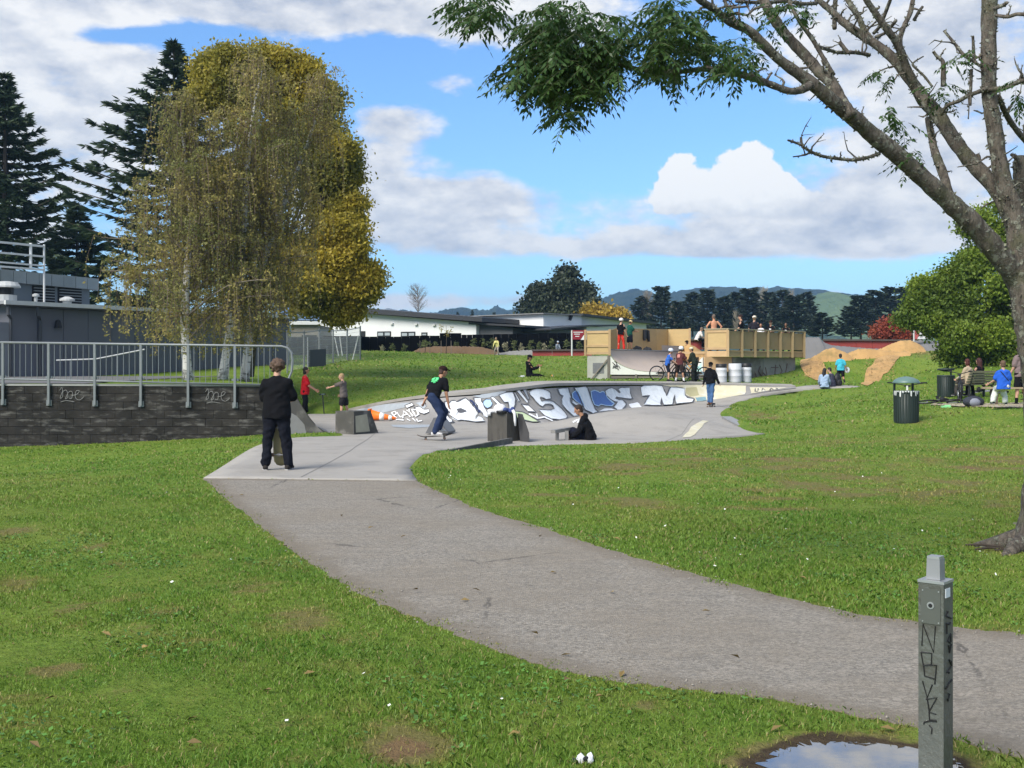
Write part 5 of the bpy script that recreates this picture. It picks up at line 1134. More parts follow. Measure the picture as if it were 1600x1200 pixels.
FL('branch', [(1560,150,8),(1572,178,9),(1586,200,9),(1604,222,9)], -.2, .3, 7); FL('branch', [(1275,72,7),(1295,78,6),(1310,82,6),(1335,82,6),(1358,86,7)], -.6, .4, 6); FL('branch', [(1326,83,6),(1320,76,6),(1311,65,6)], -.1, -.1, 6)
FL('branch', [(1534,105,5),(1520,95,5),(1505,85,6),(1490,66,5),(1475,48,4)], -.3, -.1, 6); FL('branch', [(1522,98,6),(1521,75,5),(1520,56,4)], -.2, -.2, 6); FL('branch', [(1474,135,8),(1474,112,8),(1473,96,7),(1464,88,5),(1458,80,5)], .1, .1, 6); FL('branch', [(1457,136,4),(1443,118,4),(1428,104,4),(1427,98,3),(1443,88,2)], .1, .1, 5)
FL('branch', [(1516,165,4),(1517,130,5),(1518,108,5)], -.2, -.2, 6); FL('branch', [(1512,140,2.5),(1514,165,2),(1513,186,2)], -.2, -.2, 5); FL('limb', [(1625,400,34),(1606,330,32),(1600,290,30),(1597,262,28),(1599,245,24)], .2, .2, 10); FL('branch', [(1592,250,8),(1585,244,7),(1579,241,4)], .1, .1, 6); FL('branch', [(1530,258,7),(1529,246,7),(1527,240,5)], .1, .1, 6)
FL('branch', [(1552,14,6),(1568,8,6),(1574,4,5)], -.4, -.5, 6); FL('branch', [(1555,24,5),(1575,26,6),(1590,22,6),(1612,24,6)], -.4, -.6, 6); FL('branch', [(1304,45,7),(1304,20,7),(1306,-8,7)], .6, .7, 6); FL('branch', [(1276,5,6),(1250,6,6),(1230,2,6),(1190,4,6),(1150,2,5)], .3, -.5, 6); FL('branch', [(1153,40,5),(1140,20,6),(1130,-5,6)], -1.5, -1.2, 6)
FL('branch', [(1400,32,6),(1385,50,5),(1368,58,5)], .2, .5, 6); FL('branch', [(1365,52,6),(1375,40,6),(1388,8,6),(1394,-8,5)], .5, .2, 6); FL('branch', [(1428,32,6),(1436,18,5),(1442,10,4)], .4, .4, 5)
def twiglets(n, boxes):
    # bare knobbly twigs springing from the traced limbs
    for Q, Rq in LIMBS:
        L = sum((Q[i+1]-Q[i]).length for i in range(len(Q)-1)); m = MB()
        for _ in range(int(L*n)):
            i = random.randint(1, len(Q)-2); c = Q[i].lerp(Q[i+1], random.random()); w_ = FT+c
            px = 800+FPX*w_.x/w_.y; py = HOR-FPX*(w_.z-EYE)/w_.y
            if py > 330: continue
            d = (Q[i+1]-Q[i]).normalized(); v = Vector((random.gauss(0, 1), random.gauss(0, .8), random.gauss(.7, .8))); v = (v-d*v.dot(d)*.6).normalized(); ln = random.uniform(.05, .34)*(.5+random.random()); r = min(Rq[i]*.35, .008)+.002
            P = [c]; 
            for k in range(4): P.append(P[-1]+(v+Vector((random.gauss(0, .35), random.gauss(0, .35), random.gauss(.05, .3)))).normalized()*ln/4)
            m.tube(P, [r*1.2, r*random.uniform(.8, 1.2), r*.8, r*random.uniform(.5, .9), r*.35], 5)
            if ln > .2 and random.random() < .7: m.tube([P[2], P[2]+(v.cross(d)*random.choice((-1, 1))+v*.5).normalized()*ln*.35], [r*.6, r*.25], 4)
            for q_ in P[1:]: lich_pts.append((q_+Vector(tuple(rnd_unit(1)[0]))*r*.8, Vector(tuple(rnd_unit(1)[0])), .012))
        if m.v: m.build('twigs', lb, ft, True)['kind'] = 'stuff'
twiglets(5.5, None)
for (px, py) in ((1296,80),(1262,55),(1330,40),(1322,100),(1345,128),(1372,100),(1420,88),(1455,165),(1500,200),(1515,230),(1340,70),(1210,60),(1240,105),(1305,150),(1352,196),(1400,245),(1440,290),(1480,318)):
    pass
V = []
for c, v, s_ in lich_pts:
    c = np.array(c); v = np.array(v); w = np.cross(v, rnd_unit(1)[0]); w /= np.linalg.norm(w)+1e-9; k = s_*random.uniform(.5, 1.5); V.append([c-w*k*.6, c+w*k*.6, c+v*k*1.3+w*k*.3+rnd_unit(1)[0]*k*.4, c+v*k*.8-w*k*.5])
o = link('lichen', np_mesh('lichen', np.array(V), 4, lich), ft); o['kind'] = 'stuff'; print('lichen', len(V))
# pinnate leaves hanging in sprays
dleaf = leaf_mat('dark_leaflet', (.028, .062, .018), (.075, .135, .032), (.040, .085, .024), .35, 1.2, .4)
lf = []; stems = MB()
def frond(p, d, L, nl, size):
    p = np.array(p); d = np.array(d, float); d /= np.linalg.norm(d); side = np.cross(d, [0, 0, 1.0]); side /= np.linalg.norm(side)+1e-6; up = np.cross(side, d); prev = p; S_pts = [p]
    for i in range(nl):
        t = (i+1)/nl; c = p+d*L*t+np.array([0, 0, -1])*L*.35*t*t; S_pts.append(c)
        for s_ in ((-1, 1) if i < nl-1 else (0,)):
            dr = side*s_*.85+d*(.45 if s_ else 1)+np.array([0, 0, -.45])+RNG.normal(0, .16, 3); dr /= np.linalg.norm(dr); w = np.cross(dr, up+RNG.normal(0, .5, 3)); w /= np.linalg.norm(w)+1e-6; sz = size*RNG.uniform(.75, 1.2)*(1-.25*abs(t-.5))
            a = c+dr*.004; lf.append([a, a+dr*sz*.4+w*sz*.21, a+dr*sz+np.array([0, 0, -sz*.15]), a+dr*sz*.4-w*sz*.21])
    stems.tube([Vector(tuple(q)) for q in S_pts[::2]+[S_pts[-1]]], .0022, 3, False)
def cluster(px, py, rx, ry, n, Y, size=.056, Ls=(.13, .22), dY=.5):
    for _ in range(n):
        while True:
            a, b = random.uniform(-1, 1), random.uniform(-1, 1)
            if a*a+b*b <= 1: break
        y = Y+random.uniform(-dY, dY); p = U(px+a*rx, py+b*ry, y)-FT; ang = random.uniform(0, 2*PI); frond(p, (math.cos(ang)-.25+a*.4, math.sin(ang)*.8, random.uniform(-.75, .25)), random.uniform(*Ls), random.randint(6, 8), size)
YC = FT.y-2.1
for c in [(885,28,62,32,48),(900,70,70,42,70),(855,105,48,32,46),(915,112,52,34,58),(815,122,20,16,12),(872,138,36,20,28),(945,85,28,36,26),(880,172,8,16,8),(845,60,32,28,16),(960,50,30,30,11),(930,140,14,12,4),(800,100,16,10,4),
          (1045,28,30,34,36),(1058,78,40,24,34),(1020,88,20,22,14),(1100,66,20,14,7),(1148,72,28,14,12),(1168,92,18,16,9),(1115,100,20,8,5),(1040,112,24,12,9),(1000,50,20,22,7),(1080,40,20,26,9),(1145,112,12,8,3),
          (738,6,26,14,15),(746,24,18,12,12),(768,14,8,16,6)]:
    px, py, rx, ry, n = c; cluster(px, py, rx, ry, int(n*1.9), YC)
for c in [(1372,108,18,12,6,.1),(1388,120,10,10,3,.2),(1390,180,26,16,9,-.6),(1412,195,14,12,4,-.5),(1425,225,16,20,8,-.6),(1425,250,8,8,2,-.6),(1468,140,22,14,9,0),(1480,155,14,12,4,.0),(1505,92,26,10,8,-.2),(1520,80,16,10,3,-.3),(1595,130,10,10,4,-.6),(1598,155,8,12,4,-.6),(1240,20,40,14,14,-.9),(1215,12,30,14,10,-.9),(1205,45,14,10,3,-.9),(1130,10,30,14,8,-1.6)]:
    px, py, rx, ry, n, dy = c; cluster(px, py, rx, ry, n, FT.y+dy, .05, (.12, .22), .2)
V = np.array(lf); o = link('crown', np_mesh('crown', V, 4, dleaf), ft); o['kind'] = 'stuff'; stems.build('leaf_stems', mat('leaf_stem', (.05, .06, .02), .7, .2, 5), ft); print('leaflets', len(V))
# roots and fallen bark at the foot
rm = MB()
for a in range(7): rm.tube([Vector((0, 0, .12)), Vector((math.cos(a*.9)*.35, math.sin(a*.9)*.35, .03)), Vector((math.cos(a*.9+.2)*.7, math.sin(a*.9+.2)*.7, -.06))], [.14, .07, .03], 7)
rm.build('roots', lb, ft, True)
for i, (px, py) in enumerate(((1545,860),(1570,852),(1535,855),(1580,862))):
    p = on(px, py); a = random.uniform(-.4, .4); m = MB().tube([(-.14, 0, .015), (0, .01, .022), (.16, -.01, .014)], [.008, .012, .006], 6); o = m.build('fallen_stick', bark_d); o.location = p; o.rotation_euler = (0, 0, a); tag(o, ('longest', 'second', 'leftmost', 'rightmost')[i]+' broken dead stick lying on the grass at the foot of the big tree', 'stick', 'sticks under the park tree')
# ================================================================ RAMPS, TRACK, SKATE FURNITURE
ply = mat('plywood', (.43, .31, .145), .7, .14, 2.2, rnd=.08, stretch=(1, 1, 3)); pine_ = mat('treated_pine', (.43, .295, .155), .7, .15, 3, rnd=.10); pined = mat('shaded_pine', (.33, .24, .125), .75, .18, 3, rnd=.12)  # long deck side gets a darker pine, its shade put into the colour
rampw = mat('ramp_skin', (.42, .345, .285), .6, .08, 1.5); wpanel = mat('white_panel', (.56, .57, .53), .7, .12, 2); greytim = mat('grey_timber', (.17, .15, .125), .85, .25, 4, rnd=.2)
dv = Vector((.85, -.52, 0)).normalized(); cv = Vector((.52, .85, 0)).normalized(); Z = Vector((0, 0, 1))
A0 = US(953, 594, 33); gz = .90
mr = thing('mini_ramp', (A0.x, A0.y, gz), 'half pipe ramp with plywood screen and brown riding surface', 'skate ramp')
Pm = lambda r, t, z: dv*r+cv*t+Z*(z-gz)
DZ = 2.36; FZ = 1.34; LC = 9.6
prof = [(0, DZ)]+[(2.1*math.sin(a)*1.0, DZ-(DZ-FZ)*(1-math.cos(PI/2-a))/1.0) for a in []]
tr = [(2.15*(1-math.cos(t*PI/2*.94))/(1-math.cos(PI/2*.94))*.999, 0) for t in (0,)]
# transition profile: steep at the coping, easing into the flat
prof = [(2.2*(1-math.sin(u))**1.0, FZ+(DZ-FZ)*(1-math.cos(u))**1.0) for u in np.linspace(PI/2*.97, 0, 12)]
prof = [(r, z) for r, z in prof]+[(4.6, FZ)]
pr2 = [(4.6+2.2*(1-0)*0, FZ)]
k0 = prof[0][0]; prof = [(r-k0 if r <= 2.2 else r, z) for r, z in prof]; prof[0] = (0, DZ)
m = MB(); ext = [0, 5.6, 5.62, LC]
vs_ = []
for t in (-.03, LC):
    for r, z in prof: vs_.append(Pm(r, t, z))
n_ = len(prof); m.add(vs_, [(i, i+1, n_+i+1, n_+i) for i in range(n_-1)]); m.build('riding_surface', rampw, mr, True)
# higher far section
m = MB(); vs_ = []
hp = [(-.02, DZ+.32)]+[(r*.9+.005, z+.012+.0*(i)) for i, (r, z) in enumerate(prof[:6])]
for t in (6.0, LC+.02):
    for r, z in hp: vs_.append(Pm(r, t, z))
m.add(vs_, [(i, i+1, len(hp)+i+1, len(hp)+i) for i in range(len(hp)-1)]); m.build('extension', rampw, mr, True)
# near side panel with the curve cut out, base slats below
MB().prism([Pm(r, -.06, z-.015) for r, z in prof[:-1]]+[Pm(2.5, -.06, FZ-.02), Pm(2.5, -.06, FZ-.14), Pm(0, -.06, FZ-.14)], -cv*.02).build('side_panel', wpanel, mr)
for i, (z, w) in enumerate(((1.17, .07), (1.05, .07), (.95, .07))): MB().prism([Pm(.02, -.05, z), Pm(5.6, -.05, z), Pm(5.6, -.05, z+w), Pm(.02, -.05, z+w)], cv*.05).build('base_slat', greytim, mr)
MB().prism([Pm(.05, .05, .85), Pm(5.4, .05, .85), Pm(5.4, .05, FZ-.03), Pm(.05, .05, FZ-.03)], cv*.05).build('base_backing', mat('base_dark', (.06, .053, .045), .9, .2, 3), mr)
for r in (-.02, 1.4, 2.8, 4.2): MB().beam(Pm(r, -.09, .75), Pm(r, -.09, DZ-.25 if r < 0 else FZ-.12), .12 if r < 0 else .09).build('post', greytim, mr)
MB().beam(Pm(-1.05, -.1, .85), Pm(-.1, -.1, 1.9), .05).build('brace', greytim, mr)
MB().prism([Pm(-1.2, -.02, .8), Pm(-.1, -.02, .8), Pm(-.1, -.02, 2.1), Pm(-1.2, -.02, 2.1)], cv*.04).build('end_panel', mat('pale_board', (.36, .36, .32), .8, .2, 2), mr)
MB().prism([Pm(-.9, -.03, 1.25), Pm(-.3, -.03, 1.25), Pm(-.3, -.03, 1.75), Pm(-.9, -.03, 1.75)], cv*.008).build('grey_board', mat('poster_grey', (.15, .155, .16), .8, .3, 6), mr)
MB().prism([Pm(-1.3, 0, DZ-.1), Pm(.0, 0, DZ-.1), Pm(.0, LC, DZ-.1), Pm(-1.3, LC, DZ-.1)], Z*.1).build('deck', pine_, mr)
MB().tube([Pm(.0, 0, DZ+.02), Pm(.0, LC, DZ+.02)], .03, 7).build('coping', galv, mr, True)
def panel(name, a, b, w, z0, z1, z2, m_, parent): return MB().prism([Pm(a[0], a[1], z0), Pm(b[0], b[1], z0), Pm(b[0], b[1], z2), Pm(a[0], a[1], z1)], w).build(name, m_, parent)
# balustrade: near end framed panel, then tall ply sheets along the back
panel('balustrade_panel', (-1.22, -.05), (.02, -.05), cv*.03, 2.2, 3.22, 3.22, ply, mr)
for z, h in ((2.15, .12), (2.5, .1), (3.16, .12)): panel('rail', (-1.3, -.09), (.06, -.09), cv*.035, z, z+h, z+h, pine_, mr)
for r in (-1.27, .03): MB().beam(Pm(r, -.1, 2.1), Pm(r, -.1, 3.34), .1).build('post', pine_, mr)
nb = 6
for i in range(nb):
    t0 = i*LC/nb; t1 = (i+1)*LC/nb; hh = lambda t: 3.20+(.25 if t > 3 else 0)+.018*t
    panel('ply_sheet', (-1.25, t0+.012), (-1.25, t1-.012), dv*.02, DZ, hh(t0+.1), hh(t1-.1), ply, mr)
for i in range(nb+1): MB().beam(Pm(-1.31, i*LC/nb, 2.2), Pm(-1.31, i*LC/nb, 3.2), .09).build('post', pine_, mr)
for i in range(1): panel('ply_sheet', (-1.25+i*1.25, LC), (-.02+i*1.25, LC), -cv*.02, DZ-.3, 3.62, 3.62, ply, mr)
MB().beam(Pm(.03, LC, 2.0), Pm(.03, LC, 3.66), .1).build('post', pine_, mr)
# sprayed squiggle on the white side panel
m = MB()
for ln in ([(957,566),(960,570),(958,573),(963,572),(962,576)],[(960,564),(964,568),(962,571),(967,572),(969,576)],[(957,575),(962,574),(967,578)],[(963,565),(965,573)],[(959,568),(966,575)]):
    P = []
    for px, py in ln:
        k = (px-800)/FPX; a = A0-cv*.087; r = (k*a.y-a.x)/(dv.x-k*dv.y); q = a+dv*r; P.append(Vector((q.x, q.y, EYE-(py-HOR)*q.y/FPX))-Vector((A0.x, A0.y, gz)))
    m.tube(P, .022, 4)
m.build('graffiti_tag', blackm, mr)

B0 = U(1137, 572, 56.0); ev = Vector((.70, .71, 0)).normalized(); dn = -dv
dk = thing('viewing_deck', (B0.x, B0.y, gz), 'raised timber viewing deck with board railing on a concrete block base', 'deck')
Pd = lambda u, w, z: ev*u+dn*w+Z*(z-gz)        # u along the long side, w along the short side
LD = 7.05
def dpan(name, a, b, off, z0, z1, m_, th=.03): 
    nn = (Pd(*b, 0)-Pd(*a, 0)); nn = Vector((nn.y, -nn.x, 0)).normalized()
    return MB().prism([Pd(*a, z0)+nn*off, Pd(*b, z0)+nn*off, Pd(*b, z1)+nn*off, Pd(*a, z1)+nn*off], -nn*th).build(name, m_, dk)
RZ0, RZ1 = 2.06, 3.38
dpan('balustrade_panel', (0, 1.12), (0, 0), 0, 2.45, RZ1-.1, ply)
for z, h in ((RZ0, .28), (2.40, .11), (RZ1-.14, .14)): dpan('rail', (0, 1.15), (0, 0), .035, z, z+h, pine_)
for w in (.0, 1.12): MB().beam(Pd(0, w, RZ0), Pd(0, w, RZ1), .12).build('post', pine_, dk)
for i in range(6):
    a = LD*i/6; b = LD*(i+1)/6; dpan('balustrade_panel', (a+.05, 0), (b-.05, 0), 0, 2.44, RZ1-.06, pined); dpan('kick_board', (a+.05, 0), (b-.05, 0), .005, RZ0, 2.30, pined); MB().beam(Pd(b, -.03, RZ0-.02), Pd(b, -.03, RZ1), .13).build('post', pined, dk)
    dpan('mid_rail', (a+.07, 0), (b-.07, 0), .03, 2.31, 2.37, pine_)
dpan('top_rail', (-.06, 0), (LD+.1, 0), .09, RZ1+.003, RZ1+.06, mat('rail_cap', (.30, .26, .17), .7, .1, 3), .18); dpan('top_rail', (0, 1.2), (0, .07), .07, RZ1+.003, RZ1+.06, _M['rail_cap'], .16)
MB().prism([Pd(0, 0.02, 2.20), Pd(LD, .02, 2.20), Pd(LD, 2.6, 2.20), Pd(0, 2.6, 2.20)], Z*.12).build('deck_floor', pine_, dk)
MB().prism([Pd(.9, .25, .6), Pd(LD-.35, .25, .6), Pd(LD-.35, .25, RZ0-.01), Pd(.9, .25, RZ0-.01)], dn*2.2).build('concrete_base', mat('base_concrete', (.125, .115, .10), .9, .3, 1.2, dirt=((.27, .26, .245), 1.4, .7)), dk)
MB().prism([Pd(3.6, .235, .7), Pd(LD-.38, .235, .7), Pd(LD-.38, .235, RZ0-.03), Pd(3.6, .235, RZ0-.03)], dn*.012).build('pale_slab', mat('pale_slab', (.24, .235, .225), .9, .25, 2, dirt=((.13, .125, .12), 2, .6)), dk)
MB().prism([Pd(-.3, 1.0, .6), Pd(.85, .3, .6), Pd(.85, .3, RZ0-.01), Pd(-.3, 1.0, RZ0-.01)], dn*.3).build('timber_face', pine_, dk)
for ln in ([(1188,572),(1185,580),(1190,588),(1198,586),(1196,574)],[(1192,582),(1200,590)],[(1212,570),(1210,590)],[(1218,570),(1222,580),(1216,588),(1226,592)],[(1230,568),(1226,590)],[(1183,592),(1180,583)],[(1205,574),(1216,574)]):
    P = []
    for px, py in ln:
        k = (px-800)/FPX; a = B0+dn*.225; u = (k*a.y-a.x)/(ev.x-k*ev.y); q = a+ev*u; P.append(Vector((q.x, q.y, EYE-(py-HOR)*q.y/FPX))-Vector((B0.x, B0.y, gz)))
    MB().tube(P, .024, 4).build('graffiti_stroke', mat('spray_brown', (.09, .05, .045), .7, .2, 5), dk)
# the teal-and-white facing ramp wedge left of the deck
wg = thing('ramp_end', (0, 0, 0), 'small white ramp end with teal spray beside the deck', 'skate ramp')
w0 = US(1098, 594, 32); MB().prism([w0+dv*-.55+Z*.1, w0+Z*.1, w0+Z*1.12, w0+Z*1.02-dv*.12, w0+Z*.55-dv*.42, w0+Z*.35-dv*.55], cv*3.0).build('wedge_body', wpanel, wg)
MB().add([w0-cv*.008+Z*.3-dv*.3, w0-cv*.008+Z*.3-dv*.05, w0-cv*.008+Z*.85-dv*.06, w0-cv*.008+Z*.6-dv*.3], [(0, 1, 2, 3)]).build('spray_patch', mat('spray_teal', (.35, .58, .54), .7, .3, 6), wg)
# pale drums under the deck
def drum(px, S, w, h, lab, dark):
    p = on(px, 597, 40, 80); k = FPX/p.y; t = thing('drum', p, lab, 'drum', .4, 'pale drums below the deck'); r = w/k/2; hh = h/k
    MB().lathe([(r*.98, -.05), (r, .04), (r, hh*.33), (r*1.03, hh*.345), (r, hh*.36), (r, hh*.66), (r*1.03, hh*.675), (r, hh*.69), (r, hh-.03), (r*.94, hh)], 20).build('drum_body', mat('drum_white', (.50, .51, .53), .5, .12, 6), t, True)
    if dark: MB().lathe([(r*1.01, hh*.80), (r*1.02, hh*.81), (r*1.02, hh*1.01), (r*.9, hh*1.02)], 20).build('drum_top', blackm, t, True)  # on the left drum, black colour stands for shade in its open top
drum(1148.5, 32, 20, 29, 'pale drum without a lid, middle one of the drums below the deck', False); drum(1166, 31, 16, 29, 'pale drum with a black lid, right of the taller drum', True); drum(1127, 31, 17, 28, 'pale drum with a black top for its dark opening, behind the walking skater', True)
p = on(1165, 585, 40, 80)
# ---------------------------------------------------------------- pump track: clay mounds, grey track, red barrier
clay = mat('clay', (.40, .245, .10), .95, .25, 1.4, dirt=((.20, .15, .06), 1.5, .75), bump=1.0, bscale=7); trackm = mat('track_grey', (.15, .148, .145), .9, .15, 1.0, bump=.2, bscale=20)
def mound(name, pts, hgt, material, label, off=.03, cat='dirt mound', step=.3):
    poly = [Vector(on(px, py, 30, 120)[:2]) for px, py in pts]; poly = smooth_line(poly, 3, True)
    def zf(x, y):
        d = np.maximum(sdist(poly, x, y), 0); return H(x, y)+hgt*np.clip(d/1.6, 0, 1)**.8*(1+.12*np.sin(x*2.3+y))+.02*np.sin(x*5.1)*np.sin(y*4.3)
    o = sheet(name, poly, zf, step, material, off); return tag(o, label, cat)
mound('clay_mound', [(1250,566),(1262,562),(1285,566),(1290,575),(1294,590),(1284,596),(1268,592),(1256,582)], .15, clay, 'low sloping clay patch right of the viewing deck base')
mound('clay_mound', [(1345,600),(1352,585),(1362,572),(1368,562),(1376,553),(1392,548),(1410,547),(1408,556),(1396,570),(1388,582),(1376,594),(1362,601)], .22, clay, 'long orange clay run down the grass bank behind the teal shirted child')
def ridge(name, prof, Y, w, material, label, base=None, cat='dirt mound'):
    """a bank of earth with the given skyline, running across at depth Y"""
    X = np.linspace(prof[0][0], prof[-1][0], int((prof[-1][0]-prof[0][0])/2.0)+2); top = np.interp(X, [p[0] for p in prof], [p[1] for p in prof]); x = (X-800)*Y/FPX; zt_ = EYE-(top-HOR)*Y/FPX
    rows = []; rs = np.random.default_rng(3)
    for f, dy in ((-.9, -w), (.25, -w*.62), (.62, -w*.36), (.9, -w*.14), (1, 0), (.9, w*.2), (.5, w*.55), (-.3, w)):
        gz_ = H(x, np.full(len(x), Y+dy))-.1; rows.append(np.stack([x, np.full(len(x), Y+dy), np.where(f < 0, gz_-.2, np.minimum(gz_, zt_)+np.maximum(zt_-gz_, 0)*max(f, 0))+rs.normal(0, .015, len(x))], -1))
    n = len(X); A = np.concatenate(rows); m = MB(); m.add(A.tolist(), [(j*n+i, j*n+i+1, (j+1)*n+i+1, (j+1)*n+i) for j in range(len(rows)-1) for i in range(n-1)]); return tag(m.build(name, material, None, True), label, cat)
ridge('clay_mound', [(1256,566),(1266,560),(1280,552),(1290,546),(1302,543.5),(1312,547),(1322,551),(1330,556)], 62.5, .8, clay, 'orange clay jump with the highest rounded top, left of the two clay humps')
ridge('clay_mound', [(1318,556),(1330,549),(1342,545),(1356,544.5),(1372,546.5),(1390,549),(1404,550),(1420,549)], 63, .8, clay, 'low long orange clay hump right of the rounded jump')
ridge('clay_mound', [(1366,549),(1380,543),(1396,536),(1410,532),(1422,531.5),(1432,535),(1442,542)], 65, 1.0, clay, 'rising clay berm edge at the end of the red barrier')
_cl = []
for (px0, py0, px1, py1, n_) in ((1256, 566, 1284, 594, 160), (1350, 555, 1398, 598, 260)):
    for _ in range(n_):
        p_ = on(random.uniform(px0, px1), random.uniform(py0, py1), 30, 120); r_ = random.uniform(.012, .05); c_ = np.array(p_)+[0, 0, .17]
        a_ = [c_+np.array(v)*r_ for v in ((1, 0, 0), (0, 1, .1), (-1, 0, 0), (0, -1, .1))]; t_ = c_+np.array([.1, .1, .8])*r_
        for i in range(4): _cl.append([a_[i], a_[(i+1) % 4], t_])
tag(link('soil_clods', np_mesh('soil_clods', np.array(_cl), 3, mat('clod', (.30, .19, .085), .95, .3, 5, isl=.4))), 'loose clods of earth on the orange clay runs', 'soil', kind='stuff')
ridge('track_berm', [(1246,526),(1256,526.5),(1280,527),(1284,533),(1300,540),(1340,543),(1390,546),(1410,540),(1425,533),(1440,531.5),(1458,533),(1475,540)], 67, 2.5, trackm, 'grey sealed berm of the pump track beyond the clay humps', None, 'track')
ridge('clay_bank', [(1068,541),(1078,537),(1088,543),(1098,550),(1108,556)], 60, 2.2, clay, 'brown earth bank between the half pipe and the deck', None, 'dirt mound')
barr = mat('barrier_red', (.27, .045, .04), .6, .2, 1.5)
def barrier(px0, px1, t0, t1, b0, b1, Y, label):
    t = thing('track_barrier', ((px0-800)*Y/FPX, Y, 2), label, 'barrier', 0, 'red barriers of the pump track'); n = max(2, int((px1-px0)/24)); O = Vector(t.location)
    for k in range(n):
        f0, f1 = k/n, (k+1)/n; xa = px0+(px1-px0)*f0; xb = px0+(px1-px0)*f1; P = lambda px, a, b, f: U(px, a+(b-a)*f, Y)-O
        MB().prism([P(xa, b0, b1, f0), P(xb-.4, b0, b1, f1), P(xb-.4, t0, t1, f1), P(xa, t0, t1, f0)], (0, .08, 0)).build('barrier_panel', barr, t)
    MB().beam(U(px0-1, t0-.8, Y-.02)-O, U(px1+1, t1-.8, Y-.02)-O, .22, .10).build('top_edge', mat('barrier_top', (.075, .06, .055), .8, .2, 3), t)
barrier(1287, 1440, 532, 532.5, 545, 545, 72, 'long red barrier with a dark top beyond the clay humps'); barrier(1052, 1112, 531.5, 532, 546, 546, 70, 'red barrier behind the half pipe below the seated watcher'); barrier(832, 925, 548, 547.5, 556, 556, 76, 'low red barrier left of the half pipe near the flag sign')
ridge('soil_heap', [(640,552),(655,544),(680,541),(720,541),(750,542),(768,546),(785,552)], 78, 1.5, mat('brown_soil', (.135, .085, .045), .95, .25, 1.5, bump=.4), 'long brown soil heap on the crest before the black fence'); ridge('gravel_heap', [(770,553),(800,548.5),(820,547),(850,547.5),(900,549),(925,552)], 77.5, 1.2, mat('grey_gravel', (.20, .195, .18), .95, .3, 3, bump=.5), 'pale gravel strip on the crest left of the flag sign', None, 'gravel')
# flag sign
fs = thing('flag_sign', U(893.5, 555, 73), 'dark red notice board on a white pole left of the half pipe', 'sign'); O = Vector(fs.location); q = lambda px, py, dy=0: U(px, py, 73+dy)-O
MB().tube([q(893.5, 556), q(893.5, 516)], .05, 7).build('pole', lightm, fs)
MB().prism([q(894, 516, -.03), q(917, 516, -.03), q(907, 530.5, -.03), q(894, 530.5, -.03)], (0, .04, 0)).build('board', mat('sign_red', (.20, .012, .022), .5, .1, 3), fs)
MB().prism([q(917.2, 516, -.03), q(919, 531, -.03), q(907.2, 531, -.03)], (0, .04, 0)).build('white_corner', whitew, fs)
m = MB()
for (x0, x1, y) in ((896, 911, 518.5), (897, 906, 521.5), (899, 905, 525)): m.prism([q(x0, y, -.045), q(x1, y, -.045), q(x1, y+1.1, -.045), q(x0, y+1.1, -.045)], (0, .006, 0))
m.build('lettering', whitew, fs)['kind'] = 'stuff'
bn = thing('banner', U(1440, 535, 66), 'red and white banner half hidden by the green tree', 'banner'); O = Vector(bn.location); q = lambda px, py, dy=0: U(px, py, 66+dy)-O
MB().tube([q(1428, 535), q(1428, 516)], .04, 6).build('pole', lightm, bn); MB().prism([q(1428.5, 517), q(1438, 517), q(1433, 530), q(1428.5, 530)], (0, .03, 0)).build('red_part', mat('banner_red', (.40, .09, .09), .6, .1, 3), bn); MB().prism([q(1438.3, 517), q(1453, 516.5), q(1453, 529), q(1433.4, 530)], (0, .03, 0)).build('white_part', whitew, bn)
# saplings before the black fence
sap = leaf_mat('sapling_leaf', (.10, .13, .04), (.17, .19, .07), (.08, .10, .04), .3, 1); sapp = leaf_mat('sapling_pale', (.28, .27, .17), (.36, .34, .22), None, .3, 1)
sl = [(613,548,536,6,0),(632,548,535,6,0),(665,546,527,12,0),(680,545,534,7,0),(713,543,534,6,0),(741,543,527,8,0),(757,543,528,10,0),(770,548,528,12,0),(790,548,534,8,1),(803,548,531,8,0),(815,548,537,8,1),(829,548,530,8,0),(842,548,534,8,0),(850,548,536,7,1),(862,549,529,10,0),(885,550,532,8,0),(905,549,530,9,0),(597,549,538,5,1)]
wd = ['beside the last mesh fence post','second from the mesh fence','below the staked sapling crown','short, under the white house windows','low, on the soil heap','tall and thin, on the soil heap','tall, left of the rider in yellow','bright green, directly behind the rider in yellow','pale, right of the rider in yellow','dark, right of the pale one','pale and low, on the gravel','upright, mid gravel','round, mid gravel','pale, left of the crouching child','broad, behind the crouching child','right of the crouching child','under the flag sign','pale and tiny, nearest the mesh fence']
for i, (px, pb, pt, w, pal) in enumerate(sl):
    Y = 78.6; b_ = U(px, pb+3, Y); h = (pb+3-pt)*Y/FPX; t = thing('sapling', b_, 'small planted shrub before the black fence, '+wd[i], 'shrub', 0, 'young shrubs along the black fence')
    MB().tube([(0, 0, 0), (.02, 0, h*.9)], .015, 4).build('stem', bark_d, t); c = clump_points([((0, 0, h*.55), (w*Y/FPX*.5, w*Y/FPX*.4, h*.45))], 16, 14, .12, .2); o = link('leaves', np_mesh('leaves', leaf_quads(c, .055, .5, .1), 4, sapp if pal else sap), t); o['kind'] = 'stuff'
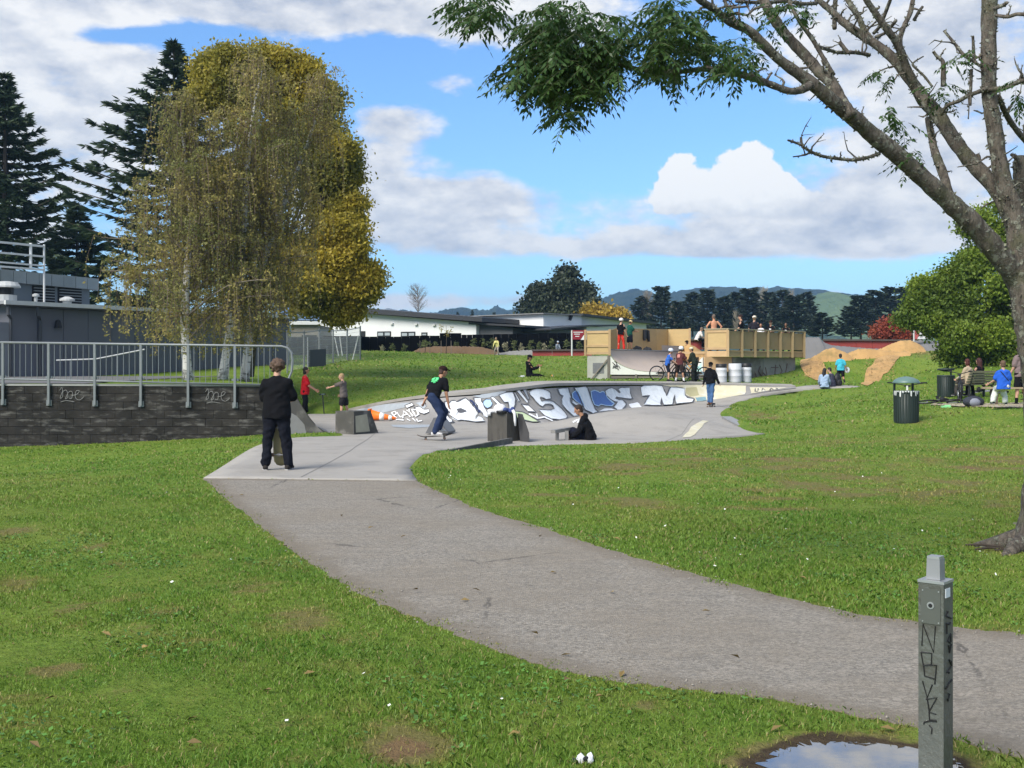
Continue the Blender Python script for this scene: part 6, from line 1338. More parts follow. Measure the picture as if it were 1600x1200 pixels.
for px, py, pt, lab in ((664, 556, 533, 'young staked tree with two posts, left one on the crest'), (697, 556, 508, 'young staked tree with sparse yellow leaves above the black fence')):
    Y = 76; b_ = U(px, py, Y); t = thing('staked_tree', b_, lab, 'tree', 0, 'staked trees on the crest'); h = (py-pt)*Y/FPX
    MB().tube([(0, 0, -.1), (.03, 0, h*.6), (.0, 0, h)], [.03, .02, .008], 5).build('trunk', bark_d, t)
    for s_ in (-.33, .33): MB().beam((s_, 0, -.2), (s_, 0, 1.0), .03).build('stake', greytim, t)
    c = clump_points([((0, 0, h*.82), (.45, .4, h*.2))], 12, 9, .16, .1); o = link('crown', np_mesh('crown', leaf_quads(c, .06, .5, .1), 4, yel if pt < 520 else sap), t); o['kind'] = 'stuff'
# ---------------------------------------------------------------- concrete blocks, ledge, rails, kerb
def wedge_block(name, corner, u, v, L, Wd, h, slope, material, label, cat):
    t = thing(name, corner, label, cat); u = Vector((*u, 0)).normalized(); v = Vector((*v, 0)).normalized()
    MB().prism([Vector((0, 0, -.25)), u*L+Z*-.25, u*L, u*(L-slope)+Z*h, Z*h], v*Wd).build('block_body', material, t); return t, u, v
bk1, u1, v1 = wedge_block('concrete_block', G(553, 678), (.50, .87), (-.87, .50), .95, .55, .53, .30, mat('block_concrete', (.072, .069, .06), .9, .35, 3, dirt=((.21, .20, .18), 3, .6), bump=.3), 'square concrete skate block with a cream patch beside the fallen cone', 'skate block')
MB().add([u1*.07-v1*.004+Z*.03, u1*.62-v1*.004+Z*.03, u1*.50-v1*.004+Z*.45, u1*.05-v1*.004+Z*.42], [(0, 1, 2, 3)]).build('paint_patch', mat('patch_cream', (.36, .34, .25), .8, .2, 5), bk1)
bk2, u2_, v2 = wedge_block('concrete_block', G(792, 683), (.62, .78), (-.97, .24), .55, .45, .53, .20, mat('block_concrete2', (.078, .072, .062), .9, .35, 2.5, dirt=((.04, .037, .034), 3.5, .7), bump=.3, stretch=(3, 3, .7)), 'weathered concrete block with clothing on top, at the edge of the slab', 'skate block')
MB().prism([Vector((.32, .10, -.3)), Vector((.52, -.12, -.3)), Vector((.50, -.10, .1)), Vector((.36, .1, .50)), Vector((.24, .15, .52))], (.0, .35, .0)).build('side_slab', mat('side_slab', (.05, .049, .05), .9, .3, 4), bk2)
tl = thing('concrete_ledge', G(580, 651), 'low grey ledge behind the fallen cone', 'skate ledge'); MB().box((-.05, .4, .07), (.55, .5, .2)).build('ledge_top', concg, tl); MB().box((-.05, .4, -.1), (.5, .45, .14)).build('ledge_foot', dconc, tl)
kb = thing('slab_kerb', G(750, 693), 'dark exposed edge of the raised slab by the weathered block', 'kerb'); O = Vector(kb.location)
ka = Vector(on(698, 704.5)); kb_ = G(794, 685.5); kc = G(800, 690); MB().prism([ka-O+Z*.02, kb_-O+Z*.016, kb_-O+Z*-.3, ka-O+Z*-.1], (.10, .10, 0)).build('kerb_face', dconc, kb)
gr = thing('grind_rail', US(877, 688, 68), 'short grey grind rail on two legs beside the seated person', 'grind rail'); O = Vector(gr.location); q = lambda px, py, dy: U(px, py, O.y+dy)-O
MB().beam(q(864, 674.5, -.25), q(890, 670, .25), .13, .08).build('rail', mat('worn_steel', (.20, .195, .185), .6, .25, 6), gr)
for px, py in ((870.5, 675), (885.5, 673)): 
    b_ = q(px, py, 0); MB().box((b_.x, 0, b_.z/2-.05), (.08, .08, abs(b_.z)+.1)).build('leg', _M['worn_steel'], gr)
g3 = thing('grind_ledge', US(1147, 665, 54), 'low sloping metal grind ledge on the slab by the worn grass corner', 'grind ledge'); O = Vector(g3.location)
a_ = US(1135, 655.5, 50)-O; b_ = US(1160, 669, 56.5)-O; MB().beam(a_+Z*.05, b_+Z*.05, .28, .10).build('beam', mat('ledge_steel', (.24, .24, .235), .55, .2, 5), g3); MB().box((b_.x, b_.y-.02, b_.z-.02), (.16, .2, .24)).build('end_foot', dconc, g3); MB().box((a_.x, a_.y, a_.z-.05), (.16, .2, .14)).build('end_foot', dconc, g3)
kr = thing('kicker_ramp', G(684, 676), 'small dark metal wedge ramp behind the feet of the skater in jeans', 'skate ramp'); MB().prism([(-.30, 0, -.02), (.24, 0, -.02), (.24, 0, .015), (-.02, 0, .36), (-.10, 0, .36)], (.15, .7, 0)).build('wedge_body', mat('wedge_steel', (.13, .13, .135), .6, .2, 4), kr); MB().add([(.245, -.01, .02), (-.015, -.01, .365), (.135, .71, .365), (.395, .71, .02)], [(0, 1, 2, 3)]).build('wedge_top', mat('wedge_top', (.2, .2, .2), .6, .2, 4), kr)
# fallen traffic cone
cn = thing('traffic_cone', US(577, 657, 54), 'orange and white traffic cone lying on its side by the concrete block', 'traffic cone'); cn.rotation_euler = (0, R(97), R(-6))
orange = mat('cone_orange', (.75, .16, .015), .5, .12, 5); crf = lambda z: .165-.135*z/.78
def cone_band(n, z0, z1, m_, e=0): MB().lathe([(crf(z0)+e, z0), (crf(z1)+e, z1)], 20).build(n, m_, cn, True)
MB().lathe([(crf(0), 0), (crf(.78), .78), (.02, .79)], 20, (-.16, 0, 0)).build('cone_body', orange, cn, True)
for z0, z1 in ((.30, .43), (.56, .66)): MB().lathe([(crf(z0)+.004, z0), (crf(z1)+.004, z1)], 20, (-.16, 0, 0)).build('reflective_band', mat('band_white', (.72, .72, .70), .4, .05, 5), cn, True)
MB().box((-.16, 0, -.02), (.36, .36, .045)).build('base', orange, cn)
# clothes and hat left on the block
bt = Vector(bk2.location)+Z*.53
hc = thing('cap', bt+v2*.24+u2_*.12, 'white cap with a black underside resting on the weathered block', 'cap'); MB().ball((0, 0, .09), (.15, .15, .13), None, 14, 8).build('crown', mat('cap_white', (.66, .65, .66), .8, .1, 6), hc, True); MB().lathe([(.01, .0), (.125, .0), (.13, .06), (.02, .065)], 16, (.04, -.07, .005)).build('lining', blackm, hc, True)
cl = thing('jacket', bt+v2*.03+u2_*.1, 'crumpled blue jacket with a white sleeve hanging off the weathered block', 'jacket'); m = MB()
for i in range(9): m.ball((random.uniform(-.08, .10), random.uniform(-.08, .12), .05+random.uniform(-.01, .05)), (random.uniform(.05, .09), .07, .05), None, 8, 5)
m.build('cloth_pile', mat('jacket_blue', (.035, .055, .17), .85, .3, 8), cl, True); MB().tube([(.10, -.08, .08), (.14, -.10, .0), (.15, -.10, -.16), (.16, -.10, -.28)], [.035, .035, .03, .02], 7).build('sleeve', _M['cap_white'], cl, True)
wc = thing('white_shirt', bt+v2*.42+u2_*.08, 'white shirt folded over the left edge of the weathered block', 'shirt'); m = MB(); [m.ball((random.uniform(-.04, .05), random.uniform(-.06, .06), .05), (.06, .06, .045), None, 8, 5) for _ in range(4)]; m.box((-.035, -.03, -.0), (.06, .2, .1)); m.build('folded_cloth', _M['cap_white'], wc, True)

# ================================================================ BOLLARD beside the puddle
bo = thing('bollard', G(1462, 1214), 'grey green square metal post with a black scrawled tag beside the puddle', 'bollard', R(-41))
bol = mat('bollard_green', (.115, .122, .108), .42, .14, 9, metal=.35, dirt=((.060, .054, .042), 8, .75), bump=.3); alu = mat('bollard_cap', (.40, .41, .41), .4, .1, 12, metal=.7)
w = .098; MB().box((0, 0, .36), (w, w, .80)).build('shaft', bol, bo); MB().box((0, 0, .766), (w+.005, w+.005, .010)).build('cap_plate', alu, bo); MB().prism([(-.027, -.027, .772), (.027, -.027, .772), (.025, -.026, .852), (-.025, -.026, .852)], (0, .052, 0)).build('top_block', mat('cap_grey', (.27, .275, .28), .5, .15, 20, metal=.5), bo)
MB().box((0, -.002, .857), (.048, .05, .010)).build('top_edge', alu, bo)
yf = -w/2-.0015; m = MB(); m.box((0, yf, .672), (.075, .003, .135)); m.build('access_plate', mat('plate_green', (.10, .107, .094), .45, .15, 10, metal=.35), bo)
MB().tube([(0, yf-.004, .676), (0, yf+.004, .676)], .014, 14).build('lock_ring', alu, bo); MB().tube([(0, yf-.006, .676), (0, yf+.004, .676)], .008, 10).build('lock_hole', blackm, bo)
for x, z in ((-.031, .612), (.031, .612), (-.031, .732), (.031, .732)): MB().tube([(x, yf-.003, z), (x, yf+.002, z)], .003, 6).build('screw', alu, bo)
MB().box((w/2+.0015, -.01, .725), (.003, .045, .035)).build('label_plate', mat('label_white', (.62, .65, .67), .5, .1, 20), bo)
def bface(zx, zy):
    """zoomed photo pixel on the front face -> face coordinates"""
    py = 840+zy/3.334; px = 1160+zx/3.334; f = (py-908)/(1200-908); l = 1442.5-4.5*f; r = 1479.5-4.5*f; u = (px-l)/(r-l)-.5; z = EYE-(py-HOR)*4.46/FPX; return Vector((u*w, yf-.0005, z))
black_ink = mat('ink_black', (.012, .012, .012), .6, .1, 10)
for st in ([(955,565),(962,452),(1012,592),(1022,455)],[(950,600),(1003,597),(1000,655),(960,668),(950,600)],[(962,668),(1025,655),(1015,755)],[(961,660),(966,722),(1012,728)],[(955,750),(977,832),(1003,760)],[(976,830),(986,905)],[(970,842),(1025,822),(984,905),(1020,911)],[(985,905),(986,945),(1020,942)],[(1022,946),(985,952),(960,964),(957,975)],[(984,974),(998,988),(995,1016)]):
    MB().tube([bface(*p) for p in st], .0028, 5).build('tag_stroke', black_ink, bo)
xs_ = w/2+.0012; rs = random.Random(4); z = .66
while z > .30:
    pts = [Vector((xs_, rs.uniform(-.035, .035), z-rs.uniform(0, .05))) for _ in range(4)]; MB().tube(pts, .004, 5).build('tag_stroke', black_ink, bo); z -= .045
# litter
lt = thing('litter', G(914, 1192), 'crumpled black and white wrapper lying in the grass', 'litter'); m = MB()
for i in range(5): m.ball((random.uniform(-.03, .03), random.uniform(-.02, .02), .015), (random.uniform(.012, .026), .018, .012), Euler((random.random()*3, random.random()*3, 0)).to_matrix(), 6, 4)
m.build('wrapper', mat('wrapper_white', (.6, .6, .62), .4, .2, 30), lt); m = MB(); m.ball((.005, -.012, .02), (.014, .008, .012), None, 6, 4); m.ball((-.045, .0, .01), (.012, .02, .008), None, 6, 4); m.build('print', blackm, lt)
lg = thing('litter', on(1478, 637), 'bright green wrapper on the grass before the lying bicycle', 'litter'); MB().box((0, 0, .03), (.24, .12, .05)).box((.05, .02, .06), (.14, .1, .03)).build('wrapper', mat('wrapper_green', (.25, .62, .28), .5, .1, 5), lg)
bl = thing('ball', on(1550, 610, 30, 80)+Z*.0, 'small yellow ball on the grass right of the bench', 'ball'); MB().ball((0, 0, .06), .07, None, 12, 8).build('ball_skin', mat('ball_yellow', (.6, .6, .3), .6, .1, 5), bl, True)
lf2 = mat('fallen_leaf', (.20, .14, .05), .8, .3, 30, rnd=.3); fm = MB().add([(-.03, 0, .004), (0, -.016, .012), (.035, 0, .006), (0, .016, .014)], [(0, 1, 2, 3)]).mesh('fallen_leaf', lf2)
rs = random.Random(9)
for i in range(46):
    px, py = rs.uniform(40, 1560), rs.uniform(770, 1195); p = on(px, py); o = link('fallen_leaf', fm); o.location = p+Z*(.012 if i % 2 else .03); o.rotation_euler = (rs.uniform(-.4, .4), rs.uniform(-.4, .4), rs.uniform(0, 6)); tag(o, 'tiny curled brown fallen leaf lying on the ground', 'leaf', 'fallen leaves')

# ================================================================ BINS, BENCHES, BICYCLES
bing = mat('bin_green', (.018, .028, .024), .5, .2, 5); lidg = mat('lid_green', (.10, .165, .15), .4, .12, 5)
def bin_(p, k, label, group='park bins'):
    t = thing('litter_bin', p, label, 'litter bin', .5, group); r = .30*k
    MB().lathe([(r*.96, -.04), (r*.97, .0), (r*1.0, .78*k), (r*.96, .785*k), (r*.93, .3*k), (r*.9, .29*k)], 28).build('bin_drum', bing, t, True)
    for i in range(26):
        a = 2*PI*i/26; MB().beam((math.cos(a)*r*1.0, math.sin(a)*r*1.0, .02), (math.cos(a)*r*1.035, math.sin(a)*r*1.035, .76*k), .035*k, .014).build('slat', bing, t)
    MB().lathe([(r*1.03, .74*k), (r*1.06, .75*k), (r*1.06, .80*k), (r*.98, .80*k)], 28).build('rim', bing, t, True); return t, r
p = on(1416, 660); b1_, r = bin_(p, 1.02, 'dark green slatted litter bin with a domed lid, standing alone on the lawn')
MB().lathe([(r*1.13, 1.02), (r*1.15, 1.035), (r*.95, 1.11), (r*.6, 1.165), (r*.2, 1.19), (.01, 1.195)], 28).build('lid', lidg, b1_, True)
for a in (.2, 2.6): MB().beam((math.cos(a)*r*1.0, math.sin(a)*r, .7), (math.cos(a)*r*1.0, math.sin(a)*r, 1.04), .06, .03).build('lid_post', bing, b1_)
m = MB()
for i in range(30):
    a0 = 2*PI*i/30; a1 = a0+.2; q = lambda a, z, e: (math.cos(a)*r*(1.07+e), math.sin(a)*r*(1.07+e), z); e_ = .79-random.uniform(.0, .13)*(i % 3 > 0); m.add([q(a0, .825, 0), q(a1-.05, .825, 0), q(a1-.09, e_, .01), q(a0+.02, e_+.02, .01)], [(0, 1, 2, 3)])
m.build('bag_liner', mat('bag_white', (.55, .56, .55), .6, .3, 15), b1_)['kind'] = 'stuff'
p = on(1478, 620, 20, 80); b2_, r = bin_(p, .93, 'black open litter bin with a flat raised lid, beside the parked bicycle'); MB().lathe([(.05, .86), (r*1.0, .92), (r*1.05, .95), (r*.9, .97), (.02, .98)], 24, (.0, 0, 0)).build('lid', bing, b2_, True); MB().beam((r*.9, 0, .6), (r*.9, 0, .95), .05, .03).build('lid_post', bing, b2_)
def bench(p, yaw, label):
    t = thing('park_bench', p, label, 'bench', yaw, 'park benches'); slat_ = mat('bench_slat', (.165, .15, .095), .7, .2, 5, rnd=.15); met = mat('bench_frame', (.03, .03, .03), .5, .1, 4)
    for i in range(4): MB().box((0, .05+.11*i, .45), (1.5, .09, .035)).build('seat_slat', slat_, t)
    for i in range(5): MB().box((0, -.04-.035*i, .54+.085*i), (1.5, .03, .07)).build('back_slat', slat_, t)
    for s_ in (-.55, .55):
        MB().box((s_, .35, .2), (.06, .06, .44)).build('leg', met, t); MB().box((s_, .02, .2), (.06, .06, .44)).build('leg', met, t); MB().beam((s_, -.02, .44), (s_, -.19, .93), .05, .03).build('back_support', met, t); MB().box((s_, .2, .415), (.05, .42, .03)).build('seat_support', met, t)
    return t
pb = on(1533, 622, 25, 80); bench(pb, R(28), 'brown slatted park bench with two people sitting on it, beside the parked bicycle')
ps = on(1590, 633, 20, 80); sb = thing('low_bench', ps, 'low backless timber bench under the boy in blue', 'bench', R(-3), 'park benches'); 
for i in range(3): MB().box((.12, .12+.14*i, .47), (1.9, .12, .05)).build('seat_slat', mat('bench_slat2', (.30, .235, .15), .7, .2, 5, rnd=.1), sb)
for s_ in (-.55, .85): MB().box((s_, .26, .2), (.12, .3, .46)).build('leg', mat('bench_leg', (.10, .075, .055), .8, .2, 5), sb)
slabp = [Vector(on(px, py, 15, 80)[:2]) for px, py in ((1452, 634), (1500, 636.5), (1560, 638), (1640, 639), (1640, 630), (1560, 631), (1500, 631.5), (1460, 631))]
tag(sheet('picnic_slab', slabp, lambda x, y: H(x, y), .3, mat('slab_sandy', (.33, .28, .20), .9, .15, 1.5), .03), kind='structure')

tyre = mat('tyre', (.010, .010, .011), .8, .2, 20); chrome = mat('bike_metal', (.30, .31, .32), .35, .1, 10, metal=.8)
def bicycle(p, yaw, frame_col, label, wheel_r=.31, wb=1.0, lie=None, steer=0.0, group='bicycles', seat=True):
    t = thing('bicycle', p, label, 'bicycle', yaw, group); fm_ = mat('bike_frame_'+'_'.join(str(c) for c in frame_col), frame_col, .4, .1, 8, spec=.5); r = wheel_r
    wm = MB(); n = 28; ring = [(r*math.cos(2*PI*i/n), 0, r*math.sin(2*PI*i/n)) for i in range(n+1)]; wm.tube(ring, .026, 6, False); wmesh = wm.mesh('wheel', tyre, True)
    sp = MB(); sp.tube([(r*.93*math.cos(2*PI*i/n), 0, r*.93*math.sin(2*PI*i/n)) for i in range(n+1)], .010, 4, False); sp.tube([(0, -.04, 0), (0, .04, 0)], .02, 6)
    for i in range(14): a = 2*PI*i/14; sp.tube([(0, (-.03 if i % 2 else .03), 0), (r*.92*math.cos(a), 0, r*.92*math.sin(a))], .003, 3, False)
    spm = sp.mesh('spokes', chrome)
    hd = (wb*.80, 0, r+.40); bbk = (wb*.42, 0, r-.03); st = (wb*.30, 0, r+.36)
    for x, s_ in ((0, 0), (wb, steer)):
        o = link('wheel', wmesh, t); o.location = (x, 0, r); o.rotation_euler = (0, 0, s_); link('spokes', spm, o)
    f = MB(); f.tube([bbk, hd], .021, 7); f.tube([st, (hd[0]-.02, 0, hd[2]+.07)], .018, 7); f.tube([bbk, st], .018, 7)
    for y in (-.05, .05): f.tube([(0, y, r), bbk], .011, 5); f.tube([(0, y, r), st], .010, 5)
    f.build('frame', fm_, t, True); fk = MB()
    for y in (-.055, .055): fk.tube([(wb, y, r), (hd[0]+.05, y, r+.28)], .014, 5)
    fk.tube([(hd[0]+.05, -.06, r+.28), (hd[0]+.05, .06, r+.28)], .018, 5); fk.tube([(hd[0]+.05, 0, r+.28), (hd[0]-.03, 0, hd[2]+.16)], .02, 6); fk.build('fork', fm_, t, True)
    hb = MB(); hb.tube([(hd[0]-.09, -.36, hd[2]+.25), (hd[0]-.03, -.16, hd[2]+.20), (hd[0]-.02, 0, hd[2]+.16), (hd[0]-.03, .16, hd[2]+.20), (hd[0]-.09, .36, hd[2]+.25)], .014, 6); hb.build('handlebar', chrome if not seat else blackm, t, True)
    for y in (-.31, .31): MB().tube([(hd[0]-.10, y-.06, hd[2]+.245), (hd[0]-.10, y+.06, hd[2]+.245)], .021, 7).build('grip', tyre, t)
    MB().tube([st, (st[0]-.03, 0, st[2]+.14)], .014, 6).build('seat_post', chrome, t); MB().loft([((st[0]-.16, 0, st[2]+.16), (0, .075, 0), (0, 0, .025)), ((st[0]-.05, 0, st[2]+.165), (0, .06, 0), (0, 0, .028)), ((st[0]+.12, 0, st[2]+.155), (0, .02, 0), (0, 0, .018))], 8).build('saddle', tyre, t, True)
    c = MB(); c.tube([(bbk[0], -.045, bbk[2]), (bbk[0], -.052, bbk[2])], .09, 16); c.beam((bbk[0], -.07, bbk[2]), (bbk[0]+.12, -.07, bbk[2]-.12), .02); c.beam((bbk[0], .07, bbk[2]), (bbk[0]-.12, .07, bbk[2]+.12), .02); c.build('crank', chrome, t)
    for s_, d in ((-1, 1), (1, -1)): MB().box((bbk[0]+.12*d, s_*.12, bbk[2]-.12*d), (.09, .09, .02)).build('pedal', tyre, t)
    if lie is not None: t.rotation_euler = (lie, 0, yaw); t.location.z += .06
    return t
dk_ = (.02, .02, .022)
b_ = on(1026, 594.5, 40, 80); bicycle(b_, R(8), dk_, 'black bicycle under the child in the blue tee, its rear wheel clear of the riders', .31, 1.0)
b_ = on(1062, 595.5, 40, 80); bicycle(b_, R(38), dk_, 'black bicycle held by the maroon shirted rider', .31, 1.0, None, .3)
b_ = on(1100, 596, 40, 80); bicycle(b_, R(150), (.30, .46, .55), 'pale blue bicycle under the rider in dark green', .31, 1.0, None, .3)
b_ = on(1412, 648); bicycle(b_+Vector((.75, 1.9, .02)), R(-109), (.45, .46, .40), 'bicycle standing behind the domed bin, only handlebar and edges showing', .29, .95).scale = (1.2, 1.45, .90)
b_ = on(1505, 627, 20, 80); bicycle(b_+Vector((.15, .75, 0)), R(-108), dk_, 'black bicycle parked end on beside the park bench', .33, 1.02)
b_ = on(1441, 633); bicycle(b_, R(8), dk_, 'black bicycle lying on the grass between the two bins', .31, 1.0, R(80)); b_ = on(1524, 617, 20, 80); bicycle(b_+Vector((0, .6, 0)), R(-12), (.32, .34, .37), 'grey bicycle lying on the grass behind the park bench', .30, .95, R(82))
# bags
def bag(p, yaw, col, col2, label, w=.55, h=.26):
    t = thing('backpack', p, label, 'backpack', yaw, 'bags on the ground'); m = MB(); m.ball((0, 0, h*.45), (w*.5, .2, h*.55), None, 14, 8); m.build('bag_body', mat('bag_%s' % str(col[0]), col, .8, .25, 7), t, True); MB().ball((-w*.05, -.12, h*.42), (w*.28, .12, h*.4), None, 12, 6).build('pocket', mat('bagp_%s' % str(col2[0]), col2, .8, .2, 7), t, True)
    MB().tube([(-w*.3, .05, h*.7), (-w*.15, -.02, h*1.08), (w*.1, .02, h*.95)], .02, 6).build('strap', blackm, t)
bag(on(1521, 635.5), .1, (.025, .028, .04), (.19, .20, .24), 'navy and grey backpack on the slab before the park bench', .62, .30)
bag(on(983, 545.6, 40, 80) if False else Vector(A0)+dv*-.6+cv*4.3+Z*(DZ-A0.z+.0), .4, (.02, .02, .021), (.03, .03, .033), 'black bag on the half pipe deck beside the green shirted rider', .5, .25); bag(Vector(A0)+dv*-.55+cv*5.4+Z*(DZ-A0.z+.0), .9, (.018, .018, .02), (.028, .028, .03), 'second black bag on the half pipe deck, further from the riders', .6, .22)
jk = thing('hanging_jacket', Vector(A0)+dv*-1.22+cv*6.6+Z*(3.49-A0.z), 'black jacket hung over the plywood screen', 'jacket'); MB().prism([(-.12, -.30, .02), (-.12, .30, .02), (-.12, .28, -.50), (-.12, .08, -.42), (-.12, -.1, -.44), (-.12, -.3, -.5)], (.18, 0, 0)).build('jacket_body', blackm, jk); MB().tube([(.07, -.26, -.02), (.09, -.3, -.55)], .07, 7).build('sleeve', blackm, jk); MB().tube([(.07, .22, -.02), (.09, .24, -.6)], .07, 7).build('sleeve', blackm, jk)
jk.rotation_euler = (0, 0, math.atan2(dv.y, dv.x))
# ================================================================ PEOPLE
Rx = lambda a: Matrix.Rotation(R(a), 3, 'X'); Ry = lambda a: Matrix.Rotation(R(a), 3, 'Y'); Rz = lambda a: Matrix.Rotation(R(a), 3, 'Z')
REM = []
def rem(name, mb, m, parent, vox, smooth=6, extra=None):
    o = mb.build(name, m, parent, True); r = o.modifiers.new('r', 'REMESH'); r.mode = 'VOXEL'; r.voxel_size = vox; r.use_smooth_shade = True
    s_ = o.modifiers.new('s', 'SMOOTH'); s_.factor = .5; s_.iterations = smooth; REM.append((o, extra)); return o
SK = {'fair': mat('skin_fair', (.44, .255, .175), .55, .06, 8), 'tan': mat('skin_tan', (.33, .17, .10), .55, .06, 8), 'brown': mat('skin_brown', (.20, .105, .065), .55, .06, 8), 'pink': mat('skin_pink', (.50, .24, .14), .55, .06, 8)}  # pink is a lighter, redder skin tone
def cloth(c): return mat('cloth_%.3f_%.3f_%.3f' % c, c, .95, .22, 9, bump=.5, bscale=9, spec=.12)
hairm = lambda c: mat('hair_%.3f_%.3f_%.3f' % c, c, .7, .3, 30, bump=.4, bscale=40)
def person(p, yaw, h, label, top, bottom, skin='fair', lean=0, twist=0, side=0, legs=((0, 5, 0), (0, 5, 0)), arms=((0, 8, 8, 0), (0, 8, 8, 0)), head=(0, 0), pz=None, sleeve=.5, shorts=False, hair=((.03, .02, .015), 'short'), hat=None,
           shoes=(.02, .02, .02), baggy=1.0, vox=.022, hem=.12, hs=1.0, group='people in the skate park', extras=None, hood=False, curl=35, bare=False, foot=8, sock=None, fat=1.0):
    k = h/1.75; t = thing('person', p, label, 'person', yaw, group)
    R1 = Rz(twist) @ Rx(-lean*.7) @ Ry(side); R2 = Rz(twist*1.3) @ Rx(-lean) @ Ry(side)
    hip = []; knee = []; ank = []; legR = []
    for s_, (fl_, ab, kn) in zip((-1, 1), legs):
        M1 = Ry(-s_*ab) @ Rx(fl_); M2 = Ry(-s_*ab) @ Rx(fl_-kn); a = Vector((s_*.09, 0, -.02)); b = a+M1 @ Vector((0, 0, -.43)); c = b+M2 @ Vector((0, 0, -.42)); hip.append(a); knee.append(b); ank.append(c); legR.append(M2)
    if pz is None: pz = -min(a.z for a in ank)+.075
    else: pz = pz/k
    P = Vector((0, 0, pz)); hip = [P+a for a in hip]; knee = [P+a for a in knee]; ank = [P+a for a in ank]
    waist = P+R1 @ Vector((0, 0, .2)); T = lambda x, y, z: waist+R2 @ Vector((x, y, z-.2)); neck = T(0, -.005, .51)
    Rh = Rz(twist*.6+head[0]) @ Rx(-(lean*.35+head[1])); hc_ = neck+R2 @ Vector((0, .012, .055))+Rh @ Vector((0, .022, .115))*hs
    sh = [T(s_*.168*fat, 0, .435) for s_ in (-1, 1)]; elb = []; wr = []; hd_ = []; AR = []
    for i, (s_, (fl_, ab, el_, inw)) in enumerate(zip((-1, 1), arms)):
        A1 = R2 @ Ry(-s_*ab) @ Rx(fl_); A2 = A1 @ Rz(s_*inw) @ Rx(el_); e = sh[i]+A1 @ Vector((0, 0, -.285)); w_ = e+A2 @ Vector((0, 0, -.25)); elb.append(e); wr.append(w_); hd_.append(A2); AR.append(A1)
    ax = lambda M, a, b: (M @ Vector((a, 0, 0)), M @ Vector((0, b, 0)))
    sc = lambda m: setattr(m, 'v', [tuple(Vector(q)*k) for q in m.v]) or m
    HS = lambda x, y, z: hc_+Rh @ Vector((x, y, z))*hs
    # one continuous body
    b = MB()
    b.loft([(P+R1 @ Vector((0, 0, -.08)), *ax(R1, .14*fat, .10)), (P+R1 @ Vector((0, 0, .03)), *ax(R1, .155*fat, .105)), (waist, *ax(R1, .125*fat, .09)), (T(0, .01, .34), *ax(R2, .150*fat, .105)), (T(0, 0, .44), *ax(R2, .145*fat, .085)), (T(0, -.005, .50), *ax(R2, .075, .06))], 14)
    b.capsule(T(0, -.005, .46), HS(0, -.02, -.05), .058, .054); b.ball(HS(0, 0, .015), (.075*hs, .093*hs, .105*hs), Rh, 14, 9); b.ball(HS(0, .028, -.055), (.052*hs, .058*hs, .062*hs), Rh, 10, 6); b.capsule(HS(0, .088, .01), HS(0, .108, -.022), .011*hs, .016*hs, 6)
    b.capsule(HS(-.03, .083, .03), HS(.03, .083, .03), .014*hs, .014*hs, 6)
    for s_ in (-1, 1): b.ball(HS(s_*.077, -.005, 0), (.012*hs, .022*hs, .032*hs), Rh, 6, 5)
    fing = MB()
    for i, s_ in enumerate((-1, 1)):
        b.capsule(sh[i], elb[i], .052*fat, .040); b.capsule(elb[i], wr[i], .041, .028); A = hd_[i]; pc = wr[i]+A @ Vector((0, 0, -.05)); b.ball(pc, (.022, .041, .055), A, 8, 6)
        for f in range(4):
            fy = .030-.020*f; L = (.072, .080, .075, .058)[f]; a0 = pc+A @ Vector((0, fy*.8, -.035)); q = [a0]; ang = curl*.4
            for sg in range(3): q.append(q[-1]+A @ (Ry(-s_*ang) @ Vector((0, fy*.08, -L*(.45, .32, .23)[sg]))) ); ang += curl
            fing.tube([Vector(v)*k for v in q], [.0095*k, .009*k, .008*k, .006*k], 6)
        a0 = pc+A @ Vector((0, .028, .012)); fing.tube([Vector(v)*k for v in (a0, a0+A @ Vector((-s_*.012, .028, -.026)), a0+A @ Vector((-s_*.024, .036, -.058)))], [.012*k, .0105*k, .008*k], 6)
        b.capsule(hip[i], knee[i], .083, .055); b.capsule(knee[i], ank[i], .056, .036); b.ball(knee[i].lerp(ank[i], .28)+legR[i] @ Vector((0, -.018, 0)), (.048, .05, .10), legR[i], 8, 6)
        fd = Rz(-s_*foot) @ Vector((0, 1, 0)) if pz > .3 or legs[i][0] < 60 else legR[i] @ Vector((0, 1, 0)); b.capsule(ank[i]+Vector((0, 0, -.02)), ank[i]+fd*.13+Vector((0, 0, -.045)), .036, .028)
    rem('body', sc(b), SK[skin], t, vox*.75*k if vox < .02 else vox*.8, 4, fing)
    # face
    eye = MB()
    for s_ in (-1, 1):
        e = MB(); e.ball(HS(s_*.032, .086, .008), (.011*hs, .007*hs, .007*hs), Rh, 6, 4); sc(e).build('eye', blackm, t)
    e = MB(); e.capsule(HS(-.018, .083, -.068), HS(.018, .083, -.068), .006*hs, .006*hs, 6); sc(e).build('mouth', mat('lips', (.26, .10, .08), .6, .05, 5), t)
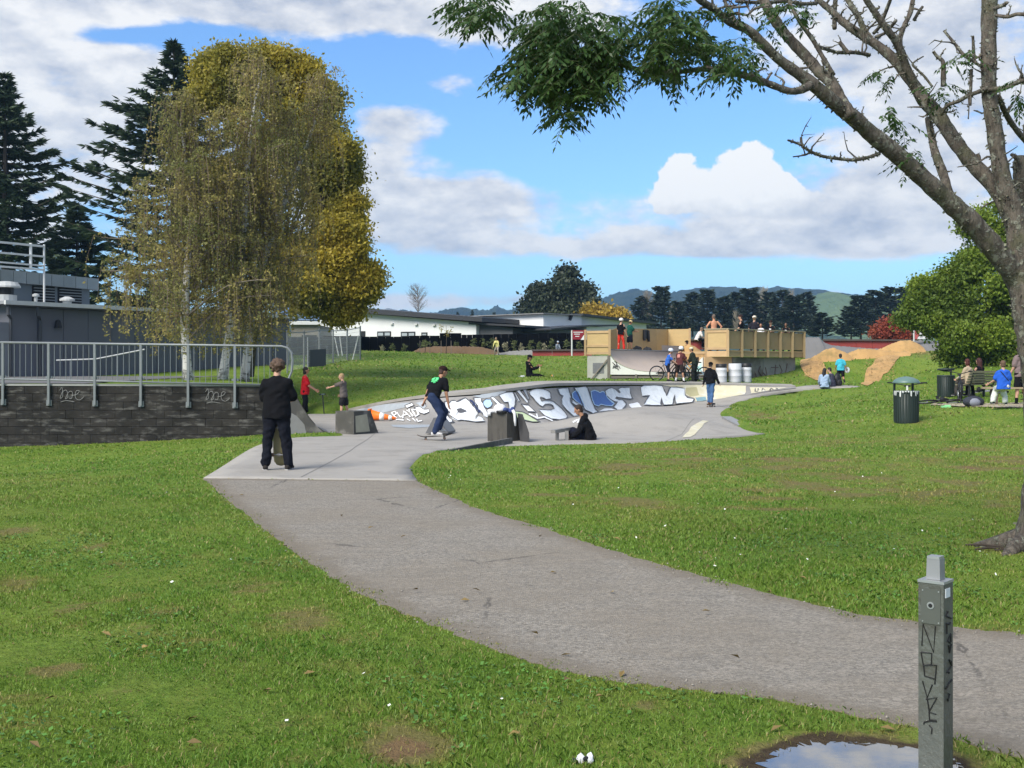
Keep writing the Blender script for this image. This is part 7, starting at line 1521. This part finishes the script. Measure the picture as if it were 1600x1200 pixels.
    # clothes
    if top and not bare:
        m = MB(); w_ = .155*fat*baggy
        m.loft([(P+R1 @ Vector((0, 0, .06-hem-.04)), *ax(R1, w_*1.18, .148)), (P+R1 @ Vector((0, 0, .08)), *ax(R1, w_*1.10, .142)), (waist, *ax(R1, w_*1.03, .130)), (T(0, .01, .34), *ax(R2, w_*1.14, .128)), (T(0, 0, .44), *ax(R2, w_*1.06, .105)), (T(0, -.005, .495), *ax(R2, .082, .072))], 16)
        for i, s_ in enumerate((-1, 1)):
            if sleeve <= .6: m.capsule(sh[i]+R2 @ Vector((-s_*.02, 0, -.005)), sh[i].lerp(elb[i], sleeve/.5*.72), .070*baggy, .066*baggy**1.5)
            else: m.capsule(sh[i]+R2 @ Vector((-s_*.02, 0, -.005)), elb[i], .070*baggy, .056*baggy); m.capsule(elb[i], wr[i], .056*baggy, .043*baggy)
        for s_ in (-1, 1): m.capsule(T(s_*.15*fat, 0, .435), T(s_*.02, -.005, .485), .062*baggy**.5, .060)
        if hood: m.ball(T(0, -.085, .50), (.10, .06, .075), R2, 10, 6)
        rem('shirt' if sleeve <= .6 else 'hoodie', sc(m), cloth(top), t, vox*k, 5)
    m = MB(); m.loft([(P+R1 @ Vector((0, 0, .12)), *ax(R1, .142*fat, .108)), (P+R1 @ Vector((0, 0, .02)), *ax(R1, .165*fat, .122)), (P+Vector((0, -.01, -.10)), Vector((.155*fat, 0, 0)), Vector((0, .115, 0)))], 14)
    for i in range(2):
        bg = baggy
        if shorts: m.capsule(hip[i], hip[i].lerp(knee[i], .86), .098*bg, .090*bg)
        else:
            m.capsule(hip[i], knee[i], .098*bg, .074*bg); m.capsule(knee[i], knee[i].lerp(ank[i], .93), .073*bg, .062*bg**1.6)
    rem('shorts' if shorts else 'trousers', sc(m), cloth(bottom), t, vox*k, 4)
    for i, s_ in enumerate((-1, 1)):
        m = MB(); fd = Rz(-s_*foot) @ Vector((0, 1, 0)) if pz > .3 or legs[i][0] < 60 else legR[i] @ Vector((0, 1, 0)); up = legR[i] @ Vector((0, 0, 1)); dn_ = Vector((0, 0, -1)) if (pz > .3 or legs[i][0] < 60) else -up
        a = ank[i]+dn_*.035; m.capsule(a-fd*.05, a+fd*.07, .045, .042, 10); m.capsule(a+fd*.05, a+fd*.155+dn_*.006, .040, .034, 10, .8); m.capsule(a, ank[i]+up*.03, .043, .042)
        o = rem('shoe', sc(m), cloth(shoes), t, max(.014, vox*.7)*k, 3)
        m = MB(); so = a+dn_*.037; m.loft([(so-fd*.085, fd.cross(dn_)*.03, dn_*.012), (so-fd*.03, fd.cross(dn_)*.042, dn_*.012), (so+fd*.10, fd.cross(dn_)*.046, dn_*.012), (so+fd*.19, fd.cross(dn_)*.028, dn_*.012)], 8); sc(m).build('sole', mat('sole_pale', (.35, .34, .33), .7, .1, 8), t)
        if sock: m = MB(); m.capsule(ank[i], ank[i].lerp(knee[i], .3), .043, .052); sc(m).build('sock', cloth(sock), t, True)
    # hair and hats
    hcol, sty = hair
    if sty != 'none':
        m = MB(); m.ball(HS(0, -.018, .038), (.086*hs, .098*hs, .095*hs), Rh, 14, 8); m.ball(HS(0, -.05, -.02), (.074*hs, .058*hs, .075*hs), Rh, 10, 6)
        rs = random.Random(int(abs(p.x)*100)+3)
        if sty == 'curly':
            for _ in range(80):
                v = Vector((rs.gauss(0, 1), rs.gauss(-.45, 1), rs.gauss(.35, .8))).normalized(); m.ball(HS(v.x*.108, -.02+v.y*.108, .015+v.z*.112), rs.uniform(.016, .032)*hs, None, 7, 5)
        if sty == 'long':
            m.capsule(HS(0, -.055, .0), HS(0, -.085, -.30), .085*hs, .06*hs); m.capsule(HS(-.055, -.02, .0), HS(-.07, -.05, -.22), .04*hs, .03*hs); m.capsule(HS(.055, -.02, 0), HS(.07, -.05, -.22), .04*hs, .03*hs)
        if sty == 'bob':
            m.ball(HS(0, -.045, -.05), (.092*hs, .068*hs, .10*hs), Rh, 10, 6)
        rem('hair', sc(m), hairm(hcol), t, (.011 if vox < .02 else .016)*k, 2)
    if hat:
        kind, c = hat
        if kind == 'helmet':
            m = MB(); m.ball(HS(0, -.008, .058), (.108*hs, .125*hs, .10*hs), Rh, 16, 9); sc(m).build('helmet', mat('helmet_%.2f_%.2f' % (c[0], c[2]), c, .35, .06, 6), t, True)
            m = MB(); m.tube([HS(-.085, .01, .02), HS(-.06, .03, -.07), HS(0, .045, -.115), HS(.06, .03, -.07), HS(.085, .01, .02)], .006*hs, 5); sc(m).build('chin_strap', blackm, t)
        else:
            m = MB(); m.ball(HS(0, -.010, .062), (.094*hs, .108*hs, .078*hs), Rh, 14, 8); sc(m).build('cap', cloth(c), t, True)
            m = MB(); d_ = 1 if kind == 'cap' else -1; m.loft([(HS(0, d_*.06, .066), Rh @ Vector((.078*hs, 0, 0)), Rh @ Vector((0, .012*hs, .006*hs))), (HS(0, d_*.12, .060), Rh @ Vector((.072*hs, 0, 0)), Rh @ Vector((0, .012*hs, .006*hs))), (HS(0, d_*.175, .046), Rh @ Vector((.035*hs, 0, 0)), Rh @ Vector((0, .006*hs, .004*hs)))], 10); sc(m).build('peak', cloth(c), t, True)
    inf = dict(k=k, T=T, R2=R2, HS=HS, wr=wr, hd=hd_, P=P, knee=knee, ank=ank, elb=elb, sh=sh)
    if extras: extras(t, inf, sc)
    return t
deckwood = mat('skate_deck', (.16, .10, .055), .6, .2, 8); grip = mat('grip_tape', (.02, .02, .022), .9, .2, 30); wheelm = mat('skate_wheel', (.16, .10, .07), .5, .1, 8); truckm = mat('truck_metal', (.25, .24, .23), .4, .1, 8, metal=.7)
def skateboard(p, rot, label, deck=None):
    t = thing('skateboard', p, label, 'skateboard', 0, 'skateboards'); t.rotation_euler = rot
    for nm, m_, z in (('deck', deck or deckwood, .085), ('grip_top', grip, .0925)):
        m = MB(); rg = []
        for x, w_, dz in ((-.40, .02, .055), (-.385, .065, .048), (-.33, .095, .02), (-.25, .102, 0), (.25, .102, 0), (.33, .095, .02), (.385, .065, .048), (.40, .02, .055)): rg.append(((x, 0, z+dz), (0, w_, 0), (0, 0, .006 if nm == 'deck' else .002)))
        m.loft(rg, 8).build(nm, m_, t, True)
    for x in (-.21, .21):
        MB().box((x, 0, .058), (.05, .05, .045)).tube([(x, -.10, .035), (x, .10, .035)], .010, 6).build('truck', truckm, t)
        for y in (-.095, .095): MB().tube([(x, y-.018, .028), (x, y+.018, .028)], .028, 12).build('wheel', wheelm, t)
    return t
blk = (.0065, .0065, .008); navy = (.010, .012, .022)
# 1 the man in black on the slab
p = G(432, 735); p.z = floor1(p.x, p.y)+.012
def back_print(t, i, sc):
    m = MB(); T = i['T']; R2 = i['R2']
    return
person(p, 0, 1.71, 'man with brown curly hair in black tee and baggy black trousers, back to us', blk, (.008, .009, .014), 'fair', lean=3, legs=((-1, 5.5, 0), (3, 6.5, 5)), arms=((18, 12, 75, 40), (18, 13, 75, 40)), head=(-5, 14), sleeve=.58, hair=((.075, .045, .028), 'curly'), shoes=(.03, .027, .025), baggy=1.2, vox=.015, hem=.16, group='people in the skate park', foot=14, fat=1.06)
skateboard(p+Vector((.02, .02, .43)), (R(4), R(84), R(90)), 'skateboard stood on its tail between the legs of the man in black', mat('deck_yellow', (.23, .20, .10), .6, .35, 7))
# 2 red shirt with scooter
pr = US(477, 655, 47); person(pr, R(-78), 1.74, 'person in a red tee and black trousers standing with a kick scooter', (.42, .012, .018), blk, 'tan', legs=((2, 4, 2), (-3, 5, 4)), arms=((28, 6, 30, 10), (22, 6, 35, 5)), hair=((.014, .011, .010), 'bob'), hem=.14, baggy=1.08, vox=.018)
sct = thing('kick_scooter', US(488, 655, 47), 'black kick scooter held by the person in red', 'scooter', R(-12)); bm2_ = mat('scooter_black', (.02, .02, .022), .5, .1, 6)
MB().box((.12, 0, .09), (.55, .11, .025)).build('deck', bm2_, sct); MB().tube([(.42, 0, .12), (.36, 0, .82)], .020, 8).build('stem', bm2_, sct); MB().tube([(.36, -.24, .83), (.36, .24, .83)], .016, 8).build('handlebar', chrome, sct)
MB().tube([(.42, 0, .16), (.44, 0, .06)], .018, 6).build('fork', bm2_, sct)
for x in (-.2, .45): MB().tube([(x, -.014, .055), (x, .014, .055)], .055, 16).build('wheel', tyre, sct)
for y in (-.2, .2): MB().tube([(.36, y-.05, .83), (.36, y+.05, .83)], .021, 7).build('grip', tyre, sct)
# 3 blond child with an arm stretched out
person(G(537, 652), R(70), 1.36, 'blond child in a grey brown tee with one arm stretched out to the left', (.10, .085, .078), (.018, .018, .02), 'fair', lean=6, legs=((4, 6, 6), (-4, 8, 6)), arms=((72, 10, 10, 0), (12, 8, 40, 20)), head=(20, 5), shorts=True, hair=((.30, .20, .10), 'short'), hem=.16, baggy=1.2, vox=.018, hs=1.12, sock=(.02, .02, .02))
# 4 skater crouching on the board
ps = G(680, 683); ps.z = floor1(ps.x, ps.y)+.012
def green_print(t, i, sc):
    T = i['T']; gm = mat('print_green', (.10, .62, .22), .7, .25, 14); m = MB()
    for (x0, x1, z0, z1) in ((-.085, .07, .405, .425), (-.10, -.02, .335, .395), (.0, .085, .33, .39), (-.09, .08, .285, .32), (-.02, .05, .25, .275)):
        q = []
        for x, z in ((x0, z0), (x1, z0+.01), (x1-.01, z1), (x0+.01, z1)): q.append(T(x, -.136+(.016 if z > .40 else 0), z))
        m.prism(q, i['R2'] @ Vector((0, .02, 0)))
    sc(m).build('shirt_print', gm, t)
person(ps+Vector((-.06, .0, .115)), R(-84), 1.76, 'skater bent forward on a board in black tee with green back print and blue jeans', blk, (.022, .034, .075), 'tan', lean=43, side=-4, twist=38, legs=((40, 4, 58), (26, 8, 46)), arms=((2, 4, 12, 0), (32, 10, 16, 0)), head=(0, -6), hair=((.045, .022, .016), 'short'), hat=('cap', (.022, .010, .009)), shoes=(.50, .49, .48), hem=.06, baggy=1.16, vox=.015, extras=green_print, foot=20)
skateboard(ps, (0, R(-3), R(6)), 'skateboard under the bent forward skater in jeans')
# 5 person sitting on the grass bank
p5 = on(827, 596.8, 46, 80); bt_ = (.9, .5, .1)
def bottle(t, i, sc): pass
person(p5, R(-82), 1.74, 'person in black cap and hoodie sitting on the grass above the bank', blk, blk, 'tan', lean=-4, legs=((88, 8, 22), (84, 10, 8)), arms=((30, 10, 95, 20), (35, 8, 80, 10)), head=(0, 14), pz=.11, sleeve=1, hat=('cap', blk), shoes=(.52, .22, .05), hood=True, vox=.022)
bo5 = thing('drink_bottle', p5+Vector((.42, -.1, .30)), 'small yellow drink bottle held by the person sitting on the bank', 'bottle'); MB().lathe([(.03, -.1), (.033, .04), (.015, .08), (.015, .1)], 10).build('bottle_body', mat('bottle_yellow', (.5, .45, .15), .4, .1, 5), bo5, True); MB().lathe([(.018, .1), (.018, .125)], 8).build('bottle_cap', whitew, bo5)
wb5 = thing('paper_bag', p5+Vector((-.3, -.05, 0)), 'flat pale bag on the grass beside the person sitting above the bank', 'bag'); MB().box((0, 0, .03), (.26, .16, .05)).box((.03, 0, .07), (.15, .12, .03)).build('bag_sheet', whitew, wb5)
# 6 person sitting at the front edge of the slab
p6 = US(922, 690, 67.5); person(p6, R(84), 1.74, 'dark haired person in black hoodie sitting hunched at the front edge of the slab', blk, (.010, .011, .02), 'tan', lean=24, legs=((112, 20, 128), (108, 18, 124)), arms=((40, 14, 50, 30), (42, 12, 55, 30)), head=(6, 10), pz=.11, sleeve=1, hair=((.022, .012, .009), 'short'), baggy=1.36, vox=.016, hood=True, fat=1.18, foot=0)
# 7 skater rolling away on the slab
p7 = US(1111, 638.5, 40); p7.z = floor1(p7.x, p7.y)+.012; person(p7+Vector((-.02, 0, .11)), R(-22), 1.66, 'skater in black hoodie and blue jeans rolling away along the slab', blk, (.055, .115, .235), 'fair', lean=8, side=-3, legs=((12, -1, 14), (0, -3, 10)), arms=((-6, 14, 14, 0), (6, 16, 18, 0)), head=(-20, 8), sleeve=1, hat=('cap_back', blk), hair=((.02, .015, .012), 'short'), shoes=(.13, .06, .035), baggy=1.12, hood=True, vox=.018, foot=0)
skateboard(p7, (0, 0, R(66)), 'skateboard under the black hooded skater rolling away')
# 8, 9 riders on the half pipe deck
dz = Z*(DZ-A0.z); pt = Vector(A0)+dv*-.62+cv*2.45+dz; wh = (.72, .72, .72)
person(pt, R(-35), 1.60, 'rider in a white helmet, black tee and red trousers on the half pipe deck', blk, (.50, .035, .022), 'fair', legs=((0, 4, 2), (6, 6, 8)), arms=((4, 10, 14, 0), (10, 10, 16, 0)), head=(-20, 0), hat=('helmet', wh), hem=.1, vox=.024, group='riders on the half pipe deck')
pt = Vector(A0)+dv*-.62+cv*3.45+dz; person(pt, R(-60), 1.55, 'rider in a green tee, navy shorts and tan cap on the half pipe deck', (.012, .075, .055), navy, 'tan', legs=((0, 5, 2), (2, 6, 4)), arms=((30, 8, 60, 20), (30, 8, 60, 20)), head=(0, 18), shorts=True, hat=('cap', (.52, .40, .22)), hem=.14, baggy=1.15, vox=.024, group='riders on the half pipe deck')
# 10-13 cyclists by the half pipe
seat_pose = dict(legs=((48, 7, 62), (30, 7, 38)), arms=((48, 10, 18, 5), (48, 10, 18, 5)))
pc = on(1043, 596, 40, 80); person(pc, R(-84), 1.42, 'child in a blue tee and pale helmet astride the black bicycle', (.035, .115, .42), navy, 'fair', lean=16, legs=((16, 7, 22), (4, 9, 8)), arms=((44, 8, 26, 5), (44, 8, 26, 5)), shorts=True, hat=('helmet', (.60, .64, .75)), hs=1.12, vox=.022, group='cyclists below the half pipe')
pc = on(1061.5, 597.5, 40, 80); person(pc, R(-40), 1.56, 'cyclist in a maroon tee and white helmet, back to us', (.085, .028, .028), (.03, .022, .02), 'tan', lean=14, legs=((10, 10, 14), (2, 12, 6)), arms=((40, 14, 20, 0), (36, 22, 16, 0)), shorts=True, hat=('helmet', wh), hs=1.08, vox=.022, baggy=1.15, group='cyclists below the half pipe', sock=(.6, .6, .6), extras=lambda t, i, sc: sc(MB().prism([i['T'](x, -.136, z) for x, z in ((-.07, .25), (.07, .25), (.08, .38), (0, .43), (-.08, .38))], i['R2'] @ Vector((0, .02, 0)))).build('shirt_print', mat('print_salmon', (.46, .20, .17), .8, .2, 9), t))
pc = on(1085.5, 596, 40, 80); person(pc, R(65), 1.52, 'cyclist in dark olive hoodie and cream cap beside the pale blue bicycle', (.022, .028, .02), (.022, .025, .022), 'tan', lean=16, legs=((8, 6, 12), (2, 8, 4)), arms=((36, 10, 22, 0), (38, 10, 22, 0)), hat=('cap', (.55, .50, .36)), sleeve=1, baggy=1.3, vox=.022, group='cyclists below the half pipe')
pc = Vector(on(1084, 590, 45, 80))+Vector((.25, 3.5, .35)); person(pc, R(30), 1.62, 'person in black with a black cap behind the olive clad cyclist', blk, blk, 'tan', lean=10, arms=((20, 14, 50, 20), (20, 14, 50, 20)), hat=('cap', blk), vox=.024, group='cyclists below the half pipe')
# 14 seated on the barrier, 15 shirtless man, 16-20 group on the deck
p14 = U(1089, 532, 69.6); person(Vector((p14.x, p14.y, p14.z-.45)), R(-75), 1.72, 'person in a white tee sitting on the red barrier, arms on knees', (.62, .56, .54), blk, 'fair', lean=32, legs=((85, 8, 80), (85, 8, 80)), arms=((48, 10, 50, 10), (48, 10, 50, 10)), pz=.54, hair=((.16, .11, .08), 'short'), vox=.024, group='watchers around the half pipe')
dkp = lambda u, w_: Vector((B0.x, B0.y, 0))+ev*u+dn*w_+Z*2.322
def at_px(px, w_):
    k = (px-800)/FPX; a = Vector((B0.x, B0.y, 0))+dn*w_; u = (k*a.y-a.x)/(ev.x-k*ev.y); return a+ev*u+Z*2.322
person(at_px(1115.5, 1.0), R(10), 1.84, 'shirtless man with hands on hips standing on the viewing deck, back to us', None, navy, 'pink', legs=((0, 6, 0), (0, 6, 0)), arms=((-14, 42, 70, 62), (-14, 38, 70, 62)), bare=True, shorts=True, hair=((.12, .09, .07), 'short'), vox=.022, fat=1.1, group='people on the viewing deck')
person(at_px(1158, .6), R(70), 1.86, 'man in a black cap and black tee facing left on the viewing deck', blk, blk, 'fair', arms=((14, 12, 40, 0), (4, 26, 26, 0)), hat=('cap', (.03, .018, .017)), vox=.022, group='people on the viewing deck')
person(at_px(1178.5, .8), R(-40), 1.86, 'person in a backward pale cap and dark tee on the viewing deck', (.018, .017, .024), blk, 'fair', arms=((10, 30, 30, 0), (10, 12, 40, 0)), hat=('cap_back', (.66, .58, .47)), hair=((.24, .16, .09), 'short'), vox=.022, group='people on the viewing deck')
person(at_px(1189, .45), R(160), 1.46, 'dark haired child in a white tee low behind the deck railing', (.66, .66, .68), navy, 'tan', hair=((.02, .016, .014), 'short'), hs=1.1, vox=.022, group='people on the viewing deck')
wprint = lambda t, i, sc: sc(MB().prism([i['T'](x, .146, z) for x, z in ((-.05, .27), (.06, .28), (.06, .39), (-.05, .38))], i['R2'] @ Vector((0, -.02, 0)))).build('shirt_print', whitew, t)
person(at_px(1205, .5), R(150), 1.64, 'youth in dark cap and white printed black tee leaning at the deck railing', blk, blk, 'fair', lean=8, arms=((40, 14, 60, 20), (40, 14, 60, 20)), hat=('cap', (.03, .014, .014)), vox=.022, extras=wprint, group='people on the viewing deck')
person(at_px(1228, .5), R(165), 1.58, 'black haired youth in white printed black tee, rightmost on the viewing deck', blk, blk, 'brown', lean=8, arms=((40, 14, 60, 20), (40, 14, 60, 20)), hair=((.012, .010, .010), 'bob'), vox=.022, extras=wprint, group='people on the viewing deck')
# 21, 22 couple sitting at the end of the walkway
pk = US(1288, 606.5, 36); person(pk, R(-14), 1.66, 'long haired person in a pale denim jacket sitting at the walkway end', (.26, .34, .46), navy, 'tan', lean=8, legs=((100, 14, 105), (98, 14, 100)), arms=((30, 14, 40, 20), (24, 16, 40, 10)), pz=.12, sleeve=1, hair=((.012, .010, .011), 'long'), baggy=1.22, vox=.02, head=(-25, 6), group='couple at the walkway end')
pk = US(1300.5, 605.5, 35.6); person(pk, R(40), 1.70, 'dark haired person in a dark patterned top sitting beside the denim jacket', (.05, .05, .075), blk, 'fair', lean=12, legs=((100, 12, 105), (98, 12, 100)), arms=((30, 10, 40, 20), (30, 10, 40, 20)), pz=.12, hair=((.015, .012, .012), 'short'), vox=.02, head=(30, 6), group='couple at the walkway end')
pk = US(1308.5, 605, 35.4); t = thing('backpack', pk, 'black backpack standing beside the couple at the walkway end', 'backpack', .5, 'bags on the ground'); MB().ball((0, 0, .30), (.21, .15, .32), None, 14, 9).build('bag_body', blackm, t, True); MB().ball((.02, -.12, .2), (.15, .07, .16), None, 10, 6).build('pocket', mat('bag_black2', (.02, .02, .022), .7, .2, 6), t, True); MB().tube([(-.06, 0, .6), (0, .0, .68), (.06, 0, .6)], .015, 6).build('strap', blackm, t)
# 23 child running
pk = on(1313.5, 602.5, 40, 90); person(pk, R(-6), 1.43, 'child in a turquoise tee running away across the grass', (.05, .36, .46), blk, 'tan', lean=6, legs=((16, 4, 12), (-8, 4, 46)), arms=((10, 12, 30, 0), (-6, 18, 30, 0)), shorts=True, hair=((.02, .016, .014), 'short'), hem=.12, baggy=1.15, vox=.02, hs=1.08, group='people on the lawn', sock=(.02, .02, .02))
t = thing('flying_disc', pk+Vector((.30, .08, .70)), 'white flying disc held by the running child', 'flying disc'); t.rotation_euler = (R(80), R(10), 0); MB().lathe([(.02, .02), (.11, .018), (.14, .0), (.142, -.02), (.13, -.02)], 20).build('disc_shell', whitew, t, True); MB().lathe([(.045, .021), (.05, .023), (.055, .021)], 16).build('ring', lightm, t, True)
# 24, 25 pair on the bench
bx = Matrix.Rotation(R(28), 3, 'Z'); pbz = Z*0
person(pb+bx @ Vector((-.30, .22, 0)), R(34), 1.64, 'person with reddish hair in a beige hoodie on the park bench, back to us', (.36, .29, .20), (.05, .045, .04), 'fair', lean=8, legs=((88, 8, 88), (88, 8, 88)), arms=((30, 10, 50, 20), (30, 10, 50, 20)), pz=.57, sleeve=1, hair=((.060, .014, .010), 'bob'), vox=.02, head=(-20, 0), group='people on the lawn', baggy=1.12)
person(pb+bx @ Vector((.22, .22, 0)), R(28), 1.70, 'person with long dark red hair in black on the park bench, back to us', blk, blk, 'fair', lean=4, legs=((88, 8, 88), (88, 8, 88)), arms=((30, 10, 50, 20), (30, 10, 50, 20)), pz=.57, sleeve=1, hair=((.040, .010, .009), 'long'), vox=.02, group='people on the lawn')
# 26 boy in blue, 27 adult behind the trunk
def strap(t, i, sc):
    T = i['T']; q = [T(-.12, -.10, .47), T(-.06, -.142, .38), (T(.06, -.142, .22)), T(.16, -.08, .12)]; m = MB(); m.tube(q, .016, 5); sc(m).build('bag_strap', navy_m, t)
navy_m = mat('strap_navy', (.010, .012, .03), .8, .1, 6)
pk = US(1571, 634, 59.5); person(pk+Vector((0, .12, 0)), R(-4), 1.40, 'boy in bright blue tee and white trousers sitting on the low bench', (.022, .095, .46), (.58, .58, .55), 'fair', lean=3, legs=((74, 13, 78), (72, 12, 76)), arms=((22, 16, 40, -30), (16, 8, 60, 30)), pz=.53, hair=((.10, .06, .035), 'short'), hat=None, hem=.15, baggy=1.28, hs=1.1, vox=.017, extras=strap, group='people on the lawn', shoes=blk)
pk = US(1595, 634, 56); person(pk+Vector((.0, .0, 0)), R(20), 1.70, 'person in a mauve grey tee and black shorts standing beside the tree trunk', (.17, .125, .125), blk, 'fair', legs=((0, 5, 0), (4, 6, 6)), arms=((8, 10, 20, 0), (20, 10, 40, 0)), shorts=True, hair=((.03, .02, .015), 'short'), hem=.14, baggy=1.12, vox=.018, group='people on the lawn', shoes=blk, sock=blk)
# 28, 29 far riders at the crest
person(U(777, 556, 76.5), R(160), 1.35, 'far rider in a yellow top low on the crest before the black fence', (.56, .52, .20), (.30, .26, .22), 'fair', lean=30, legs=((40, 8, 60), (30, 8, 50)), arms=((50, 10, 10, 0), (50, 10, 10, 0)), hair=((.2, .14, .08), 'short'), vox=.03, group='riders at the crest', sleeve=1)
person(U(871, 554, 77), R(190), 1.05, 'far small child in grey blue with a pale helmet near the flag sign', (.22, .26, .31), (.10, .11, .13), 'fair', lean=26, legs=((60, 8, 80), (60, 8, 80)), arms=((40, 10, 20, 0), (40, 10, 20, 0)), hat=('helmet', (.35, .40, .48)), hs=1.15, vox=.03, group='riders at the crest', sleeve=1)

# ---------------------------------------------------------------- bake the smoothed figures
bpy.context.view_layer.update(); dg = bpy.context.evaluated_depsgraph_get(); done = []
for o, ex in REM: done.append((o, ex, bpy.data.meshes.new_from_object(o.evaluated_get(dg))))
from mathutils import noise as mnoise
seedk = 0.0
for o, ex, me in done:
    old = o.data; o.modifiers.clear(); nm = old.name
    if ex is not None and ex.v:
        bm = bmesh.new(); bm.from_mesh(me); vv_ = [bm.verts.new(v) for v in ex.v]
        for f in ex.f:
            try: bm.faces.new([vv_[i] for i in f]).smooth = True
            except ValueError: pass
        bmesh.ops.recalc_face_normals(bm, faces=bm.faces); bm.to_mesh(me); bm.free()
    if nm.split('.')[0] in ('shirt', 'hoodie', 'trousers', 'shorts'):      # folds in the cloth
        n_ = len(me.vertices); C_ = np.empty(n_*3, np.float32); N_ = np.empty(n_*3, np.float32); me.vertices.foreach_get('co', C_); me.vertices.foreach_get('normal', N_); C_ = C_.reshape(-1, 3).astype(float); N_ = N_.reshape(-1, 3); X_, Y2, Z_ = C_.T
        f_ = (vnoise(X_+Y2*.6+seedk, Z_*.8+Y2*.5, 10)-.5)*.026+(vnoise(X_*.5+Y2*.5+seedk, Z_-X_*.45+Y2*.3, 19)-.5)*.020; me.vertices.foreach_set('co', (C_+N_*f_[:, None]).astype(np.float32).reshape(-1))
        seedk += 3.7
    o.data = me; bpy.data.meshes.remove(old); me.name = nm
print('people meshes', len(done), sum(len(d[2].polygons) for d in done))

# ---------------------------------------------------------------- the air: far hills fade to blue
hz = bpy.data.meshes.new('haze'); hm = MB().box((0, 1400, 89), (5400, 3300, 182)); o = hm.build('haze', None); tag(o, kind='stuff')
m = bpy.data.materials.new('haze_air'); m.use_nodes = True; t_ = m.node_tree; t_.nodes.clear(); pv = t_.nodes.new('ShaderNodeVolumePrincipled'); mo = t_.nodes.new('ShaderNodeOutputMaterial'); t_.links.new(pv.outputs[0], mo.inputs['Volume'])
pv.inputs['Color'].default_value = (.38, .65, 1.0, 1); pv.inputs['Density'].default_value = 0.00027; pv.inputs['Anisotropy'].default_value = .2
o.data.materials.append(m)
